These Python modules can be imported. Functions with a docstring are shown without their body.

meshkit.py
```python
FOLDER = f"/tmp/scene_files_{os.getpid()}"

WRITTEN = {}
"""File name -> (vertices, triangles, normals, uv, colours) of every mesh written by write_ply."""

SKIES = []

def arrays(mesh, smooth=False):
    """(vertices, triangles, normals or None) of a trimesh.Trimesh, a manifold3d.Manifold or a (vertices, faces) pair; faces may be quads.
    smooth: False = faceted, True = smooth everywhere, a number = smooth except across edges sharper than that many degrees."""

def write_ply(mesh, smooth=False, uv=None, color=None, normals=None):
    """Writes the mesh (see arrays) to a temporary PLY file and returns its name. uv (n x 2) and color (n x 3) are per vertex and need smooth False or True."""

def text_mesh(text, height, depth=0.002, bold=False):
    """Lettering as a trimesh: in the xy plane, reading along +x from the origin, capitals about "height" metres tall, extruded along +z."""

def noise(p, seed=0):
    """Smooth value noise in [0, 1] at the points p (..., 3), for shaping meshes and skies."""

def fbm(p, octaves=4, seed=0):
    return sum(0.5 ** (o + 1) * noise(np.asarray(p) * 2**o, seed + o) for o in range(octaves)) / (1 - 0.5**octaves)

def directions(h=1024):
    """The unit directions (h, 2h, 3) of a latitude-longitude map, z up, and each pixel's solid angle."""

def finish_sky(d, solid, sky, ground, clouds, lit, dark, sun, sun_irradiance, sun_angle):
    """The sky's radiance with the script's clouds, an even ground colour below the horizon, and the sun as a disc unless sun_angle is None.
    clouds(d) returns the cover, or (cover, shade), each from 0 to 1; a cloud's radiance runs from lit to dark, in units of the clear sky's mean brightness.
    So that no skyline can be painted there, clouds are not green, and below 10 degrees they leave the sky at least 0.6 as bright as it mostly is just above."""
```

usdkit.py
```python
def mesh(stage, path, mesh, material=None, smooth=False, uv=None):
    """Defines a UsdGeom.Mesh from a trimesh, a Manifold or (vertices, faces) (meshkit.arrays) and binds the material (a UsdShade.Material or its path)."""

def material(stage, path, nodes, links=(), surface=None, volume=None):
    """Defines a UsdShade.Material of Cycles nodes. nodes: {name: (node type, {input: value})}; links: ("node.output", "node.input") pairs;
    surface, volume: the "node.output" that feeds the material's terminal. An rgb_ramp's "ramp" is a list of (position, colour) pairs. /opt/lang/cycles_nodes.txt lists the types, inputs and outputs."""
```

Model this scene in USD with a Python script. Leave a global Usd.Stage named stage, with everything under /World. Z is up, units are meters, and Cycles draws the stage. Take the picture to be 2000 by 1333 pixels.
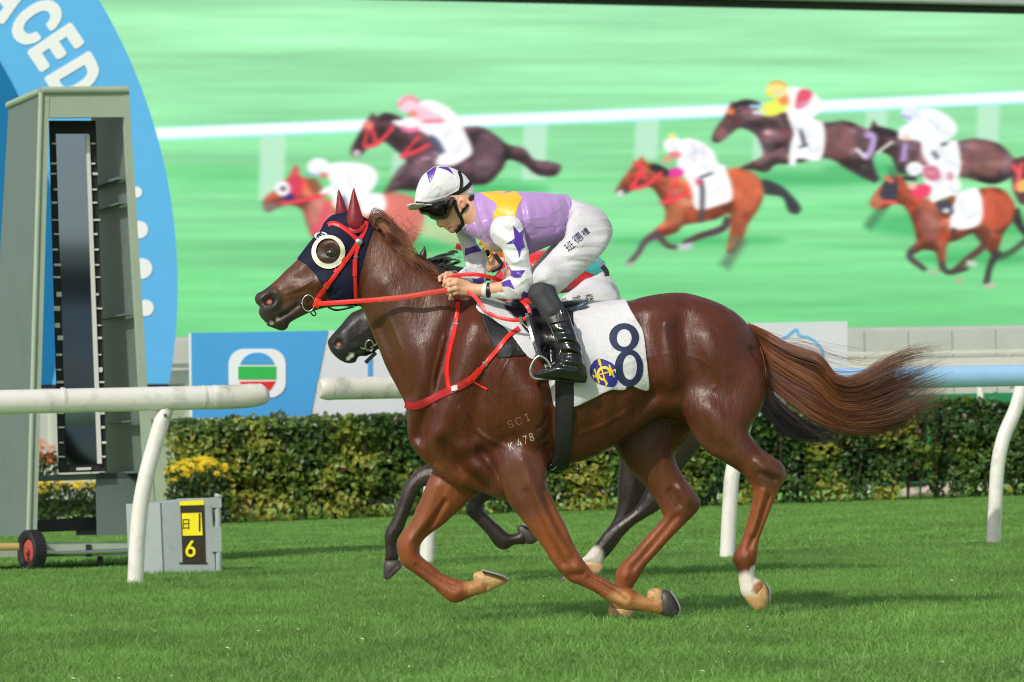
import math, random
import numpy as np
import trimesh, shapely
from shapely.geometry import Polygon, Point
from shapely.ops import unary_union
from scipy import sparse, ndimage
from scipy.sparse.linalg import spsolve
from pxr import Usd, UsdGeom, UsdLux, UsdShade, Gf, Sdf, Vt
import usdkit, meshkit

stage = Usd.Stage.CreateInMemory()
UsdGeom.SetStageUpAxis(stage, 'Z')
UsdGeom.SetStageMetersPerUnit(stage, 1.0)
UsdGeom.Xform.Define(stage, '/World')
UsdGeom.Scope.Define(stage, '/World/Looks')

# ------------------------------------------------------------------ camera, sky, sun, exposure
FPX = 7000.0                       # focal length in units of a 2000 wide picture
CAM = np.array([0.0, -15.77, 0.70])
PITCH, ROLL = math.atan(243.5 / 7000), 0.029
F_ = np.array([0, math.cos(PITCH), math.sin(PITCH)])
U0 = np.array([0, -math.sin(PITCH), math.cos(PITCH)])
X0 = np.array([1.0, 0, 0])
R_ = math.cos(ROLL) * X0 - math.sin(ROLL) * U0
U_ = math.sin(ROLL) * X0 + math.cos(ROLL) * U0
cam = UsdGeom.Camera.Define(stage, '/World/camera')
cam.CreateHorizontalApertureAttr(36.0)
cam.CreateVerticalApertureAttr(24.0)
cam.CreateFocalLengthAttr(FPX * 36 / 2000)
cam.CreateFStopAttr(8.0)
cam.CreateFocusDistanceAttr(15.55)
cam.CreateClippingRangeAttr(Gf.Vec2f(0.1, 2000))
cam.CreateExposureAttr(0.12)
m = Gf.Matrix4d(*[float(x) for x in (*R_, 0, *U_, 0, *(-F_), 0, *CAM, 1)])
cam.AddTransformOp().Set(m)

SUN_DIR = np.array([-0.42, -0.70, 0.66]); SUN_DIR /= np.linalg.norm(SUN_DIR)
SUN_EL = math.asin(SUN_DIR[2]); SUN_ROT = math.atan2(SUN_DIR[0], SUN_DIR[1])
sky = UsdLux.DomeLight.Define(stage, '/World/sky')
skym = usdkit.material(stage, '/World/Looks/sky_air', {
    's': ('sky_texture', {'sky_type': 'single_scattering', 'sun_disc': False, 'sun_elevation': SUN_EL, 'sun_rotation': SUN_ROT,
                          'air_density': 1.0, 'aerosol_density': 2.0, 'ozone_density': 1.0}),
    'g': ('hsv', {'saturation': 0.45, 'value': 1.0}),
    'b': ('background_shader', {'strength': 0.12})},
    [('s.color', 'g.color'), ('g.color', 'b.color')], surface='b.background')
UsdShade.MaterialBindingAPI.Apply(sky.GetPrim()).Bind(skym)
sky.GetPrim().SetCustomDataByKey('kind', 'structure')
sun = UsdLux.DistantLight.Define(stage, '/World/sun')
sun.CreateNormalizeAttr(True)
sun.CreateIntensityAttr(0.78)
sun.CreateAngleAttr(0.9)
sun.CreateColorAttr(Gf.Vec3f(1.0, 0.93, 0.84))
zax = SUN_DIR; xax = np.cross([0, 0, 1], zax); xax /= np.linalg.norm(xax); yax = np.cross(zax, xax)
sun.AddTransformOp().Set(Gf.Matrix4d(*[float(x) for x in (*xax, 0, *yax, 0, *zax, 0, 0, 0, 30, 1)]))

# ------------------------------------------------------------------ picture to place
def ray(px, py):
    px, py = np.asarray(px, float), np.asarray(py, float)
    return F_ + ((px - 1000) / FPX)[..., None] * R_ + ((666.5 - py) / FPX)[..., None] * U_
def atY(pts, Y):
    """pixel points -> 3D points on the vertical plane y = Y"""
    pts = np.asarray(pts, float); d = ray(pts[..., 0], pts[..., 1])
    return CAM + d * ((np.asarray(Y) - CAM[1]) / d[..., 1])[..., None]
def XZ(pts, Y):
    return atY(pts, Y)[..., [0, 2]]
def ground(px, py, z=0.0):
    d = ray(px, py)
    return CAM + d * ((z - CAM[2]) / d[2])
def onplane(pts, p0, n):
    pts = np.asarray(pts, float); d = ray(pts[..., 0], pts[..., 1])
    return CAM + d * (((np.asarray(p0) - CAM) @ n) / (d @ n))[..., None]
def toPx(p):
    q = np.asarray(p, float) - CAM
    d = q @ F_
    return np.stack([1000 + FPX * (q @ R_) / d, 666.5 - FPX * (q @ U_) / d], -1)
def scale_at(Y):
    return FPX / (Y - CAM[1])

# ------------------------------------------------------------------ stage helpers
used = {}
def numbered(parent, name):
    k = (parent, name); n = used.get(k, 0); used[k] = n + 1
    return f'{parent}/{name}' + (f'_{n:03d}' if n else '')
def tag(prim, label=None, cat=None, group=None, kind=None):
    for k, v in (('label', label), ('category', cat), ('group', group), ('kind', kind)):
        if v: prim.SetCustomDataByKey(k, v)
def thing(name, label, cat, loc=(0, 0, 0), group=None, kind=None):
    x = UsdGeom.Xform.Define(stage, numbered('/World', name))
    if any(loc): x.AddTranslateOp().Set(Gf.Vec3d(*map(float, loc)))
    tag(x.GetPrim(), label, cat, group, kind)
    x.GetPrim().SetCustomDataByKey('base', Gf.Vec3d(*map(float, loc)))
    return x.GetPrim()
def base_of(prim):
    while prim and prim.GetPath() != Sdf.Path('/World'):
        b = prim.GetCustomDataByKey('base')
        if b is not None: return np.array(b)
        prim = prim.GetParent()
    return np.zeros(3)
def put(name, mesh, mat, parent=None, smooth=False, normals=None, colors=None, label=None, kind=None, cat=None, group=None):
    """one Mesh prim; mesh in world coordinates"""
    root = str(parent.GetPath()) if parent is not None else '/World'
    path = numbered(root, name)
    v, f, n = meshkit.arrays(mesh, smooth)
    if normals is not None: n = normals
    v = np.asarray(v, float) - (base_of(parent) if parent is not None else 0)
    mm = UsdGeom.Mesh.Define(stage, path)
    mm.CreatePointsAttr(Vt.Vec3fArray.FromNumpy(np.ascontiguousarray(v, np.float32)))
    mm.CreateFaceVertexCountsAttr(Vt.IntArray.FromNumpy(np.full(len(f), 3, np.int32)))
    mm.CreateFaceVertexIndicesAttr(Vt.IntArray.FromNumpy(np.ascontiguousarray(f, np.int32).ravel()))
    mm.CreateSubdivisionSchemeAttr('none')
    mm.CreateExtentAttr(Vt.Vec3fArray([Gf.Vec3f(*map(float, v.min(0))), Gf.Vec3f(*map(float, v.max(0)))]))
    if n is not None:
        mm.CreateNormalsAttr(Vt.Vec3fArray.FromNumpy(np.ascontiguousarray(n, np.float32))); mm.SetNormalsInterpolation('vertex')
    if colors is not None:
        UsdGeom.PrimvarsAPI(mm).CreatePrimvar('tint', Sdf.ValueTypeNames.Color3fArray, 'vertex').Set(Vt.Vec3fArray.FromNumpy(np.ascontiguousarray(colors, np.float32)))
    UsdShade.MaterialBindingAPI.Apply(mm.GetPrim()).Bind(mat)
    tag(mm.GetPrim(), label, cat, group, kind)
    return mm.GetPrim()
def cat_(*ms):
    return trimesh.util.concatenate([x if isinstance(x, trimesh.Trimesh) else trimesh.Trimesh(x[0], meshkit.arrays(x)[1], process=False) for x in ms])
def hexa(a, b):
    """closed box from two corresponding quads (4 points each)"""
    v = np.vstack([a, b])
    q = [[0, 1, 2, 3], [7, 6, 5, 4], [0, 4, 5, 1], [1, 5, 6, 2], [2, 6, 7, 3], [3, 7, 4, 0]]
    f = []
    for x in q: f += [[x[0], x[1], x[2]], [x[0], x[2], x[3]]]
    t = trimesh.Trimesh(v, f, process=False)
    if t.volume < 0: t.invert()
    return t
def slab(poly3, vec):
    """convex quad poly3 (4x3) pushed along vec"""
    poly3 = np.asarray(poly3, float)
    return hexa(poly3, poly3 + np.asarray(vec, float))
def extrude(poly, O, ex, ey, ez, depth):
    """shapely polygon in the frame (O, ex, ey), extruded along ez"""
    ms = []
    for g in getattr(poly, 'geoms', [poly]):
        if g.is_empty or g.geom_type != 'Polygon' or g.area < 1e-9: continue
        t = trimesh.creation.extrude_polygon(g, depth, engine='earcut')
        v = t.vertices
        w = np.asarray(O) + v[:, :1] * ex + v[:, 1:2] * ey + v[:, 2:] * ez
        t = trimesh.Trimesh(w, t.faces, process=False)
        if t.volume < 0: t.invert()
        ms.append(t)
    return trimesh.util.concatenate(ms)
def tube(pts, rad, sides=10, caps=True):
    p = np.asarray(pts, float); r = np.broadcast_to(rad, (len(p),)).astype(float)
    t = np.gradient(p, axis=0); t /= np.linalg.norm(t, axis=1, keepdims=True) + 1e-12
    a = np.cross(t[0], [0, 0, 1.0]);
    if np.linalg.norm(a) < 0.1: a = np.cross(t[0], [1.0, 0, 0])
    a /= np.linalg.norm(a); A = []
    for i in range(len(p)):
        a = a - t[i] * (a @ t[i]); a /= np.linalg.norm(a); A.append(a)
    A = np.array(A); B = np.cross(t, A); ang = np.arange(sides) * 2 * np.pi / sides
    v = (p[:, None] + r[:, None, None] * (np.cos(ang)[None, :, None] * A[:, None] + np.sin(ang)[None, :, None] * B[:, None])).reshape(-1, 3)
    i, j = np.meshgrid(np.arange(len(p) - 1), np.arange(sides), indexing='ij')
    q = np.stack([i * sides + j, i * sides + (j + 1) % sides, (i + 1) * sides + (j + 1) % sides, (i + 1) * sides + j], -1).reshape(-1, 4)
    f = [q[:, [0, 1, 2]], q[:, [0, 2, 3]]]
    if caps:
        n = len(v); v = np.vstack([v, p[0], p[-1]]); k = np.arange(sides); e = (len(p) - 1) * sides
        f += [np.stack([np.full(sides, n), (k + 1) % sides, k], 1), np.stack([np.full(sides, n + 1), e + k, e + (k + 1) % sides], 1)]
    return trimesh.Trimesh(v, np.vstack(f), process=False)
def spline(pts, n=8, closed=False):
    """centripetal-ish Catmull-Rom through pts"""
    p = np.asarray(pts, float)
    if closed: p = np.vstack([p[-1], p, p[0], p[1]])
    else: p = np.vstack([2 * p[0] - p[1], p, 2 * p[-1] - p[-2]])
    out = []
    for i in range(1, len(p) - 2):
        a, b, c, d = p[i - 1:i + 3]
        lb = np.linalg.norm(c - b) + 1e-9
        m1 = (c - a) * lb / (np.linalg.norm(b - a) + lb + 1e-9)
        m2 = (d - b) * lb / (np.linalg.norm(d - c) + lb + 1e-9)
        t = (np.arange(n) / n)[:, None]
        out.append((2 * t**3 - 3 * t**2 + 1) * b + (t**3 - 2 * t**2 + t) * m1 + (3 * t**2 - 2 * t**3) * c + (t**3 - t**2) * m2)
    o = np.vstack(out)
    return o if closed else np.vstack([o, p[-2]])

# ------------------------------------------------------------------ fields: shapes with real thickness
def poly_sd(poly, X, Z):
    """signed distance to a polygon, positive inside"""
    q = np.stack([X.ravel(), Z.ravel()], 1); a = np.asarray(poly, float); b = np.roll(a, -1, 0)
    best = np.full(len(q), 1e9); inside = np.zeros(len(q), bool)
    for (ax, az), (bx, bz) in zip(a, b):
        ex, ez = bx - ax, bz - az; wx, wz = q[:, 0] - ax, q[:, 1] - az
        t = np.clip((wx * ex + wz * ez) / (ex * ex + ez * ez + 1e-18), 0, 1)
        best = np.minimum(best, (wx - t * ex) ** 2 + (wz - t * ez) ** 2)
        if az != bz:
            c = (az > q[:, 1]) != (bz > q[:, 1])
            inside ^= c & (q[:, 0] < ax + (q[:, 1] - az) * ex / ez)
    return (np.sqrt(best) * np.where(inside, 1, -1)).reshape(X.shape)
def line_d(pts, X, Z):
    best = np.full(X.shape, 1e9)
    for (ax, az), (bx, bz) in zip(pts[:-1], pts[1:]):
        ex, ez = bx - ax, bz - az; wx, wz = X - ax, Z - az
        t = np.clip((wx * ex + wz * ez) / (ex * ex + ez * ez + 1e-18), 0, 1)
        best = np.minimum(best, (wx - t * ex) ** 2 + (wz - t * ez) ** 2)
    return np.sqrt(best)
def idw(ctrl, Y, X, Z, power=2.5):
    if np.ndim(ctrl) == 0: return np.full(X.shape, float(ctrl))
    c = np.asarray(ctrl, float)
    if len(c) == 1: return np.full(X.shape, c[0, 2])
    p = XZ(c[:, :2], Y); w = 0; s = 0
    for (x, z), val in zip(p, c[:, 2]):
        k = 1 / ((X - x) ** 2 + (Z - z) ** 2 + 4e-4) ** (power / 2); w = w + k; s = s + k * val
    return s / w

class Field:
    """values on a box of voxels: positive inside, about a distance in metres near the surface"""
    def __init__(s, lo, hi, step):
        s.h = step; s.lo = np.floor(np.array(lo, float) / step) * step
        s.n = (np.ceil((np.array(hi) - s.lo) / step)).astype(int) + 1
        s.a = np.full(s.n, -0.3, np.float32)
        s.ax = [s.lo[k] + step * np.arange(s.n[k]) for k in range(3)]
    def rng(s, k, a, b):
        i = int(max(0, math.floor((a - s.lo[k]) / s.h))); j = int(min(s.n[k], math.ceil((b - s.lo[k]) / s.h) + 1))
        return slice(i, max(j, i + 1))
    def join(s, sl, phi, k, cut=False):
        a = s.a[sl]; phi = phi.astype(np.float32)
        if cut: s.a[sl] = np.minimum(a, -phi); return
        if k <= 0: s.a[sl] = np.maximum(a, phi); return
        hh = np.maximum(k - np.abs(a - phi), 0) / k
        s.a[sl] = np.maximum(a, phi) + hh * hh * (k / 4)
    def inflate(s, poly, Y, w=1.0, yc=0.0, k=0.02, strokes=(), n=6, off=0.0, closed_spline=True, grow=0.0, flat=0.0):
        """traced outline poly (pixels, at depth Y) swollen into a round body; w: thickness factor(s); yc: middle depth(s)"""
        pp = spline(poly, n, True) if closed_spline else np.asarray(poly, float)
        q = XZ(pp, Y)
        if grow: q = np.array(Polygon(q).buffer(grow).exterior.coords)[:-1]
        pad = 0.11
        sx, sz = s.rng(0, q[:, 0].min() - pad, q[:, 0].max() + pad), s.rng(2, q[:, 1].min() - pad, q[:, 1].max() + pad)
        X, Z = np.meshgrid(s.ax[0][sx], s.ax[2][sz], indexing='ij')
        d = poly_sd(q, X, Z)
        ins = d > 0; idx = -np.ones(d.shape, int); N = ins.sum(); idx[ins] = np.arange(N)
        ii, jj = np.nonzero(ins); rows, cols, vals = [np.arange(N)], [np.arange(N)], [np.full(N, 4.0)]
        for di, dj in ((1, 0), (-1, 0), (0, 1), (0, -1)):
            a, b = np.clip(ii + di, 0, d.shape[0] - 1), np.clip(jj + dj, 0, d.shape[1] - 1)
            t = idx[a, b]; ok = t >= 0
            rows.append(np.nonzero(ok)[0]); cols.append(t[ok]); vals.append(np.full(ok.sum(), -1.0))
        A = sparse.csr_matrix((np.concatenate(vals), (np.concatenate(rows), np.concatenate(cols))), shape=(N, N))
        u = np.zeros(d.shape); u[ins] = spsolve(A.tocsc(), np.full(N, 2 * s.h * s.h))
        good = d > 1.6 * s.h
        if good.sum() < 5: good = d > 0.3 * s.h
        ratio = np.where(good, u / np.maximum(d, 1e-6), 0)
        ij = ndimage.distance_transform_edt(~good, return_distances=False, return_indices=True)
        ratio = ratio[ij[0], ij[1]]; ratio = ndimage.gaussian_filter(ratio, 1.2)
        U = ratio * d
        W = idw(w, Y, X, Z); YC = idw(yc, Y, X, Z)
        H = np.sqrt(np.maximum(U, 0)) * W
        if flat: H = np.minimum(H, flat * np.tanh(H / flat) * 1.0 + 0 * H)
        D = np.zeros_like(H)
        for st in strokes:
            pts, sig, amp = st[:3]
            pts = np.asarray(pts, float)
            c = XZ(spline(pts, 5) if len(pts) > 2 else pts, Y) if len(pts) > 1 else XZ(pts, Y)
            dd = line_d(c, X, Z) if len(c) > 1 else np.hypot(X - c[0, 0], Z - c[0, 1])
            D += amp * np.exp(-0.5 * (dd / (sig / scale_at(Y))) ** 2)
        sm = np.clip(H / 0.05, 0, 1); sm = sm * sm * (3 - 2 * sm)
        H2 = np.maximum(H + D * sm, 0.2 * H)
        U2 = np.where(d > 0, H2 ** 2, U * W ** 2)
        gx, gz = np.gradient(U2, s.h); g2 = gx ** 2 + gz ** 2
        hm = H2.max() + 0.11
        sy = s.rng(1, YC.min() - hm, YC.max() + hm)
        y = s.ax[1][sy]
        dy = y[None, :, None] - YC[:, None, :]
        g = U2[:, None, :] - dy ** 2
        phi = g / np.sqrt(g2[:, None, :] + 4 * dy ** 2 + 1.5e-4)
        phi = np.where(phi < 0, phi * 1.5, phi)
        s.join((sx, sy, sz), phi + off, k)
    def capsule(s, a, b, ra, rb, k=0.01, cut=False):
        a, b = np.asarray(a, float), np.asarray(b, float); R = max(ra, rb) + 0.03
        sl = tuple(s.rng(i, min(a[i], b[i]) - R, max(a[i], b[i]) + R) for i in range(3))
        G = np.meshgrid(*[s.ax[i][sl[i]] for i in range(3)], indexing='ij')
        e = b - a; t = np.clip(sum((G[i] - a[i]) * e[i] for i in range(3)) / (e @ e + 1e-12), 0, 1)
        dd = np.sqrt(sum((G[i] - a[i] - t * e[i]) ** 2 for i in range(3)))
        s.join(sl, ra + (rb - ra) * t - dd, k, cut)
    def ellipsoid(s, c, r, k=0.01, cut=False, rot=None):
        c, r = np.asarray(c, float), np.asarray(r, float); R = r.max() + 0.02
        sl = tuple(s.rng(i, c[i] - R, c[i] + R) for i in range(3))
        G = np.stack(np.meshgrid(*[s.ax[i][sl[i]] for i in range(3)], indexing='ij'), -1) - c
        if rot is not None: G = G @ np.asarray(rot)
        q = np.linalg.norm(G / r, axis=-1)
        s.join(sl, (1 - q) * q * r.min() / np.maximum(np.linalg.norm(G / r ** 2, axis=-1) * r.min(), 1e-6), k, cut)
    def sub(s, lo, hi):
        sl = tuple(s.rng(i, lo[i], hi[i]) for i in range(3))
        o = Field.__new__(Field); o.h = s.h; o.ax = [s.ax[i][sl[i]] for i in range(3)]
        o.lo = np.array([a[0] for a in o.ax]); o.a = s.a[sl].copy(); o.n = np.array(o.a.shape); return o
    def noise(s, amp, scale, seed=0, stretch=(1, 1, 1)):
        near = np.abs(s.a) < 0.03
        i = np.nonzero(near); p = np.stack([s.ax[k][i[k]] * stretch[k] for k in range(3)], 1) * scale
        s.a[i] += (amp * (meshkit.fbm(p, 3, seed) - 0.5) * 2).astype(np.float32)
    def folds(s, amp, scale, seed=0, stretch=(1, 1, 1)):
        """creases of cloth: ridged noise"""
        i = np.nonzero(np.abs(s.a) < 0.03); p = np.stack([s.ax[k][i[k]] * stretch[k] for k in range(3)], 1) * scale
        w = meshkit.fbm(p * .6 + 3.3, 2, seed + 9)[:, None] * 1.6
        r = 1 - np.abs(meshkit.fbm(p + w, 2, seed) - 0.5) * 5
        s.a[i] += (amp * np.clip(r, -0.6, 1) ** 3).astype(np.float32)
    def front(s):
        """depth of the first surface seen from the camera side, on the x-z grid"""
        on = s.a > 0; has = on.any(1); j = np.argmax(on, 1); j0 = np.maximum(j - 1, 0)
        I, K = np.meshgrid(np.arange(s.n[0]), np.arange(s.n[2]), indexing='ij')
        b, a = s.a[I, j, K], s.a[I, j0, K]
        y = s.ax[1][j] - s.h * np.where(j > 0, b / np.maximum(b - a, 1e-9), 0)
        ij = ndimage.distance_transform_edt(~has, return_distances=False, return_indices=True)
        y = y[ij[0], ij[1]]
        d = Depth(s.ax[0][0], s.ax[2][0], s.h, ndimage.gaussian_filter(y, 0.8)); d.has = has.astype(float); return d
    def mesh(s, clip=None):
        a = s.a
        sg = a > 0
        n = np.array(a.shape)
        c = np.zeros(n - 1, np.uint8)
        for dx in (0, 1):
            for dy in (0, 1):
                for dz in (0, 1):
                    c += sg[dx:n[0] - 1 + dx, dy:n[1] - 1 + dy, dz:n[2] - 1 + dz]
        act = (c > 0) & (c < 8)
        ids = -np.ones(act.shape, np.int64); I = np.nonzero(act); N = len(I[0]); ids[I] = np.arange(N)
        acc, cnt = np.zeros((N, 3)), np.zeros(N)
        E = [((0, 0, 0), 0), ((0, 1, 0), 0), ((0, 0, 1), 0), ((0, 1, 1), 0), ((0, 0, 0), 1), ((1, 0, 0), 1), ((0, 0, 1), 1), ((1, 0, 1), 1),
             ((0, 0, 0), 2), ((1, 0, 0), 2), ((0, 1, 0), 2), ((1, 1, 0), 2)]
        for o, ax in E:
            p = [I[k] + o[k] for k in range(3)]; q = list(p); q[ax] = q[ax] + 1
            va, vb = a[tuple(p)], a[tuple(q)]; x = (va > 0) != (vb > 0)
            t = np.where(x, va / np.where(x, va - vb, 1), 0)
            pt = np.stack([p[k] + (t if k == ax else 0) for k in range(3)], 1)
            acc += pt * x[:, None]; cnt += x
        v = acc / cnt[:, None]
        f = []
        for ax in range(3):
            b, cc = (ax + 1) % 3, (ax + 2) % 3
            s0 = [slice(None)] * 3; s1 = [slice(None)] * 3
            s0[ax] = slice(0, n[ax] - 1); s1[ax] = slice(1, n[ax])
            A, B = sg[tuple(s0)], sg[tuple(s1)]
            ch = A != B
            e = np.array(np.nonzero(ch)).T
            e = e[(e[:, b] > 0) & (e[:, cc] > 0) & (e[:, b] < n[b] - 1) & (e[:, cc] < n[cc] - 1)]
            def cell(db, dc):
                w = e.copy(); w[:, b] -= db; w[:, cc] -= dc
                return ids[w[:, 0], w[:, 1], w[:, 2]]
            Q = np.stack([cell(1, 1), cell(0, 1), cell(0, 0), cell(1, 0)], 1)
            pos = A[tuple(e.T)]
            Q = np.where(pos[:, None], Q, Q[:, ::-1])
            f.append(Q)
        f = np.vstack(f)
        g = np.gradient(a, s.h)
        nr = -np.stack([ndimage.map_coordinates(gk, v.T, order=1, mode='nearest') for gk in g], 1)
        nr /= np.linalg.norm(nr, axis=1, keepdims=True) + 1e-9
        V = v * s.h + s.lo
        # split quads along the shorter diagonal
        d1 = np.linalg.norm(V[f[:, 0]] - V[f[:, 2]], axis=1); d2 = np.linalg.norm(V[f[:, 1]] - V[f[:, 3]], axis=1)
        sw = d2 < d1; f[sw] = np.roll(f[sw], 1, 1)
        tri = np.vstack([f[:, [0, 1, 2]], f[:, [0, 2, 3]]])
        return V, tri, nr
class Depth:
    def __init__(s, x0, z0, h, y): s.x0, s.z0, s.h, s.y = x0, z0, h, y
    def __call__(s, x, z):
        return ndimage.map_coordinates(s.y, [(np.asarray(x) - s.x0) / s.h, (np.asarray(z) - s.z0) / s.h], order=1, mode='nearest')
    def at(s, pts, Y=0.0, lift=0.0):
        """3D points on the surface under pixel points (refined once for the depth found)"""
        pts = np.asarray(pts, float); q = atY(pts, Y); y = s(q[:, 0], q[:, 2])
        for _ in range(2):
            q = atY(pts, y); y = s(q[:, 0], q[:, 2])
        return np.stack([q[:, 0], y - lift, q[:, 2]], 1)

class Upper(Depth):
    """the outermost of several surfaces"""
    def __init__(s, *ds): s.ds = ds
    def __call__(s, x, z):
        out = s.ds[0](x, z)
        for d in s.ds[1:]:
            h = ndimage.map_coordinates(d.has, [(np.asarray(x) - d.x0) / d.h, (np.asarray(z) - d.z0) / d.h], order=1, mode='constant', cval=0.0)
            out = np.where(h > 0.5, np.minimum(out, d(x, z)), out)
        return out
def put_field(name, fld, mat, parent, colors=None, **kw):
    v, f, n = fld.mesh()
    cols = colors(v) if colors is not None else None
    return put(name, (v, f), mat, parent, normals=n, colors=cols, **kw)
def shell(base, region, Y, off, cut=None, noise=None, thick=None, pad=0.02, ylim=None):
    """a cover lying on a base field, inside the traced region (pixels): returns a Field"""
    q = XZ(region, Y)
    lo = [q[:, 0].min() - pad, base.ax[1][0], q[:, 1].min() - pad]; hi = [q[:, 0].max() + pad, base.ax[1][-1], q[:, 1].max() + pad]
    o = base.sub(lo, hi)
    if noise: o.noise(*noise)
    X, Z = np.meshgrid(o.ax[0], o.ax[2], indexing='ij')
    d = poly_sd(q, X, Z)
    for c in (cut or []): d = np.minimum(d, -poly_sd(XZ(c, Y), X, Z))
    b = o.a
    o.a = np.minimum(b + off, d[:, None, :].astype(np.float32))
    if thick: o.a = np.minimum(o.a, -(b + off - thick))
    if ylim is not None: o.a = np.minimum(o.a, (ylim - o.ax[1])[None, :, None].astype(np.float32))
    return o
def ribbon(P3, width, thick, nrm=None, wdir=None):
    """flat strap along points P3; nrm: outward direction(s)"""
    p = np.asarray(P3, float); t = np.gradient(p, axis=0); t /= np.linalg.norm(t, axis=1, keepdims=True) + 1e-12
    n = np.broadcast_to(np.array([0, -1.0, 0]) if nrm is None else nrm, p.shape).copy()
    n -= t * (n * t).sum(1, keepdims=True); n /= np.linalg.norm(n, axis=1, keepdims=True) + 1e-12
    w = np.cross(t, n); wd = (np.broadcast_to(width, (len(p),)) / 2)[:, None]
    L, Rr = p - w * wd, p + w * wd
    return strap_from(L, Rr, n * thick)
def strap_from(L, Rr, out):
    m = len(L); out = np.broadcast_to(out, L.shape)
    c = (L + Rr) / 2
    v = np.vstack([L, L + (out * 0.75) + (c - L) * 0.06, c + out, Rr + (out * 0.75) + (c - Rr) * 0.06, Rr]); f = []
    for r in range(4):
        a = r * m + np.arange(m - 1); b = a + m
        f += [np.stack([a, a + 1, b + 1], 1), np.stack([a, b + 1, b], 1)]
    a = np.arange(m - 1); b = 4 * m + a
    f += [np.stack([a, b + 1, a + 1], 1), np.stack([a, b, b + 1], 1)]
    e = np.array([0, m, 2 * m, 3 * m, 4 * m])
    f += [np.array([[e[0], e[1], e[4]], [e[1], e[3], e[4]], [e[1], e[2], e[3]]]), np.array([[e[4], e[1], e[0]], [e[4], e[3], e[1]], [e[3], e[2], e[1]]]) + m - 1]
    t = trimesh.Trimesh(v, np.vstack(f), process=False)
    if t.volume < 0: t.invert()
    return t
def surf_strap(dep, px, width_px, lift=0.002, thick=0.004, Y=0.0, n=8, smoothk=2.0):
    """strap lying on a surface, traced in pixels"""
    c = spline(px, n); t = np.gradient(c, axis=0); t /= np.linalg.norm(t, axis=1, keepdims=True)
    w = np.stack([-t[:, 1], t[:, 0]], 1) * (np.broadcast_to(width_px, (len(c),)) / 2)[:, None]
    L, M, R = dep.at(c - w, Y, lift), dep.at(c, Y, lift), dep.at(c + w, Y, lift)
    for q in (L, M, R): q[:, 1] = ndimage.gaussian_filter1d(q[:, 1], smoothk, mode='nearest')
    dev = np.minimum(M[:, 1] - (L[:, 1] + R[:, 1]) / 2, 0); L[:, 1] += dev; R[:, 1] += dev
    nn = np.cross(R - L, np.gradient(M, axis=0)); nn /= np.linalg.norm(nn, axis=1, keepdims=True) + 1e-12
    nn *= np.where(nn[:, 1:2] > 0, -1, 1)
    return strap_from(L, R, nn * thick)
def drape(dep, polys, thick=0.0015, lift=0.001, Y=0.0, maxedge=4.0):
    """flat print following a surface; polys: shapely geometry in pixels"""
    ms = []
    for g in getattr(polys, 'geoms', [polys]):
        if g.geom_type != 'Polygon' or g.area < 0.3: continue
        g = g.segmentize(maxedge)
        t = trimesh.creation.extrude_polygon(g, 1.0, engine='earcut')
        v, f = trimesh.remesh.subdivide_to_size(t.vertices, t.faces, maxedge * 1.6, max_iter=8) if g.area > 60 else (t.vertices, t.faces)
        p = dep.at(v[:, :2], Y, lift)
        p[:, 1] -= np.where(v[:, 2] > 0.5, thick, -0.004)
        t = trimesh.Trimesh(p, f, process=True)
        ms.append(t)
    return trimesh.util.concatenate(ms)
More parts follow.
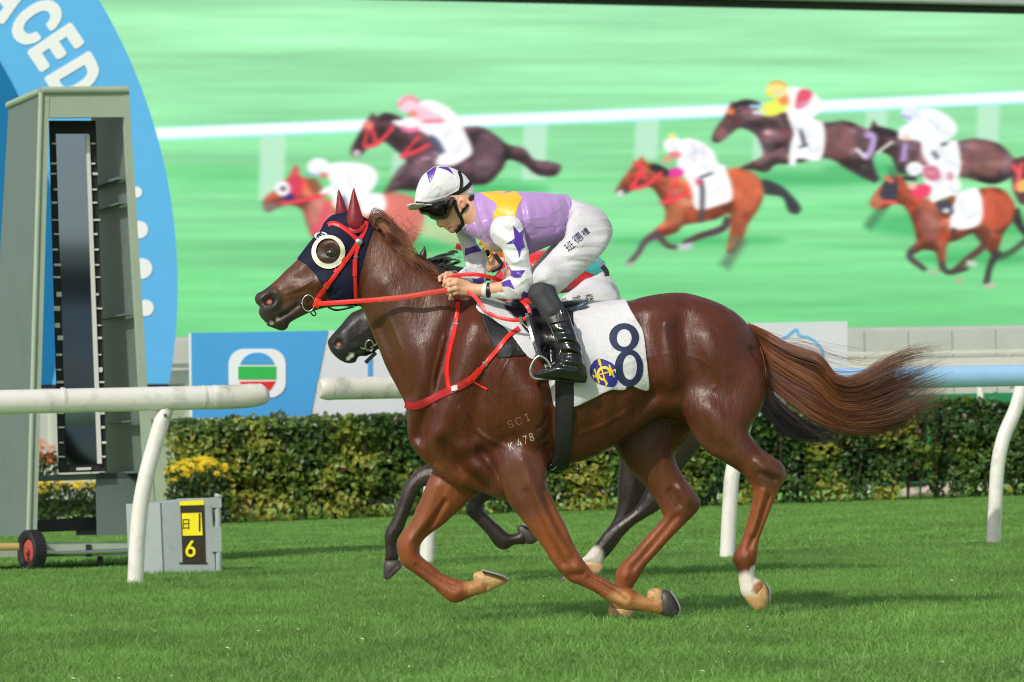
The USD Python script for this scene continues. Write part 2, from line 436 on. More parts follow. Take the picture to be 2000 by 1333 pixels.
def glyph_poly(name, cx, cy, size, ang=0.0, sx=1.0, shear=0.0):
    ps = []
    for rings in GLYPH[name]:
        g = Polygon(rings[0], rings[1:]).buffer(0)
        ps.append(g)
    g = unary_union(ps); s = size / 190.0; c, q = math.cos(ang), math.sin(ang)
    return shapely.affinity.affine_transform(g, [c * s * sx, -q * s + shear * c * s, q * s * sx, c * s + shear * q * s, cx, cy])
import shapely.affinity
def text_poly(text, cx, cy, height, ang=0.0, bold=True, sx=1.0):
    """lettering as a shapely geometry in pixels, centred"""
    t = meshkit.text_mesh(text, 1.0, 0.01, bold)
    v, f = np.array(t.vertices), np.array(t.faces)
    top = f[(v[f][:, :, 2] > 0.009).all(1)]
    g = unary_union([Polygon(v[x][:, :2]).buffer(1e-4) for x in top])
    b = g.bounds; mx = (b[0] + b[2]) / 2
    c, s = math.cos(ang), math.sin(ang)
    g = shapely.affinity.translate(g, -mx, -0.5)
    return shapely.affinity.affine_transform(g, [c * height * sx, s * height, s * height * sx, -c * height, cx, cy])
def star_poly(cx, cy, R, rot=0.0, inner=0.42, n=5, sy=1.0):
    a = np.arange(2 * n) * np.pi / n + rot
    r = np.where(np.arange(2 * n) % 2 == 0, R, R * inner)
    return Polygon(np.stack([cx + r * np.sin(a), cy - r * np.cos(a) * sy], 1))

# ------------------------------------------------------------------ materials
def srgb(r, g=None, b=None):
    c = np.array([r, g, b], float) / 255
    return tuple(np.where(c <= 0.04045, c / 12.92, ((c + 0.055) / 1.055) ** 2.4))
MATS = {}
def mat(name, color, rough=0.5, var=0.0, vscale=8.0, bump=0.0, bscale=60.0, spec=0.5, metal=0.0, coat=0.0, sheen=0.0, stretch=(1, 1, 1), tint=False, dirt=None, aniso=None, rvar=0.0, bdist=0.01):
    nodes = {'g': ('geometry', {}), 'mp': ('mapping', {'scale': stretch}),
             'p': ('principled_bsdf', {'roughness': rough, 'specular_ior_level': spec, 'metallic': metal, 'coat_weight': coat, 'coat_roughness': 0.08, 'sheen_weight': sheen})}
    links = [('g.position', 'mp.vector')]
    if tint: nodes['c'] = ('attribute', {'attribute': 'tint'}); src = 'c.color'
    else: nodes['c'] = ('color', {'value': color}); src = 'c.color'
    if var:
        nodes['n'] = ('noise_texture', {'scale': vscale, 'detail': 5, 'roughness': 0.6})
        nodes['r'] = ('map_range', {'from_min': 0.3, 'from_max': 0.7, 'to_min': 1 - var, 'to_max': 1 + var, 'clamp': True})
        nodes['h'] = ('vector_math', {'math_type': 'scale'})
        links += [('mp.vector', 'n.vector'), ('n.fac', 'r.value'), (src, 'h.vector1'), ('r.result', 'h.scale')]; src = 'h.vector'
    if dirt:
        nodes['dn'] = ('noise_texture', {'scale': dirt[1], 'detail': 6, 'roughness': 0.65})
        nodes['dr'] = ('map_range', {'from_min': dirt[2], 'from_max': dirt[2] + 0.15, 'to_min': 0.0, 'to_max': dirt[3], 'clamp': True})
        nodes['dm'] = ('mix_color', {'b': dirt[0]})
        links += [('g.position', 'dn.vector'), ('dn.fac', 'dr.value'), ('dr.result', 'dm.fac'), (src, 'dm.a')]; src = 'dm.result'
    links.append((src, 'p.base_color'))
    if rvar:
        nodes['rn'] = ('noise_texture', {'scale': vscale * 1.7, 'detail': 4})
        nodes['rr'] = ('map_range', {'from_min': 0.3, 'from_max': 0.7, 'to_min': max(0.02, rough - rvar), 'to_max': rough + rvar, 'clamp': True})
        links += [('mp.vector', 'rn.vector'), ('rn.fac', 'rr.value'), ('rr.result', 'p.roughness')]
    if bump:
        nodes['bn'] = ('noise_texture', {'scale': bscale, 'detail': 4, 'roughness': 0.6})
        nodes['b'] = ('bump', {'strength': bump, 'distance': bdist})
        links += [('mp.vector', 'bn.vector'), ('bn.fac', 'b.height'), ('b.normal', 'p.normal')]
    mm = usdkit.material(stage, '/World/Looks/' + name, nodes, links, surface='p.BSDF')
    MATS[name] = mm
    return mm
GLYPH = {
    'ban': [[[[9,72],[9,85],[92,85],[92,72],[62,71],[63,9],[86,8],[86,-5],[63,-6],[63,-64],[89,-65],[89,-78],[23,-78],[23,-65],[49,-64],[49,-6],[26,-5],[26,8],[49,11],[49,71]]],[[[-34,82],[-26,93],[-21,92],[-1,73],[12,48],[19,8],[17,-93],[6,-93],[1,38],[-13,65]]],[[[-32,12],[-23,23],[-14,0],[-13,-50],[-24,-52],[-26,-8]]],[[[-92,62],[-91,75],[-83,75],[-31,62],[-31,48],[-54,51],[-54,1],[-34,0],[-34,-13],[-54,-14],[-54,-64],[-33,-65],[-33,-78],[-91,-78],[-91,-65],[-68,-63],[-68,-14],[-87,-13],[-88,0],[-68,2],[-68,54]]]],
    'de': [[[[-36,27],[22,27],[16,35],[31,58],[41,52],[26,27],[92,27],[92,15],[-36,15]]],[[[-34,-75],[-34,-63],[18,-62],[15,-50],[-24,-50],[-24,2],[84,2],[84,-50],[32,-50],[31,-56],[33,-63],[92,-63],[92,-75],[37,-75],[37,-92],[23,-93],[18,-75]],[[51,-37],[72,-38],[72,-10],[51,-10]],[[19,-37],[39,-38],[39,-10],[19,-10]],[[-13,-37],[7,-38],[7,-10],[-12,-10]]],[[[62,47],[81,83],[91,80],[92,73],[74,40]]],[[[-6,82],[4,90],[52,90],[61,82],[64,63],[51,60],[47,78],[12,78],[8,76],[7,42],[-6,42]]],[[[-42,77],[-34,85],[-29,83],[-14,45],[-27,43]]],[[[-92,12],[-83,27],[-64,7],[-64,93],[-51,93],[-49,-17],[-36,-47],[-47,-50],[-66,-17]]],[[[-92,-50],[-86,-38],[-79,-40],[-38,-87],[-52,-92],[-66,-72]]]],
    'li': [[[[-27,78],[-27,89],[92,89],[92,78],[59,77],[67,58],[57,53],[79,52],[79,14],[-9,14],[-9,52],[13,53],[3,58],[9,77]],[[2,25],[65,24],[66,42],[3,42]],[[23,77],[15,53],[54,53],[45,78]]],[[[-22,4],[91,4],[91,-7],[-22,-7]]],[[[-16,-18],[84,-18],[84,-76],[55,-76],[54,-92],[43,-92],[42,-76],[27,-76],[26,-91],[13,-92],[12,-76],[-16,-76]],[[52,-65],[72,-66],[72,-51],[53,-51]],[[52,-40],[72,-41],[72,-28],[53,-28]],[[26,-65],[42,-66],[42,-51],[26,-51]],[[26,-40],[42,-41],[42,-28],[26,-28]],[[-4,-65],[14,-66],[14,-51],[-4,-51]],[[-4,-40],[14,-41],[14,-28],[-4,-28]]],[[[-92,19],[-83,32],[-64,16],[-64,92],[-49,92],[-49,11],[-34,31],[-23,21],[-48,-8],[-26,-54],[-54,-58],[-46,-67],[-61,-91],[-72,-86],[-72,-81],[-57,-58],[-89,-57],[-89,-44],[-45,-44],[-44,-40],[-64,-8]]]],
    'xi': [[[[-90,37],[-80,50],[-54,32],[-53,80],[-38,82],[-38,25],[1,25],[2,93],[15,93],[17,25],[59,25],[60,65],[32,70],[37,80],[70,77],[75,67],[75,12],[17,12],[17,-8],[2,-8],[1,12],[-35,11],[-18,-13],[90,-13],[90,-27],[-10,-27],[-2,-45],[-5,-51],[6,-55],[65,-33],[73,-45],[30,-63],[67,-87],[55,-93],[6,-70],[-58,-88],[-63,-78],[-15,-62],[-78,-47],[-70,-33],[-20,-43],[-27,-27],[-87,-27],[-87,-13],[-38,-12],[-60,16]]]],
    'wei': [[[[-93,82],[-82,92],[-68,58],[-63,-50],[24,-50],[37,49],[0,83],[12,93],[42,66],[62,92],[82,92],[90,78],[93,50],[82,43],[78,74],[69,78],[60,69],[53,49],[72,15],[83,-28],[68,-30],[62,1],[47,28],[40,-49],[90,-50],[90,-63],[76,-64],[83,-75],[55,-93],[48,-83],[73,-64],[39,-63],[38,-93],[25,-93],[24,-63],[-77,-63],[-78,36]]],[[[-58,70],[-55,80],[-48,82],[-13,58],[8,70],[18,62],[-2,47],[18,3],[-20,1],[-11,-21],[18,-22],[18,-33],[-53,-33],[-53,-22],[-26,-21],[-34,1],[-55,2],[-55,13],[-41,14],[-52,38],[-25,51]],[[-33,30],[-26,13],[2,14],[-12,40]]]],
    'sen': [[[[-16,75],[-9,83],[-1,80],[32,40],[33,93],[47,93],[49,40],[71,72],[86,83],[94,70],[69,48],[57,28],[89,27],[89,13],[48,13],[47,-10],[33,-10],[32,13],[-1,13],[-1,27],[22,27],[22,31]]],[[[-86,-18],[-79,-7],[-66,-10],[-10,-50],[-9,-5],[6,-5],[7,-50],[41,-23],[77,-7],[86,-20],[45,-37],[22,-56],[79,-57],[79,-70],[7,-70],[6,-93],[-9,-93],[-10,-70],[-79,-70],[-79,-57],[-26,-56],[-51,-34]]],[[[-94,67],[-88,82],[-55,45],[-54,93],[-41,93],[-39,48],[-21,63],[-11,55],[-39,27],[-11,27],[-11,13],[-39,13],[-39,-10],[-54,-10],[-55,13],[-91,13],[-91,27],[-61,29]]]],
    'ri': [[[[-66,84],[-51,84],[-50,71],[48,71],[49,82],[66,82],[66,-84],[-66,-84]],[[-51,0],[49,-1],[49,55],[-50,56]],[[-50,-16],[-50,-69],[49,-69],[49,-16]]]],
}
# ------------------------------------------------------------------ the place
rng = np.random.default_rng(7)
TH = math.radians(21.6)
W_ = np.array([math.cos(TH), math.sin(TH), 0]); N_ = np.array([math.sin(TH), -math.cos(TH), 0]); Z_ = np.array([0, 0, 1.0])

m_white = mat('white_rail_plastic', srgb(212, 211, 205), 0.35, var=0.05, vscale=3, dirt=(srgb(120, 118, 100), 6, 0.52, 0.35), bump=0.08, bscale=30)
m_railgrey = mat('weathered_rail_sleeve', srgb(196, 195, 186), 0.5, var=0.06, vscale=5, dirt=(srgb(110, 105, 88), 9, 0.5, 0.4), bump=0.15, bscale=60)
m_blue_rail = mat('pale_blue_rail', srgb(144, 188, 222), 0.35, var=0.05)
m_soil = mat('soil', srgb(52, 46, 30), 0.9, var=0.4, vscale=5)

# turf: one sheet and the grass that grows on it
turf = usdkit.material(stage, '/World/Looks/turf_base', {
    'g': ('geometry', {}), 'n': ('noise_texture', {'scale': 0.9, 'detail': 5, 'roughness': 0.6}), 'n2': ('noise_texture', {'scale': 28, 'detail': 4, 'roughness': 0.7}),
    'r': ('rgb_ramp', {'ramp': [(0.3, (0.16, 0.33, 0.075)), (0.55, (0.22, 0.41, 0.10)), (0.75, (0.28, 0.47, 0.135))]}),
    'mx': ('mix_color', {'blend_type': 'multiply', 'fac': 0.7}), 'r2': ('rgb_ramp', {'ramp': [(0.3, (0.55, 0.55, 0.5)), (0.65, (1.15, 1.15, 1.1))]}),
    'b': ('bump', {'strength': 0.6, 'distance': 0.03}), 'p': ('principled_bsdf', {'roughness': 0.8, 'specular_ior_level': 0.25})},
    [('g.position', 'n.vector'), ('g.position', 'n2.vector'), ('n.fac', 'r.fac'), ('n2.fac', 'r2.fac'), ('r.color', 'mx.a'), ('r2.color', 'mx.b'), ('mx.result', 'p.base_color'),
     ('n2.fac', 'b.height'), ('b.normal', 'p.normal')], surface='p.BSDF')
S = 600
put('ground', (np.array([[-S, -S, 0], [S, -S, 0], [S, S, 0], [-S, S, 0]], float), np.array([[0, 1, 2], [0, 2, 3]])), turf, kind='structure')

grass_m = usdkit.material(stage, '/World/Looks/grass_blade', {
    'g': ('geometry', {}), 'n': ('noise_texture', {'scale': 0.8, 'detail': 4, 'roughness': 0.6}), 'n3': ('noise_texture', {'scale': 7.0, 'detail': 5, 'roughness': 0.7}),
    'r': ('rgb_ramp', {'ramp': [(0.0, (0.17, 0.33, 0.075)), (0.5, (0.26, 0.45, 0.115)), (0.9, (0.34, 0.52, 0.155)), (0.99, (0.2, 0.33, 0.08)), (1.0, (0.38, 0.36, 0.2))]}),
    'r2': ('map_range', {'from_min': 0.32, 'from_max': 0.68, 'to_min': 0.76, 'to_max': 1.25, 'clamp': True}),
    'r3': ('map_range', {'from_min': 0.33, 'from_max': 0.67, 'to_min': 0.68, 'to_max': 1.3, 'clamp': True}),
    'mm': ('math', {'math_type': 'multiply'}),
    's': ('vector_math', {'math_type': 'scale'}), 'p': ('principled_bsdf', {'roughness': 0.45, 'specular_ior_level': 0.35}), 't': ('translucent_bsdf', {}), 'm': ('mix_closure', {'fac': 0.42})},
    [('g.random_per_island', 'r.fac'), ('g.position', 'n.vector'), ('g.position', 'n3.vector'), ('n.fac', 'r2.value'), ('n3.fac', 'r3.value'), ('r2.result', 'mm.value1'), ('r3.result', 'mm.value2'),
     ('r.color', 's.vector1'), ('mm.value', 's.scale'), ('s.vector', 'p.base_color'), ('s.vector', 't.color'),
     ('p.BSDF', 'm.closure1'), ('t.BSDF', 'm.closure2')], surface='m.closure')
def grass_patch(size, count, hgt, wid, seed):
    r = np.random.default_rng(seed)
    x, y = r.uniform(-size / 2, size / 2, (2, count)); a = r.uniform(0, 2 * np.pi, count); h = hgt * r.uniform(0.45, 1.15, count)
    # blades stand in loose clumps
    cl = meshkit.fbm(np.stack([x * 14, y * 14, np.full(count, seed * 3.1)], 1), 2)
    h *= 0.65 + 0.7 * cl
    w = wid * r.uniform(0.7, 1.3, count); b = r.uniform(0.35, 1.5, count) * h; ba = a + r.normal(0, 0.8, count)
    dx, dy = np.cos(a + np.pi / 2) * w / 2, np.sin(a + np.pi / 2) * w / 2
    bx, by = np.cos(ba) * b, np.sin(ba) * b
    o = np.stack([x, y, np.full(count, -0.004)], 1)
    d = np.stack([dx, dy, 0 * dx], 1); m1 = np.stack([bx * 0.3, by * 0.3, h * 0.6], 1); m2 = np.stack([bx, by, h * 0.97], 1)
    v = np.stack([o - d, o + d, o + m1 - d * 0.8, o + m1 + d * 0.8, o + m2], 1).reshape(-1, 3)
    k = np.arange(count)[:, None] * 5
    f = np.vstack([k + [0, 1, 3], k + [0, 3, 2], k + [2, 3, 4]])
    return v, f
gp = UsdGeom.PointInstancer.Define(stage, '/World/grass')
tag(gp.GetPrim(), 'short green turf of the racetrack covering the foreground and running under the horses', 'grass', kind='stuff')
protos = []
def tuft(path, g):
    usdkit.mesh(stage, path, g, grass_m)
for i in range(5):
    path = f'/World/grass/near_tuft_{i:03d}'
    tuft(path, grass_patch(0.36, 250, 0.040, 0.0045, 20 + i)); protos.append(path)
for i in range(4):
    path = f'/World/grass/far_tuft_{i:03d}'
    tuft(path, grass_patch(0.8, 330, 0.036, 0.0095, 40 + i)); protos.append(path)
gp.CreatePrototypesRel().SetTargets([Sdf.Path(p) for p in protos])
P, Q, I_, Sc = [], [], [], []
def sow(y0, y1, step, ids, margin):
    y = y0
    while y < y1:
        dist = y - CAM[1]; hw = dist * 1000 / FPX + margin
        for x in np.arange(-hw, hw, step):
            P.append((x + rng.uniform(-.4, .4) * step, y + rng.uniform(-.4, .4) * step, 0)); a = rng.uniform(0, 2 * np.pi)
            Q.append((math.cos(a / 2), 0, 0, math.sin(a / 2))); I_.append(rng.choice(ids)); s = rng.uniform(0.85, 1.15); Sc.append((s, s, s * rng.uniform(0.8, 1.25)))
        y += step
sow(CAM[1] + 10.6, CAM[1] + 27, 0.25, range(5), 0.5)
sow(CAM[1] + 27, CAM[1] + 58, 0.5, range(5, 9), 1.0)
gp.CreateProtoIndicesAttr(Vt.IntArray([int(i) for i in I_]))
gp.CreatePositionsAttr(Vt.Vec3fArray([Gf.Vec3f(*map(float, p)) for p in P]))
gp.CreateOrientationsAttr(Vt.QuathArray([Gf.Quath(*map(float, q)) for q in Q]))
gp.CreateScalesAttr(Vt.Vec3fArray([Gf.Vec3f(*map(float, s)) for s in Sc]))

# ---- big video screen with the race replay
SP0 = np.array([0, 57.0, 0])
def on_screen(pts, back=0.0): return onplane(pts, SP0 - N_ * back, N_)
sc = lambda p: (p - SP0) @ W_
zb = np.mean([on_screen([340, 660])[2], on_screen([1600, 640])[2]])
zt = np.mean([on_screen([800, 1])[2], on_screen([1990, 29])[2]])
s0, s1 = sc(on_screen([-260, 500])), sc(on_screen([2260, 500]))
NX, NZ = 860, 300
gs, gz = np.linspace(s0, s1, NX), np.linspace(zb, zt, NZ)
GS, GZ = np.meshgrid(gs, gz, indexing='ij')
gv = SP0 + GS.ravel()[:, None] * W_ + GZ.ravel()[:, None] * Z_
px = toPx(gv); PX, PY = px[:, 0], px[:, 1]
ROW = (GZ.ravel() - zb) / (zt - zb)
def strk(sx, sy, seed): return meshkit.fbm(np.stack([PX / sx, PY / sy, np.full(len(PX), seed)], 1), 4)
t = np.clip(PY / 650, 0, 1)
def lerp(a, b, k): return np.asarray(a) + (np.asarray(b) - np.asarray(a)) * k
col = np.where((t < .45)[:, None], lerp((168, 239, 184), (146, 231, 165), (t / .45)[:, None]), lerp((146, 231, 165), (116, 215, 136), ((t - .45) / .55)[:, None]))
tq = strk(260, 11, 3.3); tq2 = strk(600, 40, 9.1)
col = col * (1 + 0.22 * (tq - 0.5))[:, None] * (1 + 0.22 * (tq2 - 0.5))[:, None]
dk = np.clip((strk(420, 22, 5.7) - 0.54) * 5, 0, 1) * np.clip((PY - 200) / 150, 0, 1) * np.clip((620 - PY) / 80, 0, 1)
col = lerp(col, np.array([72, 196, 100.]), 0.4 * dk[:, None])
def blob(poly, color, blur=3.0, al=1.0, closed=True, var=0.0, n=5, shade=None, form=None):
    """soft shape of the picture shown on the screen"""
    global col
    p = spline(poly, n, True) if closed else np.asarray(poly, float)
    lo, hi = p.min(0) - 3 * blur, p.max(0) + 3 * blur
    k = np.nonzero((PX > lo[0]) & (PX < hi[0]) & (PY > lo[1]) & (PY < hi[1]))[0]
    d = poly_sd(p, PX[k], PY[k]); a = np.clip(d / (2 * blur) + 0.5, 0, 1); a = a * a * (3 - 2 * a) * al
    c = np.broadcast_to(np.asarray(color, float), (len(k), 3)).copy()
    if var:
        nz = meshkit.fbm(np.stack([PX[k] / 26, PY[k] / 22, np.full(len(k), p[0, 0])], 1), 3)
        c *= (1 + var * 3.4 * (nz - 0.5))[:, None]; n4 = meshkit.fbm(np.stack([PX[k] / 11, PY[k] / 13, np.full(len(k), p[0, 0] + 4)], 1), 2); c = lerp(c, c * [1.15, .92, .9], np.clip((n4 - .45) * 4, 0, 1)[:, None])
    if shade is not None:      # (light colour, dark colour): rounded look of the filmed animal
        q = np.clip((PY[k] - p[:, 1].min()) / (np.ptp(p[:, 1]) + 1), 0, 1)
        c = c * lerp(shade[0], shade[1], q[:, None])
    form = (var > 0.2) if form is None else form
    if form:   # the filmed bodies are lit from above
        R = 0.22 * min(np.ptp(p[:, 0]), np.ptp(p[:, 1])); dn = np.clip(d / R, 0, 1)
        ny = (poly_sd(p, PX[k], PY[k] + 4) - d) / 4
        if form:
            c *= (0.80 + 0.24 * dn + 0.26 * ny * (1 - dn))[:, None]
            hl = np.clip((meshkit.fbm(np.stack([PX[k] / 34, PY[k] / 20, np.full(len(k), p[0, 1])], 1), 3) - 0.54) * 6, 0, 1) * dn
            c = lerp(c, np.minimum(c * 1.2 + 62, 240), 0.75 * hl[:, None])
    col[k] = lerp(col[k], np.clip(c, 0, 255), a[:, None])
def bar(pts, wd, color, blur=2.0, al=1.0):
    c = spline(pts, 5) if len(pts) > 2 else np.asarray(pts, float)
    tt = np.gradient(c, axis=0); tt /= np.linalg.norm(tt, axis=1, keepdims=True); nn = np.stack([-tt[:, 1], tt[:, 0]], 1)
    wdd = np.broadcast_to(wd, (len(c),)) if np.ndim(wd) == 0 else np.interp(np.linspace(0, 1, len(c)), np.linspace(0, 1, len(wd)), wd)
    blob(np.vstack([c + nn * wdd[:, None] / 2, (c - nn * wdd[:, None] / 2)[::-1]]), color, blur, al, False)
def disc(x, y, r, color, blur=2.0, ry=None, al=1.0):
    a = np.linspace(0, 2 * np.pi, 24, endpoint=False); blob(np.stack([x + r * np.cos(a), y + (ry or r) * np.sin(a)], 1), color, blur, al, False)
WH = (253, 254, 254); PALE = (192, 238, 208)
for x, y0, y1, w in ((534, 255, 392, 50), (790, 300, 350, 44), (1046, 240, 352, 46), (1265, 225, 312, 46), (1492, 262, 330, 40), (1714, 205, 262, 42), (1932, 196, 282, 43)):
    blob([(x - w / 2, y0), (x + w / 2, y0), (x + w / 2 - 4, y1), (x - w / 2 - 4, y1)], PALE, 3.5, 0.9, False)
bar([(240, 265), (700, 246), (1200, 226), (1700, 204), (2200, 180)], 27, (165, 250, 250), 2.5)
bar([(240, 264), (700, 245), (1200, 225), (1700, 203), (2200, 179)], 20, WH, 2)
RED = (250, 70, 84); DK = (66, 50, 58)
# shadows of the filmed horses on the filmed turf
for x, y, rx, ry in ((1360, 470, 170, 10), (1560, 350, 180, 16), (1880, 440, 190, 26), (880, 370, 190, 14), (1800, 330, 190, 14), (1900, 505, 110, 16), (760, 480, 160, 10)):
    disc(x, y, rx, (52, 172, 92), 14, ry, 0.62)
# dark horse and rider in white and pink, at the top left
bar([(745, 245), (760, 360), (752, 378)], (6, 6, 6), DK, 3, 0.0)
blob([(686, 302), (688, 286), (702, 262), (714, 241), (728, 221), (735, 228), (752, 221), (776, 229), (800, 245), (830, 252), (909, 249), (941, 249), (973, 268), (992, 283), (1024, 291), (1042, 312), (1072, 316), (1095, 324), (1086, 343), (1050, 342), (1022, 322), (992, 312), (980, 332), (955, 357), (928, 362), (870, 352), (820, 372), (772, 372), (748, 386), (758, 366), (786, 336), (792, 312), (768, 290), (748, 276), (730, 282), (717, 290), (700, 308)], (96, 74, 84), 3, var=0.4, shade=((0.82, 0.8, 0.8), (0.95, 0.9, 0.95)))
blob([(790, 320), (840, 330), (830, 350), (790, 362), (752, 384), (756, 366)], (88, 66, 76), 4, 0.8, var=.3)
blob([(936, 262), (965, 268), (984, 296), (960, 340), (926, 345)], (126, 98, 112), 6, 0.55)
blob([(810, 315), (838, 320), (842, 345), (815, 350)], (140, 112, 124), 6, 0.5)
blob([(752, 222), (780, 228), (803, 246), (788, 252), (765, 240), (742, 232)], (50, 40, 48), 3, .8)
disc(697, 300, 8, (215, 200, 205), 3)
blob([(765, 237), (800, 230), (812, 206), (834, 195), (864, 203), (893, 226), (906, 252), (923, 297), (905, 314), (883, 324), (852, 322), (856, 304), (866, 292), (834, 264), (818, 256), (788, 252)], WH, 2.5)
bar([(838, 268), (852, 278), (864, 300)], 12, (84, 92, 122), 3)
blob([(812, 207), (838, 215), (868, 238), (836, 240), (812, 232)], (252, 190, 208), 4, .75); bar([(826, 238), (866, 236)], 6, (250, 120, 150), 3)
bar([(784, 250), (800, 256), (818, 252)], 9, (246, 120, 170), 3)
disc(798, 204, 22, (255, 214, 226), 2.5, 18); bar([(778, 208), (798, 190), (818, 200)], 7, (250, 120, 140), 3, 0.7); disc(806, 223, 10, (240, 150, 130), 3, 7)
for b, w in (([(716, 240), (716, 262), (710, 286)], 7), ([(718, 240), (730, 262), (733, 280)], 8), ([(710, 288), (738, 280), (770, 246)], 8), ([(782, 308), (812, 296), (840, 282)], 8), ([(784, 305), (802, 286), (820, 264)], 6)): bar(b, w, RED, 2.5)
disc(721, 245, 9, (255, 130, 120), 3)
# chestnut with white eye cups, rider all in white
blob([(514, 398), (520, 384), (537, 372), (560, 350), (572, 332), (577, 322), (584, 342), (606, 352), (622, 378), (648, 392), (700, 392), (749, 380), (776, 378), (812, 392), (827, 422), (819, 456), (795, 484), (740, 500), (660, 500), (612, 464), (600, 440), (588, 408), (562, 400), (538, 408), (522, 415)], (196, 104, 80), 3, var=0.22)
blob([(740, 384), (776, 377), (814, 394), (828, 424), (818, 456), (780, 470), (740, 450)], (232, 132, 122), 8, 0.8)
blob([(612, 386), (640, 396), (644, 440), (620, 455), (600, 425)], (210, 148, 138), 7, 0.6)
bar([(820, 440), (860, 455), (900, 470)], 30, (236, 196, 160), 10, .5)
blob([(514, 400), (530, 396), (545, 402), (530, 412), (519, 414)], (140, 120, 120), 3, .9)
blob([(600, 352), (618, 350), (632, 378), (618, 380)], (150, 74, 50), 3, .8)
blob([(564, 352), (576, 340), (588, 348), (588, 378), (566, 392), (556, 392)], (222, 62, 92), 3)
bar([(577, 344), (579, 326)], 9, (240, 70, 90), 2.5); blob([(556, 382), (572, 380), (574, 392), (556, 394)], (54, 44, 120), 2.5)
disc(552, 369, 15, WH, 2); disc(553, 369, 5, (80, 70, 80), 2)
bar([(548, 398), (590, 392), (646, 376)], 8, RED, 2); bar([(608, 458), (630, 430), (640, 398)], 12, (242, 78, 110), 4, .9)
blob([(632, 332), (652, 318), (704, 319), (730, 329), (738, 346), (730, 368), (704, 392), (690, 398), (674, 412), (652, 404), (646, 382), (624, 379), (632, 368), (646, 360)], WH, 2.5)
disc(622, 327, 22, (253, 254, 255), 2.5, 18); bar([(600, 340), (622, 344)], 4, (90, 140, 220), 2.5, .7); disc(632, 343, 9, (224, 140, 110), 3, 6)
blob([(704, 384), (748, 380), (752, 410), (706, 418)], (252, 253, 254), 3); bar([(668, 384), (676, 410)], 9, (60, 72, 104), 3)
# bay horse in the middle
blob([(1488, 352), (1521, 361), (1545, 381), (1564, 406), (1558, 418), (1541, 414), (1528, 386), (1492, 378)], (58, 60, 66), 3.5)
bar([(1424, 425), (1412, 446), (1366, 462), (1334, 476)], (16, 13, 12, 9), (84, 62, 70), 3); bar([(1352, 480), (1326, 484)], 12, (206, 206, 208), 4)
bar([(1288, 462), (1304, 480), (1322, 484)], (13, 10, 8), (92, 66, 72), 3)
blob([(1203, 374), (1212, 356), (1230, 332), (1246, 316), (1253, 305), (1261, 316), (1277, 320), (1300, 331), (1341, 352), (1390, 340), (1418, 332), (1444, 328), (1470, 338), (1487, 356), (1491, 382), (1480, 410), (1462, 436), (1450, 470), (1436, 492), (1420, 494), (1426, 452), (1424, 418), (1399, 428), (1366, 435), (1334, 441), (1322, 454), (1290, 463), (1268, 462), (1284, 444), (1298, 432), (1300, 412), (1292, 394), (1274, 368), (1250, 364), (1234, 372), (1212, 382)], (186, 98, 66), 2.8, var=0.3)
blob([(1430, 334), (1466, 338), (1486, 360), (1488, 384), (1470, 412), (1440, 410), (1426, 370)], (224, 112, 74), 7, 0.7); blob([(1305, 400), (1335, 404), (1330, 436), (1304, 430)], (206, 128, 84), 6, 0.6)
bar([(1448, 466), (1432, 496), (1414, 522)], (26, 20, 22), (96, 120, 96), 8, 0.75)
bar([(1290, 456), (1262, 470), (1244, 498), (1226, 516)], (17, 12, 9, 9), (96, 72, 84), 3); disc(1229, 516, 8, (180, 170, 168), 3, 5)
blob([(1276, 320), (1300, 329), (1312, 342), (1296, 344), (1268, 328)], (40, 40, 44), 2.5); blob([(1203, 374), (1218, 366), (1228, 372), (1214, 382)], (90, 66, 66), 3); disc(1212, 378, 7, (235, 225, 228), 2.5)
blob([(1334, 272), (1364, 275), (1392, 294), (1404, 320), (1416, 324), (1431, 388), (1404, 402), (1374, 410), (1358, 408), (1350, 372), (1340, 350), (1328, 336), (1322, 322)], WH, 2.5)
disc(1315, 284, 20, WH, 2.5, 17); disc(1312, 266, 6, (250, 244, 130), 3); disc(1318, 303, 12, (240, 130, 130), 3.5, 7); disc(1302, 312, 9, (246, 160, 140), 3, 6)
blob([(1306, 334), (1322, 328), (1334, 334), (1332, 344), (1308, 346)], (240, 60, 160), 3); bar([(1352, 280), (1358, 300), (1354, 318)], 3, (240, 170, 200), 2, .8); bar([(1372, 286), (1378, 312)], 3, (240, 180, 206), 2, .7)
bar([(1369, 352), (1372, 376), (1370, 434)], 8, (74, 72, 84), 2.5); bar([(1366, 348), (1392, 338)], 4, (60, 60, 76), 2); bar([(1362, 350), (1366, 362)], 9, (242, 90, 120), 3)
for b, w in (([(1237, 318), (1257, 328)], 8), ([(1256, 328), (1244, 350), (1232, 369)], 9), ([(1232, 369), (1262, 362), (1294, 336)], 8), ([(1252, 330), (1262, 352)], 7), ([(1290, 396), (1312, 392), (1346, 372)], 9), ([(1302, 388), (1324, 352)], 7)): bar(b, w, RED, 2.2)
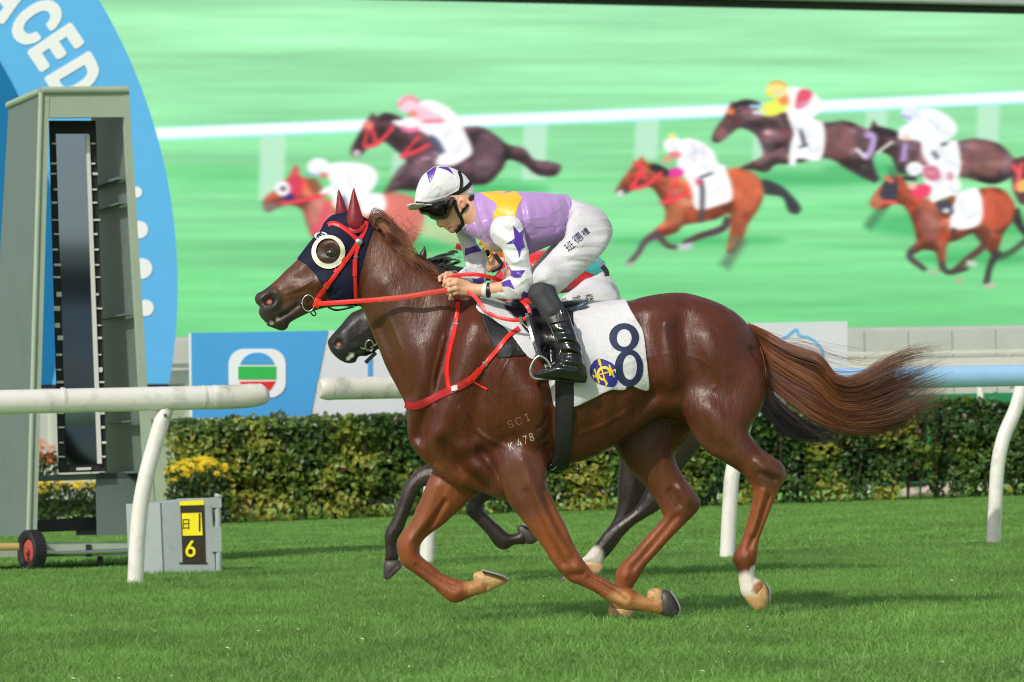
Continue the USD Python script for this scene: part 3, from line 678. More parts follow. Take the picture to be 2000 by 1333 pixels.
# dark bay with yellow cap
bar([(1690, 300), (1700, 330), (1712, 354)], (22, 16, 12), DK, 4); bar([(1650, 310), (1690, 340), (1712, 352)], (30, 18, 10), (60, 48, 56), 5)
blob([(1391, 274), (1398, 252), (1418, 224), (1431, 198), (1440, 208), (1468, 196), (1484, 207), (1540, 222), (1612, 240), (1648, 236), (1684, 248), (1704, 262), (1712, 292), (1694, 318), (1662, 328), (1614, 309), (1548, 320), (1514, 322), (1498, 336), (1470, 332), (1448, 328), (1470, 316), (1490, 304), (1486, 282), (1474, 262), (1446, 250), (1424, 264), (1402, 279)], (98, 74, 80), 3, var=0.42)
blob([(1618, 250), (1650, 246), (1668, 290), (1640, 312), (1612, 300)], (140, 96, 92), 8, 0.6); blob([(1396, 268), (1408, 250), (1424, 262), (1404, 276)], (170, 110, 108), 4, .7)
bar([(1432, 208), (1456, 200), (1484, 206)], 10, (44, 40, 46), 3); disc(1428, 219, 7, (250, 130, 70), 3); disc(1498, 259, 5, (220, 190, 190), 3)
blob([(1536, 172), (1580, 177), (1602, 194), (1609, 212), (1589, 231), (1608, 241), (1611, 286), (1600, 314), (1558, 311), (1554, 323), (1541, 321), (1543, 284), (1549, 258), (1536, 222)], WH, 2.5)
blob([(1484, 208), (1518, 194), (1540, 196), (1534, 216), (1506, 228), (1482, 222)], (244, 246, 96), 3); bar([(1464, 208), (1490, 208)], 7, (170, 220, 250), 3); bar([(1470, 220), (1492, 220)], 8, (214, 238, 250), 3)
blob([(1562, 177), (1586, 180), (1575, 206), (1555, 212)], (236, 84, 112), 2.5); blob([(1520, 192), (1536, 184), (1540, 202), (1526, 204)], (244, 130, 90), 3, .9)
disc(1517, 176, 21, (255, 238, 140), 2.5, 17); bar([(1498, 182), (1516, 190)], 7, (252, 240, 60), 3); bar([(1504, 164), (1520, 160), (1534, 168)], 5, (250, 140, 60), 3, .8)
bar([(1563, 252), (1572, 284)], 7, (70, 70, 84), 2.5); bar([(1560, 288), (1578, 284)], 4, (80, 80, 90), 2)
# dark horse with lilac bridle, white rider
bar([(1752, 330), (1726, 400), (1694, 446)], (30, 22, 16), (62, 124, 84), 7, 0.7)
blob([(1672, 290), (1682, 270), (1700, 250), (1706, 236), (1714, 246), (1744, 258), (1797, 278), (1870, 276), (1906, 271), (1952, 282), (1980, 308), (1998, 320), (1990, 334), (1968, 350), (1938, 360), (1878, 346), (1802, 344), (1756, 336), (1740, 306), (1716, 296), (1690, 306)], (92, 70, 76), 3, var=0.36)
blob([(1900, 280), (1940, 284), (1960, 310), (1940, 345), (1900, 330)], (156, 104, 96), 8, 0.65); blob([(1876, 300), (1892, 296), (1890, 342), (1874, 340)], (180, 120, 110), 6, .5)
blob([(1700, 250), (1730, 250), (1760, 262), (1742, 268), (1712, 262)], (46, 38, 44), 3, .9)
bar([(1690, 262), (1706, 268), (1700, 296), (1688, 310)], 13, (196, 170, 226), 3.5); bar([(1672, 290), (1690, 308)], 8, (240, 236, 248), 3); bar([(1768, 280), (1764, 316)], 11, (186, 160, 220), 3.5); bar([(1712, 300), (1744, 276)], 6, (236, 240, 226), 2.5)
blob([(1756, 272), (1756, 252), (1774, 240), (1796, 213), (1836, 217), (1867, 242), (1867, 262), (1850, 276), (1870, 276), (1874, 344), (1840, 352), (1812, 320), (1800, 298), (1796, 276)], (250, 252, 255), 2.5)
disc(1779, 222, 19, (240, 246, 255), 2.5, 15); bar([(1760, 226), (1780, 232)], 5, (150, 170, 220), 3); bar([(1764, 272), (1776, 268)], 12, (240, 190, 170), 3, .7)
bar([(1822, 296), (1832, 310)], 9, (110, 116, 130), 3); bar([(1838, 284), (1850, 280)], 6, (90, 96, 104), 2.5)
# bay horse with navy hood, low at the right
bar([(1980, 410), (1992, 440), (2016, 470)], (22, 14, 12), (54, 46, 50), 3.5); bar([(2010, 465), (1976, 492), (1950, 505)], (12, 11, 12), (70, 92, 72), 4)
bar([(1908, 450), (1922, 478), (1890, 506), (1862, 530)], (18, 14, 11, 9), (96, 62, 56), 3); bar([(1888, 512), (1908, 518)], 9, (220, 214, 204), 3)
bar([(1794, 482), (1776, 500), (1808, 528)], (18, 12, 9), (80, 66, 72), 3); disc(1822, 532, 9, (180, 190, 170), 3, 5)
blob([(1699, 400), (1706, 382), (1722, 362), (1740, 348), (1756, 342), (1776, 366), (1800, 384), (1830, 393), (1866, 380), (1914, 369), (1942, 366), (1966, 376), (1982, 403), (1979, 430), (1960, 456), (1952, 480), (1944, 502), (1928, 488), (1922, 470), (1904, 455), (1870, 469), (1850, 478), (1846, 512), (1836, 530), (1828, 494), (1804, 488), (1784, 490), (1790, 470), (1782, 434), (1766, 404), (1746, 398), (1720, 410)], (170, 86, 60), 2.6, var=0.3)
blob([(1926, 374), (1960, 380), (1978, 408), (1972, 436), (1940, 450), (1916, 420)], (222, 98, 68), 7, .7); blob([(1796, 400), (1830, 404), (1836, 460), (1806, 470)], (150, 96, 92), 7, .6)
bar([(1838, 512), (1850, 532), (1890, 524)], (11, 10, 9), (70, 60, 64), 3); bar([(1866, 548), (1880, 548)], 7, (200, 180, 160), 3)
bar([(1950, 490), (1934, 520), (1926, 556)], (17, 11, 11), (62, 54, 56), 3); disc(1934, 558, 11, (205, 190, 180), 3, 5)
blob([(1718, 388), (1724, 362), (1736, 348), (1752, 350), (1750, 390), (1734, 394)], (60, 62, 76), 2.6); bar([(1728, 346), (1744, 356)], 9, (250, 120, 90), 2.5); bar([(1722, 394), (1752, 396)], 8, (248, 92, 84), 2.5)
blob([(1700, 400), (1712, 378), (1724, 392), (1716, 408)], (206, 126, 92), 3, .8)
blob([(1800, 326), (1820, 324), (1848, 336), (1874, 352), (1877, 368), (1866, 376), (1911, 369), (1915, 437), (1858, 447), (1858, 412), (1866, 384), (1846, 386), (1820, 396), (1814, 372), (1804, 352)], WH, 2.5)
blob([(1802, 328), (1828, 326), (1838, 348), (1822, 354), (1806, 346)], (206, 84, 116), 3, .8); disc(1818, 338, 9, (246, 200, 214), 3, .8)
blob([(1778, 366), (1800, 360), (1818, 366), (1812, 384), (1786, 386)], (246, 70, 110), 3); blob([(1852, 336), (1862, 342), (1860, 352), (1850, 350)], (220, 110, 130), 3, .8)
disc(1786, 330, 17, WH, 2.5, 14); bar([(1764, 348), (1790, 350)], 8, (44, 40, 48), 3); disc(1782, 364, 9, (246, 200, 180), 3, 7)
blob([(1828, 396), (1852, 392), (1862, 412), (1858, 420), (1836, 412)], (66, 72, 88), 2.5); bar([(1863, 446), (1862, 470)], 8, (70, 56, 58), 2.5); disc(1848, 412, 7, (240, 240, 240), 3, 5)
# the next horse's head at the right edge
blob([(1976, 322), (1990, 308), (2030, 310), (2040, 390), (1996, 400), (1980, 372)], (92, 60, 60), 4); bar([(1978, 322), (1990, 342), (1982, 372)], 10, (248, 84, 96), 3); bar([(1996, 318), (1988, 372)], 8, (248, 96, 96), 3); blob([(1985, 360), (2005, 350), (2006, 372), (1990, 376)], (250, 190, 110), 3)
# creases and soft shade on the over-exposed white clothes of the filmed riders
for x, y in ((850, 225), (875, 262), (895, 290), (680, 350), (660, 372), (725, 398), (1362, 300), (1385, 330), (1396, 372), (1352, 300), (1572, 205), (1580, 262), (1590, 290), (1556, 250), (1826, 240), (1846, 258), (1838, 300), (1858, 320), (1840, 352), (1884, 402), (1900, 420), (1862, 372), (1786, 226), (1316, 288), (798, 210), (622, 332), (1518, 182), (1786, 334)):
    q_ = np.random.default_rng(x * 7 + y); a_ = q_.uniform(-1.2, 1.4); l_ = q_.uniform(8, 17)
    bar([(x - l_ * math.cos(a_), y - l_ * math.sin(a_)), (x + q_.normal(0, 3), y + q_.normal(0, 3)), (x + l_ * math.cos(a_), y + l_ * math.sin(a_))], q_.uniform(4, 9), (214, 222, 236), 5, 0.6)
ledn = 1 + 0.006 * rng.standard_normal((len(PX), 1))
c3 = col.reshape(NX, NZ, 3)
soft = np.stack([ndimage.gaussian_filter(c3[..., k], (1.15, 0.95)) for k in range(3)], -1).reshape(-1, 3)
col = np.clip(soft * ledn, 0, 255) / 255
lin = np.where(col <= 0.04045, col / 12.92, ((col + 0.055) / 1.055) ** 2.4)
led = usdkit.material(stage, '/World/Looks/lit_screen', {
    'c': ('attribute', {'attribute': 'tint'}), 'k': ('principled_bsdf', {'base_color': (0.012, 0.012, 0.012), 'roughness': 0.4, 'specular_ior_level': 0.2, 'emission_strength': 0.94})},
    [('c.color', 'k.emission_color')], surface='k.BSDF')
i, j = np.meshgrid(np.arange(NX - 1), np.arange(NZ - 1), indexing='ij'); a = (i * NZ + j).ravel()
sf = np.vstack([np.stack([a, a + NZ, a + NZ + 1], 1), np.stack([a, a + NZ + 1, a + 1], 1)])
m_dark = mat('screen_casing', srgb(34, 36, 38), 0.5, var=0.1)
m_grey = mat('grey_cladding', srgb(186, 186, 184), 0.55, var=0.05, vscale=2)
m_roof = mat('grey_roof_edge', srgb(160, 163, 166), 0.6, var=0.05)
scr = thing('video_screen', 'huge lit video screen showing a replay of galloping horses on green turf', 'screen')
put('screen_picture', (gv, sf), led, scr, colors=lin)
def wall(sa, sb, z0, z1, front, thick, p0=SP0):
    o = p0 + N_ * front
    q = np.array([o + W_ * sa + Z_ * z0, o + W_ * sb + Z_ * z0, o + W_ * sb + Z_ * z1, o + W_ * sa + Z_ * z1])
    return slab(q, -N_ * thick)
put('bezel', wall(s0 - .3, s1 + .3, zt + .004, zt + 0.14, 0.12, 0.5), m_dark, scr)
put('bezel', wall(s0 - .3, s1 + .3, zb - 0.08, zb - .004, 0.03, 0.4), m_grey, scr)
put('casing', wall(s0 - .3, s1 + .3, zb - 0.05, zt + 0.14, -0.4, 1.0), m_dark, scr)
eave = thing('screen_canopy', 'pale grey canopy edge running above the video screen', 'canopy')
put('fascia', wall(s0 - 1, s1 + 1, zt + 0.16, zt + 1.2, 0.5, 1.6), m_roof, eave)
# plinth of separate grey panels under the screen
plinth = thing('screen_plinth', 'low grey panelled wall directly under the video screen', 'wall')
zp = on_screen([1800, 684])[2]
pw = np.linalg.norm(on_screen([1890, 660]) - on_screen([1805, 660]))
k = s0
while k < s1:
    put('panel', wall(k + .012, k + pw - .012, 0.3, zb - 0.085, 0.3 + 0.004 * rng.standard_normal(), 0.25), m_grey, plinth); k += pw
put('backing', wall(s0, s1, 0.0, zb - 0.14, 0.2, 0.3), m_dark, plinth)

# white barrier in front of the plinth
BP0 = np.array([0, 46.0, 0]); m_cream = mat('cream_barrier', srgb(214, 212, 204), 0.5, var=0.05)
bar_ = thing('white_barrier', 'long off-white barrier wall with a thin top rail in front of the grey plinth', 'barrier')
def zon(p0, x, y): return onplane([x, y], p0, N_)[2]
sb0, sb1 = (onplane([-260, 700], BP0, N_) - BP0) @ W_, (onplane([2260, 700], BP0, N_) - BP0) @ W_
put('top_rail', wall(sb0, sb1, zon(BP0, 1850, 692), zon(BP0, 1850, 685), 0.05, 0.1, BP0), m_cream, bar_)
put('barrier_panel', wall(sb0, sb1, zon(BP0, 1850, 745), zon(BP0, 1850, 697), 0.0, 0.1, BP0), m_cream, bar_)
for s in np.arange(sb0, sb1, 3.0): put('post', wall(s, s + .06, 0, zon(BP0, 1850, 690), -.12, 0.06, BP0), m_cream, bar_)

# far green fence and onlookers, seen at the right over the hedge
m_gfence = mat('green_mesh_fence', srgb(30, 130, 84), 0.7, var=0.15)
GP0 = np.array([0, 44.5, 0])
gf = thing('green_fence', 'bright green low fence seen over the hedge at the right edge', 'fence')
ga, gb = [(onplane([x, 770], GP0, N_) - GP0) @ W_ for x in (1700, 2300)]
put('fence_sheet', wall(ga, gb, 0.2, zon(GP0, 1930, 768), 0, 0.03, GP0), m_gfence, gf)
for s in np.linspace(ga, gb, 6): put('post', wall(s, s + .05, 0, zon(GP0, 1930, 766), -.04, 0.05, GP0), m_gfence, gf)

# ---- round blue sign
DP0 = np.array([0, 41.0, 0]); on_d = lambda p: onplane(p, DP0, N_)
m_sky = mat('blue_sign_face', srgb(96, 178, 236), 0.4, var=0.02, vscale=1.5, spec=0.3)
m_navy = mat('deep_blue_sign_face', srgb(20, 110, 165), 0.4, spec=0.3)
m_wht = mat('white_print', srgb(232, 235, 238), 0.45, spec=0.3)
dO = on_d([0, 500.0]); 
def in_d(g):       # pixel polygon -> (along, up) on the sign's plane
    def f(xy):
        p = on_d(np.asarray(xy)) - dO; return np.stack([p @ W_, p[:, 2]], 1)
    return shapely.transform(g, f)
def disc_piece(g, depth, back=0.0): return extrude(in_d(g), dO + N_ * back, W_, Z_, N_, depth)
sign = thing('round_sign', 'giant round sky-blue sign with white capital letters along its rim, cut by the left edge', 'sign')
box_ = shapely.box(-330, -260, 500, 752)
ringp = Point(-750, 560).buffer(1097, 96).intersection(box_)
corep = Point(-750, 560).buffer(868, 96).intersection(box_)
put('sign_face', disc_piece(ringp, 0.12, -0.12), m_sky, sign)
put('inner_disc', disc_piece(corep, 0.02, 0.004), m_navy, sign)
for ch, x, y, a in (('A', 22, -10, 50), ('C', 71, 43, 53), ('E', 109, 93, 56), ('D', 146, 152, 59)):
    put('letter', disc_piece(text_poly(ch, x, y, 92, math.radians(a), True, 0.70).buffer(3.6), 0.006, 0.003), m_wht, sign)
for x, y, r in ((266, 376, 11), (272, 449, 17), (277, 525, 20), (284, 602, 16)):
    put('dot', disc_piece(Point(x, y).buffer(r), 0.006, 0.003), m_wht, sign)
m_pale = mat('pale_green_steel', srgb(160, 172, 148), 0.5, var=0.06)
put('support_leg', disc_piece(Polygon([(292, 754), (374, 748), (372, 800), (338, 890), (330, 1010), (300, 1010)]), 0.1, -0.3), m_pale, sign)
put('base_beam', disc_piece(Polygon([(-330, 754), (330, 750), (330, 758), (-330, 762)]), 0.2, -0.2), m_dark, sign)

# ---- advertising boards above the hedge
hb = ground(430, 1025.0)
AP0 = hb - N_ * 1.6; on_a = lambda p: onplane(p, AP0, N_); aO = on_a([372, 812.0])
def in_a(g):
    def f(xy):
        p = on_a(np.asarray(xy)) - aO; return np.stack([p @ W_, p[:, 2]], 1)
    return shapely.transform(g, f)
def ad(g, depth, back=0.0): return extrude(in_a(g), aO + N_ * back, W_, Z_, N_, depth)
m_adb = mat('blue_board_print', srgb(74, 160, 222), 0.45, var=0.02, vscale=1); m_adw = mat('white_board_print', srgb(214, 218, 224), 0.45, var=0.02, vscale=1)
m_adg = mat('green_logo_print', srgb(52, 182, 84), 0.5); m_adr = mat('red_logo_print', srgb(222, 40, 40), 0.5); m_adl = mat('light_blue_print', srgb(110, 182, 232), 0.5)
board = thing('advertising_board', 'long blue and white advertising board with a rounded broadcaster logo, above the hedge', 'billboard')
put('board', ad(Polygon([(373, 651), (1655, 628), (1655, 792), (375, 817)]), 0.12, -0.12), m_adw, board)
put('blue_panel', ad(Polygon([(373, 651), (640, 646.2), (606, 812.5), (375, 817)]), 0.01, 0.003), m_adb, board)
def rrect(x0, y0, x1, y1, r): return shapely.box(x0 + r, y0 + r, x1 - r, y1 - r).buffer(r, 12)
lg = rrect(446, 682, 557, 777, 30)
put('logo_ring', ad(lg.difference(rrect(466, 690, 537, 769, 34).union(shapely.box(0, 0, 1, 1))), 0.008, 0.016), m_wht, board)
inner = rrect(466, 689, 537, 771, 34)
put('logo_ground', ad(inner, 0.008, 0.015), m_wht, board)
put('logo_dome', ad(inner.intersection(shapely.box(460, 680, 545, 712)), 0.008, 0.025), m_adb, board)
put('logo_band', ad(shapely.box(464, 716, 538, 741), 0.008, 0.025), m_adg, board)
put('logo_red', ad(Polygon([(466, 746), (537, 745), (528, 760), (518, 767), (486, 768), (476, 760)]), 0.008, 0.025), m_adr, board)
put('blue_mark', ad(shapely.box(718, 700, 727, 760), 0.008, 0.003), m_adb, board)
from shapely.geometry import LineString
put('horse_outline', ad(LineString(spline([(1500, 690), (1520, 668), (1535, 658), (1555, 644), (1560, 655), (1580, 660), (1600, 676), (1606, 688), (1604, 720)], 6)).buffer(2.6), 0.006, 0.003), m_adl, board)
for s in (0.4, 3.2, 6.0, 8.6): put('stand', slab(np.array([aO + W_ * s - N_ * .13 + Z_ * z for z in (-aO[2], 0.2)] + [aO + W_ * (s + .06) - N_ * .13 + Z_ * z for z in (0.2, -aO[2])]), -N_ * .05), m_dark, board)

# ---- hedges
leaf_m = usdkit.material(stage, '/World/Looks/hedge_leaf', {
    'g': ('geometry', {}), 'n': ('noise_texture', {'scale': 1.5, 'detail': 3}), 'c': ('attribute', {'attribute': 'tint'}),
    'h': ('hsv', {}), 'vr': ('map_range', {'to_min': 0.6, 'to_max': 1.35}),
    'p': ('principled_bsdf', {'roughness': 0.4, 'specular_ior_level': 0.4}), 't': ('translucent_bsdf', {}), 'm': ('mix_closure', {'fac': 0.28})},
    [('g.random_per_island', 'vr.value'), ('c.color', 'h.color'), ('vr.result', 'h.value'), ('h.color', 'p.base_color'), ('h.color', 't.color'), ('p.BSDF', 'm.closure1'), ('t.BSDF', 'm.closure2')], surface='m.closure')
def leaf_mesh(c, size, up, r):
    """folded leaves: centres c (n,3), each five-point and creased along its midrib"""
    n = len(c); a = r.uniform(0, 2 * np.pi, n)
    nrm = up + r.normal(0, 0.55, (n, 3)); nrm /= np.linalg.norm(nrm, axis=1, keepdims=True)
    t = np.cross(nrm, r.normal(0, 1, (n, 3))); t /= np.linalg.norm(t, axis=1, keepdims=True); b = np.cross(nrm, t)
    L = (size * r.uniform(0.7, 1.3, n))[:, None]; w = L * 0.36
    p0 = c - t * L / 2; p1 = c + t * L / 2 - nrm * L * 0.12; ml = c + b * w + nrm * L * 0.1; mr = c - b * w + nrm * L * 0.1
    v = np.stack([p0, ml, p1, mr, c - t * L * 0.05], 1).reshape(-1, 3); k = np.arange(n)[:, None] * 5
    f = np.vstack([k + [0, 4, 1], k + [1, 4, 2], k + [0, 3, 4], k + [4, 3, 2]])
    return v, f
def hedge(label, sa, sb, depth, hgt, yellow, seed, gap=None, nleaf=1250):
    r = np.random.default_rng(seed)
    h = thing('hedge', label, 'hedge', tuple(hb + W_ * (sa + sb) / 2), group='clipped hedges behind the track')
    n = int(nleaf * (sb - sa))
    s = r.uniform(sa, sb, n); z = hgt * r.uniform(0.02, 1, n) ** 0.9
    top = r.random(n) < 0.22; z[top] = hgt * r.uniform(0.93, 1.0, top.sum())
    d = np.where(top, r.uniform(0, depth, n), np.abs(r.normal(0, 0.09, n)))
    bulge = 0.30 * (meshkit.fbm(np.stack([s * 1.1, z * 2, np.full(n, seed + .5)], 1), 3) - 0.5) * 2
    hh = 0.30 * (meshkit.fbm(np.stack([s * 0.9, d * 2, np.full(n, seed + 7.5)], 1), 3) - 0.5)
    z = np.clip(z * (1 + hh), 0.03, None)
    edge = np.minimum(s - sa, sb - s); round_ = np.clip(1 - edge / 0.35, 0, 1) ** 2 * 0.35
    d = d + bulge + round_ + 0.12 * np.clip(z / hgt - 0.7, 0, 1) ** 1.5
    ok = np.ones(n, bool)
    if gap is not None: ok &= ~((np.abs(s - gap[0]) < gap[1] * (1 - z / gap[2])) & (z < gap[2]))
    s, z, d, top = s[ok], z[ok], d[ok], top[ok]
    c = hb + s[:, None] * W_ - d[:, None] * N_ + z[:, None] * Z_
    up = np.where(top[:, None], Z_ * 0.9 + N_ * 0.4, N_ * 0.8 + Z_ * 0.55)
    yl = meshkit.fbm(np.stack([s * 1.6, z * 1.8, np.full(len(s), seed * 1.7)], 1), 3)
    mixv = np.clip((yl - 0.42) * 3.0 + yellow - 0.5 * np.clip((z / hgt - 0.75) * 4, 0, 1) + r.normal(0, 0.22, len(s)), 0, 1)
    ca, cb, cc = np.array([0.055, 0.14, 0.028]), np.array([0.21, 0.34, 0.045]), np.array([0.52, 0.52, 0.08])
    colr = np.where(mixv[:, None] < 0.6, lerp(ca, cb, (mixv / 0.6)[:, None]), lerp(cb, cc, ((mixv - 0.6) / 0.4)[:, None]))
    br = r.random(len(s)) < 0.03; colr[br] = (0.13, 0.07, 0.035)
    v, f = leaf_mesh(c, 0.108, up, r); 
    big = np.argsort(d + 0.1 * r.random(len(d)))[:150]
    keep = np.ones(len(s), bool); keep[big] = False
    kf = np.concatenate([keep] * 4); 
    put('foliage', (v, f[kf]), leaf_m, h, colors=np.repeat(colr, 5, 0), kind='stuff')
    for b in big:
        put('leaf', (v[b * 5:b * 5 + 5], np.array([[0, 4, 1], [1, 4, 2], [0, 3, 4], [4, 3, 2]])), leaf_m, h, colors=np.repeat(colr[b:b + 1], 5, 0))
    q = [hb + W_ * (sa + .12) - N_ * 0.16, hb + W_ * (sb - .12) - N_ * 0.16]
    st = []
    for x in np.arange(sa + .2, sb - .1, 0.22):
        b0 = hb + W_ * x - N_ * r.uniform(0.1, 0.35)
        for _ in range(3): st.append(tube([b0, b0 + Z_ * hgt * .45 + W_ * r.normal(0, .08), b0 + Z_ * hgt * .85 + W_ * r.normal(0, .16) + N_ * r.normal(.05, .1)], [.014, .01, .005], 5))
    put('stems', cat_(*st), m_soil, h, kind='stuff')
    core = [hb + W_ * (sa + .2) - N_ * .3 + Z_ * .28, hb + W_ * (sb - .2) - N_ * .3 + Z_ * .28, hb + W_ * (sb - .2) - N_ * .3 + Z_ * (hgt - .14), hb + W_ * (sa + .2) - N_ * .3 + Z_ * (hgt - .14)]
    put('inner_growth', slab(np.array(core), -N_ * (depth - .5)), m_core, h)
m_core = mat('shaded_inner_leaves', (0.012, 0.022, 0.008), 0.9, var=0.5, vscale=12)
sx = lambda x, y: (ground(x, y) - hb) @ W_
hs = lambda X: (onplane([X, 900.0], hb, N_) - hb) @ W_
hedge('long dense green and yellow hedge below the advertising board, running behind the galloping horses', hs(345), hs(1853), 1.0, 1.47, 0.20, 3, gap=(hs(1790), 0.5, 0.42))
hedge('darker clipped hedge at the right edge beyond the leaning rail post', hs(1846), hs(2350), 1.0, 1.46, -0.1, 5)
m_stone = mat('pale_stone', srgb(176, 160, 152), 0.8, var=0.2)
def rock(px_, py_, rx, rz, seed):
    g = ground(px_, py_) ; t_ = trimesh.creation.icosphere(2); v = np.array(t_.vertices); v *= 1 + 0.25 * (meshkit.fbm(v * 1.7 + seed, 3)[:, None] - .5) * 2
    return trimesh.Trimesh(g + v * np.array([rx, rx * .8, rz]) + Z_ * rz * .5, t_.faces)
for x, y, a_, b_, lab in ((1778, 970, .16, .1, 'flat pale stone under the hedge, left of its gap'), (1835, 968, .34, .14, 'broad pinkish boulder in the gap of the hedge by a short post')):
    t_ = rock(x, y, a_, b_, x); put('stone', t_, m_stone, smooth=True, label=lab, cat='stone', group='stones at the foot of the hedge')
gpst = ground(1857, 972.0); 
pst = thing('marker_post', 'short white marker post standing in the gap of the hedge', 'post', tuple(gpst), group='short white posts by the hedge')
put('shaft', tube([gpst, gpst + Z_ * .5], .052, 12), m_white, pst); put('cap', trimesh.Trimesh(trimesh.creation.icosphere(2, .056).vertices + gpst + Z_ * .5, trimesh.creation.icosphere(2).faces), m_white, pst)
gp2 = GP0 + W_ * ((onplane([1915, 770], GP0 + N_ * .3, N_) - GP0) @ W_) + N_ * .3
ps2 = thing('marker_post', 'white post standing before the green fence, above the dark hedge', 'post', tuple(gp2), group='short white posts by the hedge')
put('shaft', tube([gp2, gp2 + Z_ * (zon(GP0, 1915, 748))], .06, 12), m_white, ps2); put('foot', tube([gp2, gp2 + Z_ * .06], .1, 12), m_white, ps2)

# ------------------------------------------------------------------ the grandstand across the track, behind the camera: what the mirror shows
m_conc = mat('stand_concrete', srgb(176, 168, 160), .8, var=.08, vscale=.4); m_stglass = mat('stand_dark_glass', srgb(40, 48, 56), .15, spec=.6); m_seat = mat('stand_seats', srgb(140, 160, 186), .6, var=.4, vscale=2); m_strf = mat('stand_roof', srgb(196, 200, 204), .5)
gs_ = thing('grandstand', 'tall grandstand seen only as a dim reflection in the winning-post mirror', 'grandstand', (0, -95, 0))
def stand(name, y0, y1, z0, z1, m_, x0=-150, x1=190): t_ = trimesh.creation.box((x1 - x0, y1 - y0, z1 - z0)); t_.apply_translation(((x0 + x1) / 2, (y0 + y1) / 2, (z0 + z1) / 2)); return put(name, t_, m_, gs_)
for k in range(2):
    z = 1.5 + 3.6 * k; y = -78 - 8 * k
    for q in range(8): stand('terrace_step', y - .9 * q - .9, y - .9 * q - .01, z + .4 * q - (1.4 if k == 0 and 0 else .5), z + .4 * q - .004 * (q + 1), m_seat if q % 2 else m_conc)
    stand('balcony_front', y, y + .3, z - 1.2, z + .6, m_conc); pass
stand('back_wall', -112, -100, 0, 8.8, m_strf); stand('glazing', -111, -99.6, 8.81, 10.3, m_stglass); stand('fascia', -112, -98, 10.31, 11.4, m_conc); stand('light_band', -99.9, -99.5, 7.2, 8.79, m_strf)

# pale clippings scattered on the turf
rc = np.random.default_rng(77); vs, fs = [], []
for k in range(110):
    y = CAM[1] + 11.2 + 9 * rc.random() ** 1.4; d_ = y - CAM[1]; x = rc.uniform(-1, 1) * d_ * 1000 / FPX
    a = rc.uniform(0, 6.28); l_ = rc.uniform(.004, .012); w_ = rc.uniform(.002, .004); e1 = np.array([math.cos(a), math.sin(a), rc.uniform(-.2, .3)]); e2 = np.array([-math.sin(a), math.cos(a), rc.uniform(-.2, .2)])
    o = np.array([x, y, rc.uniform(.025, .045)]); n0 = len(vs); vs += [o - e1 * l_, o + e2 * w_, o + e1 * l_, o - e2 * w_ + Z_ * .003]; fs += [[n0, n0 + 1, n0 + 2], [n0, n0 + 2, n0 + 3]]
put('grass_clippings', (np.array(vs), np.array(fs)), mat('pale_clippings', srgb(205, 200, 170), .7), kind='stuff', label='tiny pale clippings and petals scattered over the turf', cat='clippings')
# ------------------------------------------------------------------ horses
def coat_mat(name, rough, bump=0.25, spec=0.5, coat=0.0):
    return usdkit.material(stage, '/World/Looks/' + name, {
        'g': ('geometry', {}), 'c': ('attribute', {'attribute': 'tint'}), 'mp': ('mapping', {'scale': (1.0, 1.0, 0.35), 'rotation': (0, 0.5, 0)}),
        'n': ('noise_texture', {'scale': 9, 'detail': 4, 'roughness': 0.6}), 'n2': ('noise_texture', {'scale': 170, 'detail': 3, 'roughness': 0.7}), 'n3': ('noise_texture', {'scale': 22, 'detail': 3, 'roughness': 0.55}),
        'r': ('map_range', {'from_min': 0.3, 'from_max': 0.7, 'to_min': 0.8, 'to_max': 1.2, 'clamp': True}),
        'r2': ('map_range', {'from_min': 0.3, 'from_max': 0.7, 'to_min': 0.84, 'to_max': 1.14, 'clamp': True}), 'mm': ('math', {'math_type': 'multiply'}),
        'rr': ('map_range', {'from_min': 0.35, 'from_max': 0.65, 'to_min': rough - 0.10, 'to_max': rough + 0.12, 'clamp': True}),
        'sc': ('separate_color', {}), 'ra': ('map_range', {'from_min': 0.10, 'from_max': 0.21, 'to_min': 0.0, 'to_max': 0.11, 'clamp': True}), 'rs': ('math', {'math_type': 'add'}),
        's': ('vector_math', {'math_type': 'scale'}), 'b': ('bump', {'strength': bump, 'distance': 0.004}), 'b2': ('bump', {'strength': 0.35, 'distance': 0.02}),
        'p': ('principled_bsdf', {'specular_ior_level': spec, 'coat_weight': coat, 'coat_roughness': 0.25})},
        [('g.position', 'mp.vector'), ('mp.vector', 'n.vector'), ('mp.vector', 'n2.vector'), ('mp.vector', 'n3.vector'), ('n.fac', 'r.value'), ('n2.fac', 'r2.value'), ('r.result', 'mm.value1'), ('r2.result', 'mm.value2'),
         ('c.color', 's.vector1'), ('mm.value', 's.scale'), ('s.vector', 'p.base_color'), ('n3.fac', 'rr.value'), ('c.color', 'sc.color'), ('sc.r', 'ra.value'), ('rr.result', 'rs.value1'), ('ra.result', 'rs.value2'), ('rs.value', 'p.roughness'),
         ('n3.fac', 'b2.height'), ('b2.normal', 'b.normal'), ('n2.fac', 'b.height'), ('b.normal', 'p.normal')], surface='p.BSDF')
m_coat = coat_mat('chestnut_coat', 0.41, bump=0.45, spec=0.46)
m_coat2 = coat_mat('black_brown_coat', 0.4, spec=0.45)
m_hoof = mat('dark_hoof', srgb(58, 54, 52), 0.45, var=0.25, vscale=30, bump=0.2, bscale=90)
m_hoofp = mat('pale_hoof', srgb(186, 148, 100), 0.5, var=0.25, vscale=30, dirt=(srgb(70, 62, 30), 30, 0.52, 0.7), bump=0.2, bscale=90)
m_shoe = mat('worn_steel_shoe', srgb(190, 190, 188), 0.3, metal=0.9, var=0.1)
m_eye = mat('dark_eye', srgb(22, 12, 8), 0.06, spec=0.8, coat=0.8)
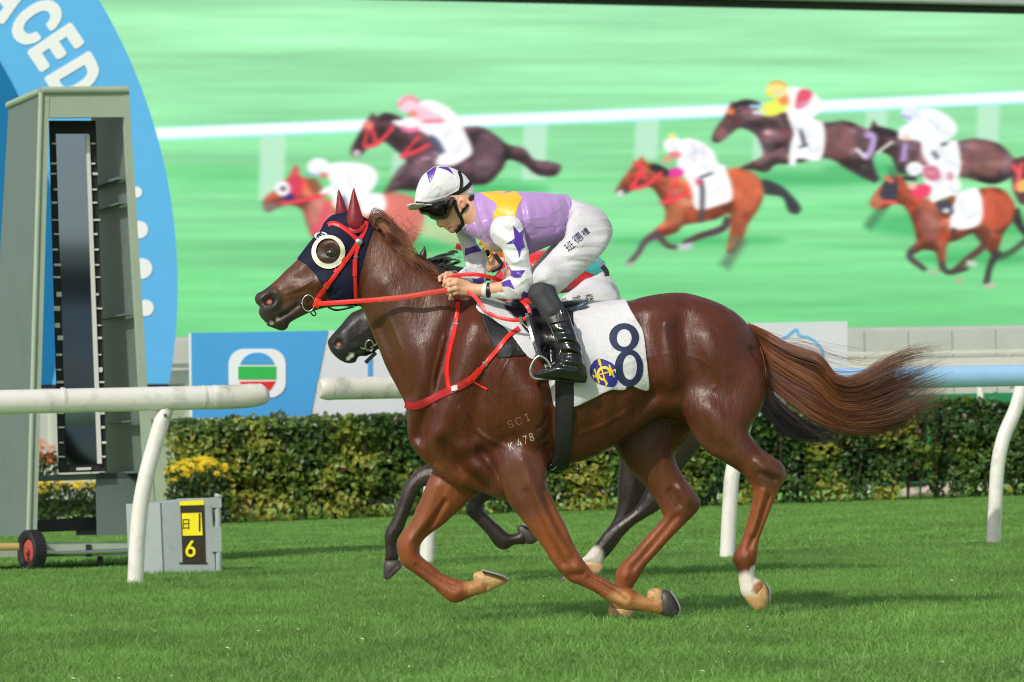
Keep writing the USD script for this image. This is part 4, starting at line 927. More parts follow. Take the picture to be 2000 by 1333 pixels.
m_red = mat('red_tack', srgb(214, 34, 30), 0.32, var=0.06, vscale=20, bump=0.12, bscale=160, coat=0.25, dirt=(srgb(120, 20, 18), 18, 0.55, 0.4))
m_redw = mat('worn_red_rubber', srgb(196, 58, 44), 0.5, var=0.1, vscale=25, bump=0.15, bscale=120)
m_dkred = mat('dark_red_web', srgb(160, 18, 30), 0.55, var=0.1, bump=0.2, bscale=220)
m_maroon = mat('maroon_leather', srgb(122, 20, 32), 0.45, var=0.12, bump=0.15, bscale=120)
m_hood = mat('navy_hood_cloth', srgb(15, 19, 46), 0.7, var=0.12, vscale=14, bump=0.2, bscale=240, spec=0.25)
m_cream2 = mat('cream_cup', srgb(226, 222, 200), 0.4, var=0.04)
m_steel = mat('bright_steel', srgb(205, 205, 208), 0.16, metal=1.0)
m_cloth = mat('white_number_cloth', srgb(200, 201, 205), 0.75, var=0.03, vscale=9, dirt=(srgb(150, 120, 90), 9, 0.6, 0.55), bump=0.45, bscale=16, bdist=0.02)
m_blackpad = mat('black_pad', srgb(24, 24, 25), 0.6, var=0.15, bump=0.2, bscale=180)
m_blackleather = mat('black_saddle_leather', srgb(14, 14, 16), 0.22, var=0.2, bump=0.25, bscale=24, coat=0.3, bdist=0.015)
m_girth = mat('black_web_girth', srgb(20, 20, 21), 0.6, var=0.15, bump=0.3, bscale=260)
m_navyp = mat('navy_number_print', srgb(26, 36, 72), 0.7, var=0.08)
m_royal = mat('royal_blue_print', srgb(34, 42, 130), 0.6, var=0.06)
m_gold = mat('gold_print', srgb(232, 196, 40), 0.5, var=0.06)
m_brand = mat('grey_brand_hair', srgb(190, 180, 170), 0.8, var=0.3, vscale=60)
m_scar = mat('dull_brand_hair', srgb(128, 92, 76), 0.8, var=0.3, vscale=60)
m_padprint = mat('faint_grey_letters', srgb(78, 78, 80), 0.7)

CH = np.array
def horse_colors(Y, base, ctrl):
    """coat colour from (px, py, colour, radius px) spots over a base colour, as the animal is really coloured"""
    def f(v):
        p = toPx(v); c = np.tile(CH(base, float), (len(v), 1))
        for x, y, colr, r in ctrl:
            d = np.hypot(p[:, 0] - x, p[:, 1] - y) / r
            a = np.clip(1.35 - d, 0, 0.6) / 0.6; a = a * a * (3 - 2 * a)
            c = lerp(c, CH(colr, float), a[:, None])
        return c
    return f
HEAD = [(640, 428), (665, 418), (690, 416), (716, 432), (733, 452), (738, 485), (732, 525), (722, 562), (708, 590), (693, 600), (670, 599), (647, 600), (625, 604), (607, 610), (589, 618), (573, 626), (565, 632), (561, 641), (551, 646), (535, 641), (522, 636), (518, 629), (509, 619), (505, 609), (507, 600), (500, 592), (498, 582), (502, 574), (512, 569), (526, 559), (544, 543), (560, 527), (580, 508), (596, 487), (609, 471), (625, 455)]
TORSO = [(690, 428), (716, 432), (745, 452), (778, 476), (810, 502), (845, 533), (880, 558), (920, 574), (955, 586), (1000, 598), (1060, 601), (1120, 594), (1180, 592), (1227, 588), (1261, 579), (1298, 573), (1334, 571.5), (1361, 577), (1403, 592), (1439, 613), (1461, 635), (1477, 656), (1490, 684), (1500, 718), (1500, 750), (1489, 787), (1474, 818), (1440, 838), (1390, 846), (1340, 826), (1290, 816), (1240, 848), (1197, 872), (1159, 893), (1120, 906), (1069, 922), (1040, 950), (1000, 982), (976, 976), (960, 969), (934, 960), (897, 949), (866, 931), (847, 918), (831, 905), (816, 889), (804, 873), (796, 850), (794, 812), (791, 792), (779, 764), (754, 717), (736, 674), (724, 645), (714, 618), (700, 590), (680, 545), (668, 490)]
NF = [(980, 860), (1010, 830), (1050, 850), (1066, 890), (1068, 924), (1069, 951), (1079, 974), (1090, 997), (1100, 1017), (1113, 1045), (1122, 1066), (1132, 1083), (1143, 1099), (1159, 1119), (1184, 1132), (1204, 1143), (1217, 1145), (1238, 1152), (1248, 1160), (1264, 1166), (1286, 1165), (1300, 1162), (1300, 1199), (1286, 1199), (1261, 1195), (1238, 1193), (1222, 1192), (1205, 1183), (1184, 1172), (1159, 1156), (1133, 1144), (1115, 1137), (1095, 1119), (1082, 1104), (1069, 1084), (1054, 1061), (1034, 1036), (1013, 1008), (994, 984), (978, 940), (970, 900)]
NH = [(1330, 760), (1360, 700), (1410, 670), (1460, 690), (1490, 730), (1493, 770), (1486, 800), (1470, 826), (1463, 844), (1474, 861), (1491, 880), (1514, 896), (1529, 908), (1534, 925), (1528, 942), (1517, 963), (1507, 989), (1494, 1023), (1482, 1057), (1479, 1084), (1475, 1108), (1474, 1126), (1486, 1134), (1494, 1150), (1486, 1172), (1462, 1172), (1450, 1164), (1445, 1151), (1442, 1131), (1440, 1114), (1431, 1094), (1435, 1077), (1447, 1057), (1457, 1023), (1467, 986), (1470, 962), (1463, 942), (1443, 922), (1416, 905), (1386, 887), (1367, 869), (1350, 845), (1335, 810)]
FF = [(870, 870), (930, 880), (965, 930), (940, 962), (913, 982), (902, 994), (886, 1007), (865, 1026), (842, 1042), (826, 1057), (819, 1072), (821, 1084), (831, 1094), (850, 1108), (863, 1120), (881, 1128), (902, 1134), (913, 1136), (926, 1134), (936, 1124), (952, 1120), (962, 1134), (949, 1157), (928, 1164), (910, 1171), (897, 1177), (884, 1178), (871, 1170), (855, 1156), (837, 1141), (816, 1126), (800, 1115), (784, 1102), (779, 1084), (775, 1070), (776, 1057), (784, 1042), (800, 1021), (813, 994), (826, 963), (837, 937), (848, 910)]
FH = [(1220, 800), (1290, 770), (1350, 800), (1356, 840), (1342, 860), (1326, 875), (1318, 890), (1322, 906), (1333, 926), (1349, 949), (1364, 971), (1369, 986), (1359, 1003), (1339, 1023), (1315, 1047), (1288, 1077), (1261, 1107), (1247, 1131), (1234, 1152), (1226, 1172), (1232, 1186), (1222, 1198), (1198, 1196), (1190, 1186), (1193, 1170), (1200, 1148), (1201, 1136), (1203, 1117), (1214, 1100), (1234, 1080), (1261, 1050), (1288, 1020), (1296, 1010), (1291, 998), (1281, 979), (1261, 952), (1237, 925), (1217, 902), (1200, 872), (1196, 840)]
STROKES = [([(1050, 838), (1060, 830), (1066, 818)], 2.5, -.006), ([(1052, 862), (1062, 856), (1068, 846)], 2.5, -.006), ([(1050, 880), (1060, 876), (1068, 868)], 2.5, -.005), ([(870, 660), (850, 740), (846, 800)], 3, .004), ([(900, 800), (940, 850), (985, 872)], 3, .004), ([(1000, 690), (970, 760), (975, 830)], 3, .0035), ([(1130, 850), (1180, 830), (1230, 800)], 3, .003), ([(1390, 760), (1420, 820), (1440, 850)], 3, .004), ([(1360, 800), (1385, 840)], 3, .003), ([(760, 620), (790, 700), (802, 760)], 3, .0035),   # (pixels, width, height in metres): muscles and hollows of the visible side, mirrored on the other
    ([(905, 600), (880, 660), (866, 720), (842, 790), (822, 850)], 14, -0.022), ([(925, 640), (905, 710), (880, 780), (858, 850)], 22, 0.016),
    ([(760, 560), (800, 640), (828, 720), (838, 800)], 20, 0.010), ([(745, 640), (775, 710), (800, 770)], 10, -0.012),
    ([(950, 640), (985, 720), (1005, 790)], 36, 0.016), ([(1000, 720), (1040, 790), (1052, 850)], 26, 0.020), ([(1075, 690), (1078, 780), (1072, 880)], 11, -0.020),
    ([(960, 700), (940, 780), (930, 850)], 14, -0.012), ([(1010, 860), (960, 880), (910, 900)], 12, -0.010),
    ([(868, 868), (900, 915), (950, 950)], 9, -0.016), ([(848, 845), (872, 900), (905, 935)], 14, 0.010), ([(905, 880), (940, 925), (985, 955)], 12, 0.008),
    ([(835, 815), (830, 860), (850, 900)], 10, -0.010), ([(940, 880), (975, 925), (1000, 950)], 8, -0.012),
    ([(1130, 700), (1125, 800), (1115, 880)], 16, 0.006), ([(1160, 720), (1155, 840)], 8, -0.003), ([(1185, 730), (1178, 840)], 8, 0.003), ([(1212, 740), (1202, 830)], 8, -0.003),
    ([(1255, 640), (1262, 700), (1262, 760)], 18, -0.012), ([(1292, 640), (1300, 700), (1305, 760), (1318, 790)], 15, 0.016), ([(1240, 800), (1280, 770), (1306, 776)], 12, -0.016),
    ([(1330, 640), (1345, 720), (1350, 780)], 18, -0.011), ([(1300, 628)], 17, 0.013), ([(1420, 640), (1440, 700), (1436, 770)], 30, 0.012),
    ([(1462, 690), (1474, 740), (1464, 800)], 8, -0.010), ([(1375, 660), (1400, 740), (1395, 800)], 18, 0.008), ([(1240, 610), (1300, 596), (1360, 600)], 16, 0.006)]
HSTROKES = [([(612, 548), (590, 565), (560, 575)], 2.2, .004), ([(600, 575), (575, 582)], 2, .003), ([(668, 566), (650, 580), (620, 592)], 3, -.004), ([(1050, 838), (1060, 830), (1066, 818)], 2.5, -.006), ([(1052, 862), (1062, 856), (1068, 846)], 2.5, -.006), ([(1050, 880), (1060, 876), (1068, 868)], 2.5, -.005), ([(870, 660), (850, 740), (846, 800)], 3, .004), ([(900, 800), (940, 850), (985, 872)], 3, .004), ([(1000, 690), (970, 760), (975, 830)], 3, .0035), ([(1130, 850), (1180, 830), (1230, 800)], 3, .003), ([(1390, 760), (1420, 820), (1440, 850)], 3, .004), ([(1360, 800), (1385, 840)], 3, .003), ([(760, 620), (790, 700), (802, 760)], 3, .0035), ([(690, 552)], 26, 0.012), ([(640, 552), (600, 560), (575, 562)], 7, 0.010), ([(632, 575), (590, 590), (565, 600)], 12, -0.010), ([(660, 520), (620, 530)], 9, -0.007),
            ([(596, 520), (560, 552), (536, 572)], 8, 0.007), ([(545, 556), (575, 545)], 7, -0.005), ([(636, 478), (655, 476), (668, 488)], 7, 0.016), ([(634, 508), (656, 512)], 5, 0.006),
            ([(524, 588)], 15, 0.010), ([(530, 586)], 6.5, -0.036), ([(521, 590)], 5, -0.024), ([(529, 634), (548, 621), (566, 610), (583, 597)], 3.2, -0.013), ([(560, 607), (575, 600)], 6, 0.006), ([(545, 630)], 9, 0.006),
            ([(512, 618)], 8, 0.006), ([(538, 600), (545, 585), (538, 572)], 5, 0.010)]
NFS = [([(1020, 900), (1060, 1000), (1110, 1080)], 9, 0.010), ([(1060, 960), (1090, 1030), (1120, 1080)], 5, -0.008), ([(1030, 960), (1070, 1050), (1100, 1100)], 5, -0.006), ([(1128, 1108)], 12, 0.010),
       ([(1150, 1128), (1200, 1158), (1220, 1170)], 4, -0.008), ([(1160, 1118), (1210, 1150)], 4, 0.006), ([(1222, 1168)], 10, 0.008), ([(1110, 1125), (1140, 1120)], 5, -0.006)]
NHS = [([(1380, 800), (1430, 880), (1480, 915)], 18, 0.012), ([(1476, 862), (1500, 892)], 5, -0.010), ([(1505, 912)], 14, 0.010), ([(1484, 925), (1510, 935)], 5, -0.008), ([(1478, 900), (1490, 920)], 5, 0.006),
       ([(1500, 970), (1480, 1030), (1462, 1070)], 4, -0.008), ([(1488, 960), (1468, 1040)], 5, 0.006), ([(1456, 1086)], 11, 0.007), ([(1520, 925)], 6, 0.008), ([(1350, 830), (1380, 860), (1420, 880)], 9, -0.006)]
FFS = [([(850, 950), (830, 1010), (805, 1050)], 10, 0.008), ([(870, 980), (845, 1020), (815, 1060)], 4, -0.008), ([(800, 1070)], 13, 0.008), ([(815, 1105), (850, 1130), (890, 1150)], 4, -0.006), ([(893, 1160)], 9, 0.006)]
FHS = [([(1330, 955), (1345, 975)], 8, 0.010), ([(1310, 960), (1325, 985)], 5, -0.008), ([(1320, 1010), (1270, 1070), (1235, 1110)], 4, -0.007), ([(1218, 1122)], 9, 0.007)]
HY, S1 = 0.0, scale_at(0.0)
H1 = Field((XZ([[470, 700]], 0)[0, 0], -0.40, -0.03), (XZ([[1560, 700]], 0)[0, 0], 0.40, 1.95), 0.0056)
H1.inflate(TORSO, 0.0, [(700, 480, .50), (740, 560, .50), (800, 620, .52), (850, 700, .60), (830, 820, .62), (930, 700, .64), (1000, 720, .68), (960, 900, .6), (1120, 740, .84), (1220, 740, .84), (1300, 690, .9), (1400, 680, .98), (1470, 700, .9)], 0.0, 0, [(a, b, c * 2.1) for a, b, c in STROKES])
H1.inflate(HEAD, 0.0, [(690, 550, .66), (720, 470, .62), (650, 480, .80), (600, 560, .66), (560, 590, .64), (520, 600, .80), (545, 635, .62)], 0.0, 0.03, HSTROKES)
H1.noise(0.0035, 7, 3, (1, 1, .8)); H1.noise(0.0012, 24, 4)
H1.inflate(NF, -0.12, [(1010, 900, .8), (1040, 1000, .85), (1130, 1110, .9), (1200, 1160, .85), (1280, 1180, 1.0)], [(1010, 860, -.125), (1050, 1000, -.13), (1130, 1110, -.12), (1290, 1180, -.12)], 0.035, [(a, b, c * 1.9) for a, b, c in NFS])
H1.inflate(NH, -0.12, [(1420, 740, .62), (1400, 850, .78), (1500, 920, .8), (1470, 1040, .9), (1460, 1140, 1.0)], [(1410, 740, -.135), (1400, 850, -.15), (1500, 920, -.14), (1470, 1160, -.13)], 0.035, [(a, b, c * 1.9) for a, b, c in NHS])
H1.inflate(FF, 0.10, [(900, 930, .9), (860, 1000, .85), (800, 1070, .95), (880, 1160, .9)], [(900, 900, .10), (800, 1070, .11), (950, 1130, .12)], 0.03, [(a, b, c * 1.7) for a, b, c in FFS])
H1.inflate(FH, 0.12, [(1290, 850, .62), (1290, 930, .75), (1345, 980, .8), (1250, 1090, .9), (1210, 1170, 1.0)], [(1290, 820, .12), (1340, 980, .14), (1210, 1190, .13)], 0.03, [(a, b, c * 1.7) for a, b, c in FHS])
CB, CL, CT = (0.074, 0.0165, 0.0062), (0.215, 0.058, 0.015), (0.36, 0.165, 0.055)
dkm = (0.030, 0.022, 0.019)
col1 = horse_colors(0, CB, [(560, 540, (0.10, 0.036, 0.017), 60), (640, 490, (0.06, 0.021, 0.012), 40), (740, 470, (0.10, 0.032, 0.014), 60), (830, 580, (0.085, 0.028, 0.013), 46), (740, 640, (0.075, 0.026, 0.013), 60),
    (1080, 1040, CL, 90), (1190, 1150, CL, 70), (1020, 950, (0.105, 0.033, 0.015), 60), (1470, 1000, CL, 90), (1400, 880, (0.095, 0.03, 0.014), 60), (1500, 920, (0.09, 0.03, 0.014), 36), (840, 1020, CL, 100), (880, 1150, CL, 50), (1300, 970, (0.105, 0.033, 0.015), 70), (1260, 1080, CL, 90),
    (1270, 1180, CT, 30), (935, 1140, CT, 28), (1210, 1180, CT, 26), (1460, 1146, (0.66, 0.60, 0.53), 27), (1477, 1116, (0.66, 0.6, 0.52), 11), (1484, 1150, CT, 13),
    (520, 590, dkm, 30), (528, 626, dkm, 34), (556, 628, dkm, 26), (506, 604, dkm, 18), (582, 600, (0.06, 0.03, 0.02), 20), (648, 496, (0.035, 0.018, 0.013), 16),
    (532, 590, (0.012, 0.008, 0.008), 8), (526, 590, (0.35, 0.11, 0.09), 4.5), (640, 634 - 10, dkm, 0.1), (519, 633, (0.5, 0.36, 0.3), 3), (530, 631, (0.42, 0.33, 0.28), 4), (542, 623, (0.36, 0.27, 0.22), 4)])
fn1 = H1.front()
root1 = atY(CH([1150., 1200.]), 0.0) * [1, 0, 0]
horse1 = thing('racehorse', 'glossy chestnut racehorse galloping in front with navy eye hood, red bridle and number 8 cloth', 'horse', tuple(root1), group='galloping racehorses')
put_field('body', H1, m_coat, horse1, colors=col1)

def hoof(poly, Y, w, m_, parent, sole=None, yc=None, shoew=7):
    yc = Y if yc is None else yc
    q = XZ(spline(poly, 4, True), Y); pad = .03
    f = Field((q[:, 0].min() - pad, yc - .09, q[:, 1].min() - pad), (q[:, 0].max() + pad, yc + .09, q[:, 1].max() + pad), 0.0042)
    f.inflate(poly, Y, w, yc, 0, n=4)
    hp = put_field('hoof', f, m_, parent)
    if sole is not None:
        c = atY(spline(sole, 6), yc); nn = np.gradient(c, axis=0); nn = np.cross(nn, [0, 1.0, 0]); nn /= np.linalg.norm(nn, axis=1, keepdims=True)
        if (nn.mean(0) @ (c.mean(0) - np.array([q[:, 0].mean(), yc, q[:, 1].mean()]))) < 0: nn = -nn
        # a rim of steel following the edge of the sole: flat horseshoe seen edge-on
        L, R = c.copy(), c.copy(); L[:, 1] -= .052; R[:, 1] += .052
        put('horseshoe', strap_from(L, R, nn * 0.008), m_shoe, hp)
hoof([(1287, 1160), (1298, 1152), (1312, 1158), (1322, 1176), (1326, 1191), (1320, 1203), (1309, 1206), (1294, 1202), (1286, 1196)], -0.12, 1.0, m_hoof, horse1, [(1308, 1156), (1319, 1172), (1326, 1190), (1321, 1203)])
hoof([(1264, 1168), (1267, 1153), (1278, 1149), (1290, 1151), (1297, 1160), (1295, 1180), (1284, 1190), (1272, 1180)], -0.12, 0.95, m_hoofp, horse1)
hoof([(944, 1150), (926, 1136), (924, 1122), (934, 1116), (950, 1116), (982, 1126), (993, 1133), (986, 1141), (968, 1149), (952, 1157)], 0.12, 0.9, m_hoofp, horse1, [(940, 1114), (962, 1120), (980, 1126), (993, 1133)])
hoof([(1450, 1160), (1466, 1150), (1482, 1140), (1494, 1142), (1501, 1158), (1499, 1180), (1490, 1192), (1477, 1194), (1464, 1182)], -0.13, 1.0, m_hoofp, horse1, [(1494, 1139), (1502, 1156), (1501, 1174)])
hoof([(1189, 1186), (1206, 1180), (1230, 1184), (1237, 1194), (1231, 1209), (1217, 1219), (1201, 1220), (1192, 1211)], 0.13, 1.0, m_hoofp, horse1, [(1237, 1194), (1232, 1208), (1218, 1220)])
# eye behind the cup
ec = fn1.at([[647, 494]], 0.0)[0]
put('eye', trimesh.Trimesh(trimesh.creation.icosphere(3, 0.022).vertices * [1.2, .8, .85] + ec + [0, 0.001, 0], trimesh.creation.icosphere(3).faces), m_eye, horse1, smooth=True)
# hood with eye cup
HOODP = [(580, 505), (600, 472), (630, 438), (664, 405), (690, 400), (722, 425), (731, 448), (722, 476), (712, 510), (704, 542), (699, 575), (698, 599), (670, 594), (645, 588), (636, 567), (627, 553), (616, 535), (602, 521), (589, 513)]
def ell(x, y, a, b, n=40): t_ = np.linspace(0, 2 * np.pi, n, endpoint=False); return np.stack([x + a * np.cos(t_), y + b * np.sin(t_)], 1)
hoodf = shell(H1, HOODP, 0.0, 0.0055, cut=[ell(641.5, 491, 24.5, 25.5)])
hoodf_m = put_field('eye_hood', hoodf, m_hood, horse1)
fhood = shell(H1, HOODP, 0.0, 0.0055).front()
ring = Polygon(ell(641.5, 492.5, 33, 33)).difference(Polygon(ell(641.2, 491, 24, 25)))
put('eye_cup', drape(fhood, ring, 0.007, 0.0005, 0.0, 4), m_cream2, hoodf_m)
put('badge', drape(fhood, Polygon(ell(627, 461, 13, 8) ).difference(Polygon(ell(627, 461, 9, 5))).union(Polygon(ell(627, 461, 5, 2.6))), 0.001, 0.0006, 0.0, 3), m_cloth, hoodf_m)
def earf(poly, Y, w):
    q = XZ(spline(poly, 4, True), Y); pad = .02
    f = Field((q[:, 0].min() - pad, Y - .07, q[:, 1].min() - pad), (q[:, 0].max() + pad, Y + .07, q[:, 1].max() + pad), 0.004)
    f.inflate(poly, Y, w, Y, 0, n=6); return f
e1 = put_field('ear_cover', earf([(691, 366), (695, 378), (701, 398), (708, 422), (711, 436), (706, 448), (692, 453), (679, 446), (675, 437), (679, 415), (684, 390)], -0.045, 0.9), m_maroon, horse1)
put_field('ear_cover', earf([(661, 370), (668, 384), (676, 404), (681, 418), (670, 432), (655, 432), (655, 418), (657, 395)], 0.05, 0.9), m_maroon, horse1)
eb = spline([(675, 438), (682, 448), (693, 452.5), (704, 449), (711, 438)], 6)
put('ear_band', ribbon(atY(eb, -0.05 - .03 * np.sin(np.linspace(0, np.pi, len(eb)))), .018, .004), m_dkred, e1)
# bridle
br = thing('bridle', 'red bridle with steel bit ring and reins on the chestnut horse', 'bridle', tuple(ec))
put('brow_band', surf_strap(fhood, [(641, 440), (650, 437), (663, 441), (681, 453), (699, 470)], 8.5, 0.001, 0.005), m_red, br)
put('crown_strap', surf_strap(fhood, [(716, 433), (712, 450), (701, 472)], 9, 0.001, 0.005), m_red, br)
ck = put('cheek_strap', surf_strap(fhood, [(700, 472), (684, 497), (661, 529), (636, 562), (619, 585)], 8.5, 0.003, 0.005), m_red, br)
for a_ in (0.33, 0.52, 0.75):
    p_ = lerp((700, 472), (619, 585), a_); put('keeper', surf_strap(fhood, [p_ + [2.4, -3.4], p_ + [-2.4, 3.4]], 11.5, 0.007, 0.005, n=4), m_red, ck)
p_ = lerp((700, 472), (619, 585), .78); put('buckle', surf_strap(fhood, [p_ + [1.2, -1.8], p_ + [-1.2, 1.8]], 12.5, 0.0085, 0.003, n=3), m_steel, ck)
tl = put('throat_lash', surf_strap(fhood, [(702, 476), (695, 499), (693, 529), (694, 557), (695, 590)], 6.5, 0.003, 0.005), m_red, br)
put('buckle', surf_strap(fhood, [(695.4, 501), (694.8, 504)], 9, 0.008, 0.003, n=3), m_steel, tl); put('keeper', surf_strap(fhood, [(693.4, 508), (693, 540)], 8.5, 0.0075, 0.004), m_red, tl)
rs = fhood.at([[701, 473]], 0)[0]
put('rosette', trimesh.Trimesh(trimesh.creation.icosphere(3, .017).vertices * [1, .5, 1] + rs - [0, .008, 0], trimesh.creation.icosphere(3).faces), m_steel, br, smooth=True)
bc = atY([602.5, 592.5], -0.075)
tt_ = trimesh.creation.torus(.0335, .0034, 40, 10); tt_ = trimesh.Trimesh(tt_.vertices[:, [0, 2, 1]] * [0.8, 1, 1.06] , tt_.faces[:, ::-1]); tt_.apply_translation(bc)
put('bit_ring', tt_, m_steel, br, smooth=True)
put('bit_bar', tube([atY([590, 593], -.07), atY([586, 594], -.03), atY([585, 595], .06)], .006, 8), m_steel, br, smooth=True)
put('chin_strap', tube(np.vstack([atY(spline([(612, 606), (617, 614), (612, 617), (606, 610)], 5), -0.06)]), .0035, 6), m_blackleather, br)
put('jaw_strap', tube(atY(spline([(640, 600), (655, 606), (672, 604), (692, 599)], 5), -0.05), .005, 6), m_blackleather, br)
def free_strap(px, ys, width, thick=0.004, n=8, nrm=None):
    c = spline(np.column_stack([px, ys]), n); return ribbon(atY(c[:, :2], c[:, 2]), width, thick, nrm)
put('rein', free_strap([(616, 594), (650, 592), (700, 588.5), (742, 585.5), ], [-.085, -.125, -.155, -.172], .021), m_red, br)
put('rein', free_strap([(738, 586), (790, 580.5), (835, 573), (874, 567)], [-.171, -.185, -.19, -.185], .023, .006), m_redw, br, label='faded red rubber part of the rein')
put('rein_end', free_strap([(616, 600), (620, 590), (622, 584)], [-.086, -.09, -.09], .03, .007), m_red, br)
put('rein_loop', free_strap([(872, 546), (893, 538.5), (919, 536), (941, 538), (962, 543), (985, 552), (1012, 580), (1028, 597), (1035, 611), (1030, 620), (1014, 625.5), (993, 624.5), (968, 618), (951, 609), (939, 595), (927, 580), (905, 562)], [-.1, -.13, -.15, -.15, -.13, -.08, -.2, -.26, -.27, -.275, -.275, -.27, -.25, -.24, -.22, -.19, -.15], .017, .004), m_red, br)
put('rein_buckle', free_strap([(1016, 619), (1018, 633)], [-.284, -.284], .014, .004, 3), m_steel, br)
# breastplate
bp = thing('breastplate', 'red racing breastplate strapped round the chest and neck of the chestnut horse', 'breastplate', tuple(atY([870., 750.], -.2)))
put('neck_strap', surf_strap(fn1, [(895, 590), (893, 612), (889, 640), (880, 676), (873, 716), (875, 748), (880, 762)], 8, 0.001, 0.005), m_red, bp)
put('chest_band', surf_strap(fn1, [(793, 790), (808, 794), (834, 785), (866, 769), (897, 755), (921, 741)], [15] * 6 if 0 else 15, 0.001, 0.006), m_dkred, bp)
put('buckle', surf_strap(fn1, [(890.4, 631), (889.6, 634)], 11, 0.006, 0.003, n=3), m_steel, bp)
put('white_label', drape(fn1, Polygon([(881, 755), (893, 752), (894, 762), (882, 765)]), .002, .007), m_cloth, bp)
put('strap_tip', surf_strap(fn1, [(925, 738), (926, 746), (938, 754), (952, 761)], 4, 0.004, 0.004), m_red, bp)
# girth, pads, number cloth, saddle
gf_ = shell(H1, [(1082, 600), (1120, 600), (1119, 800), (1116, 850), (1110, 935), (1071, 935), (1080, 890), (1084, 840), (1083, 790)], 0, 0.022)
sd = thing('saddle', 'small black racing saddle with girth and stirrup on the chestnut horse', 'saddle', tuple(atY([1070., 600.], 0)))
put_field('girth', gf_, m_girth, sd)
put('girth_buckle', tube(atY(spline([(1119, 908), (1122, 918), (1130, 916), (1130, 906)], 5), -.1), .004, 8), m_blackleather, sd); put('girth_buckle', tube(atY(spline([(1073, 912), (1082, 906), (1086, 912), (1078, 918)], 5, True), -.1), .003, 8), m_steel, sd)
pad = thing('saddle_pad', 'black rubber saddle pad with faint letters, under the white cloth', 'pad', tuple(atY([1000., 650.], 0)))
padf = shell(H1, [(936, 608), (955, 560), (1010, 560), (1080, 570), (1100, 640), (1090, 705), (1034, 697), (974, 704), (956, 664)], 0, 0.010)
put_field('pad', padf, m_blackpad, pad); fpad = padf.front()
put('lettering', drape(fpad, text_poly('H', 993, 678, 10, math.radians(2), False), .0012, .0006), m_padprint, pad); put('lettering', drape(fpad, text_poly('D', 1014, 680, 10, math.radians(2), False), .0012, .0006), m_padprint, pad)
nc = thing('number_cloth', 'white saddle cloth printed with a navy 8 and a blue and gold emblem', 'saddle cloth', tuple(atY([1200., 680.], 0)))
NUM = [(1075, 560), (1134, 560), (1213, 560), (1223, 591), (1229, 607), (1241, 629), (1253, 651), (1258, 692), (1263, 736), (1264, 765), (1244, 762), (1225, 755), (1218, 764), (1205, 765), (1190, 765), (1150, 784), (1118, 798), (1083, 798), (1075, 766), (1068, 740), (1060, 700), (1055, 640)]
ncf = shell(H1, spline(NUM, 3, True), 0, 0.016, noise=(0.0045, 9, 5, (1, .3, .5)))
put_field('cloth', ncf, m_cloth, nc); fnc = ncf.front()
strip = shell(H1, spline([(930, 604), (950, 570), (1000, 570), (1012, 610), (1020, 640), (1040, 664), (1048, 690), (1041, 706), (1030, 700), (1014, 680), (990, 648), (960, 626)], 3, True), 0, 0.0145, noise=(0.003, 9, 6, (1, .3, .5)))
put_field('front_flap', strip, m_cloth, nc)
o8 = Polygon(ell(1219, 659.5, 28.8, 27.5)).union(Polygon(ell(1228.5, 719, 27.5, 36)))
o8 = o8.buffer(.5).difference(Polygon(ell(1219, 660.5, 14.5, 17.5))).difference(Polygon(ell(1230, 717.5, 14, 24.5)))
put('number_eight', drape(fnc, o8, .0012, .0008, 0, 4), m_navyp, nc)
em = put('emblem', drape(fnc, Polygon(spline([(1170, 701), (1186, 705), (1200, 714), (1206, 735), (1205, 748), (1198, 756), (1182, 754), (1166, 748), (1154, 735), (1153, 718), (1160, 706)], 4, True)), .0012, .0008, 0, 4), m_royal, nc)
LS = lambda p_, w_: LineString(p_).buffer(w_)
a8 = np.linspace(math.radians(-50), math.radians(230), 20)
gold = [LS(np.stack([1180 + 12 * np.cos(a8 + 1.57 + .9), 730 + 12 * np.sin(a8 + 1.57 + .9)], 1), 2.4), LS([(1170, 704), (1184, 752)], 1.3), LS([(1170, 704), (1172, 712)], 2.6), LS([(1160, 735), (1200, 724)], 1.3), LS([(1161, 722), (1170, 748)], 1.5), LS([(1190, 714), (1199, 736)], 1.5), LS([(1163, 737), (1158, 733), (1159, 740)], 1), LS([(1196, 724), (1202, 722), (1202, 728)], 1), LS([(1184, 745), (1186, 750), (1183, 754)], 1.2)]
put('gold_device', drape(fnc, unary_union(gold), .0012, .0022, 0, 3), m_gold, em)
fup = Upper(fn1, fpad, strip.front())
bs = put('chest_strap', surf_strap(fup, [(912, 747), (930, 731), (948, 711), (968, 688), (992, 658), (1014, 641)], 8.5, 0.004, 0.005), m_red, bp)
put('keeper', surf_strap(fup, [(921, 741), (938, 722)], 12, 0.008, 0.005), m_red, bs); put('buckle', surf_strap(fup, [(946, 713), (948, 710.5)], 12, 0.01, 0.003, n=3), m_steel, bs)
sdf = shell(H1, spline([(985, 600), (1000, 572), (1040, 590), (1100, 590), (1150, 575), (1147, 592), (1138, 604), (1108, 614), (1104, 650), (1092, 700), (1070, 716), (1052, 704), (1046, 670), (1025, 642), (1004, 622)], 3, True), 0, 0.026)
put_field('flap', sdf, m_blackleather, sd)
pq = XZ([[980, 640], [1160, 560]], 0)
sf_ = Field((pq[0, 0] - .05, -.22, pq[0, 1] - .03), (pq[1, 0] + .05, .22, pq[1, 1] + .06), .005)
sf_.inflate([(1005, 606), (1003, 590), (1012, 583), (1026, 588), (1044, 604), (1080, 612), (1104, 606), (1130, 596), (1146, 590), (1148, 596), (1136, 606), (1110, 620), (1060, 632), (1020, 630)], 0, 3.0, 0, 0)
put_field('seat', sf_, m_blackleather, sd)
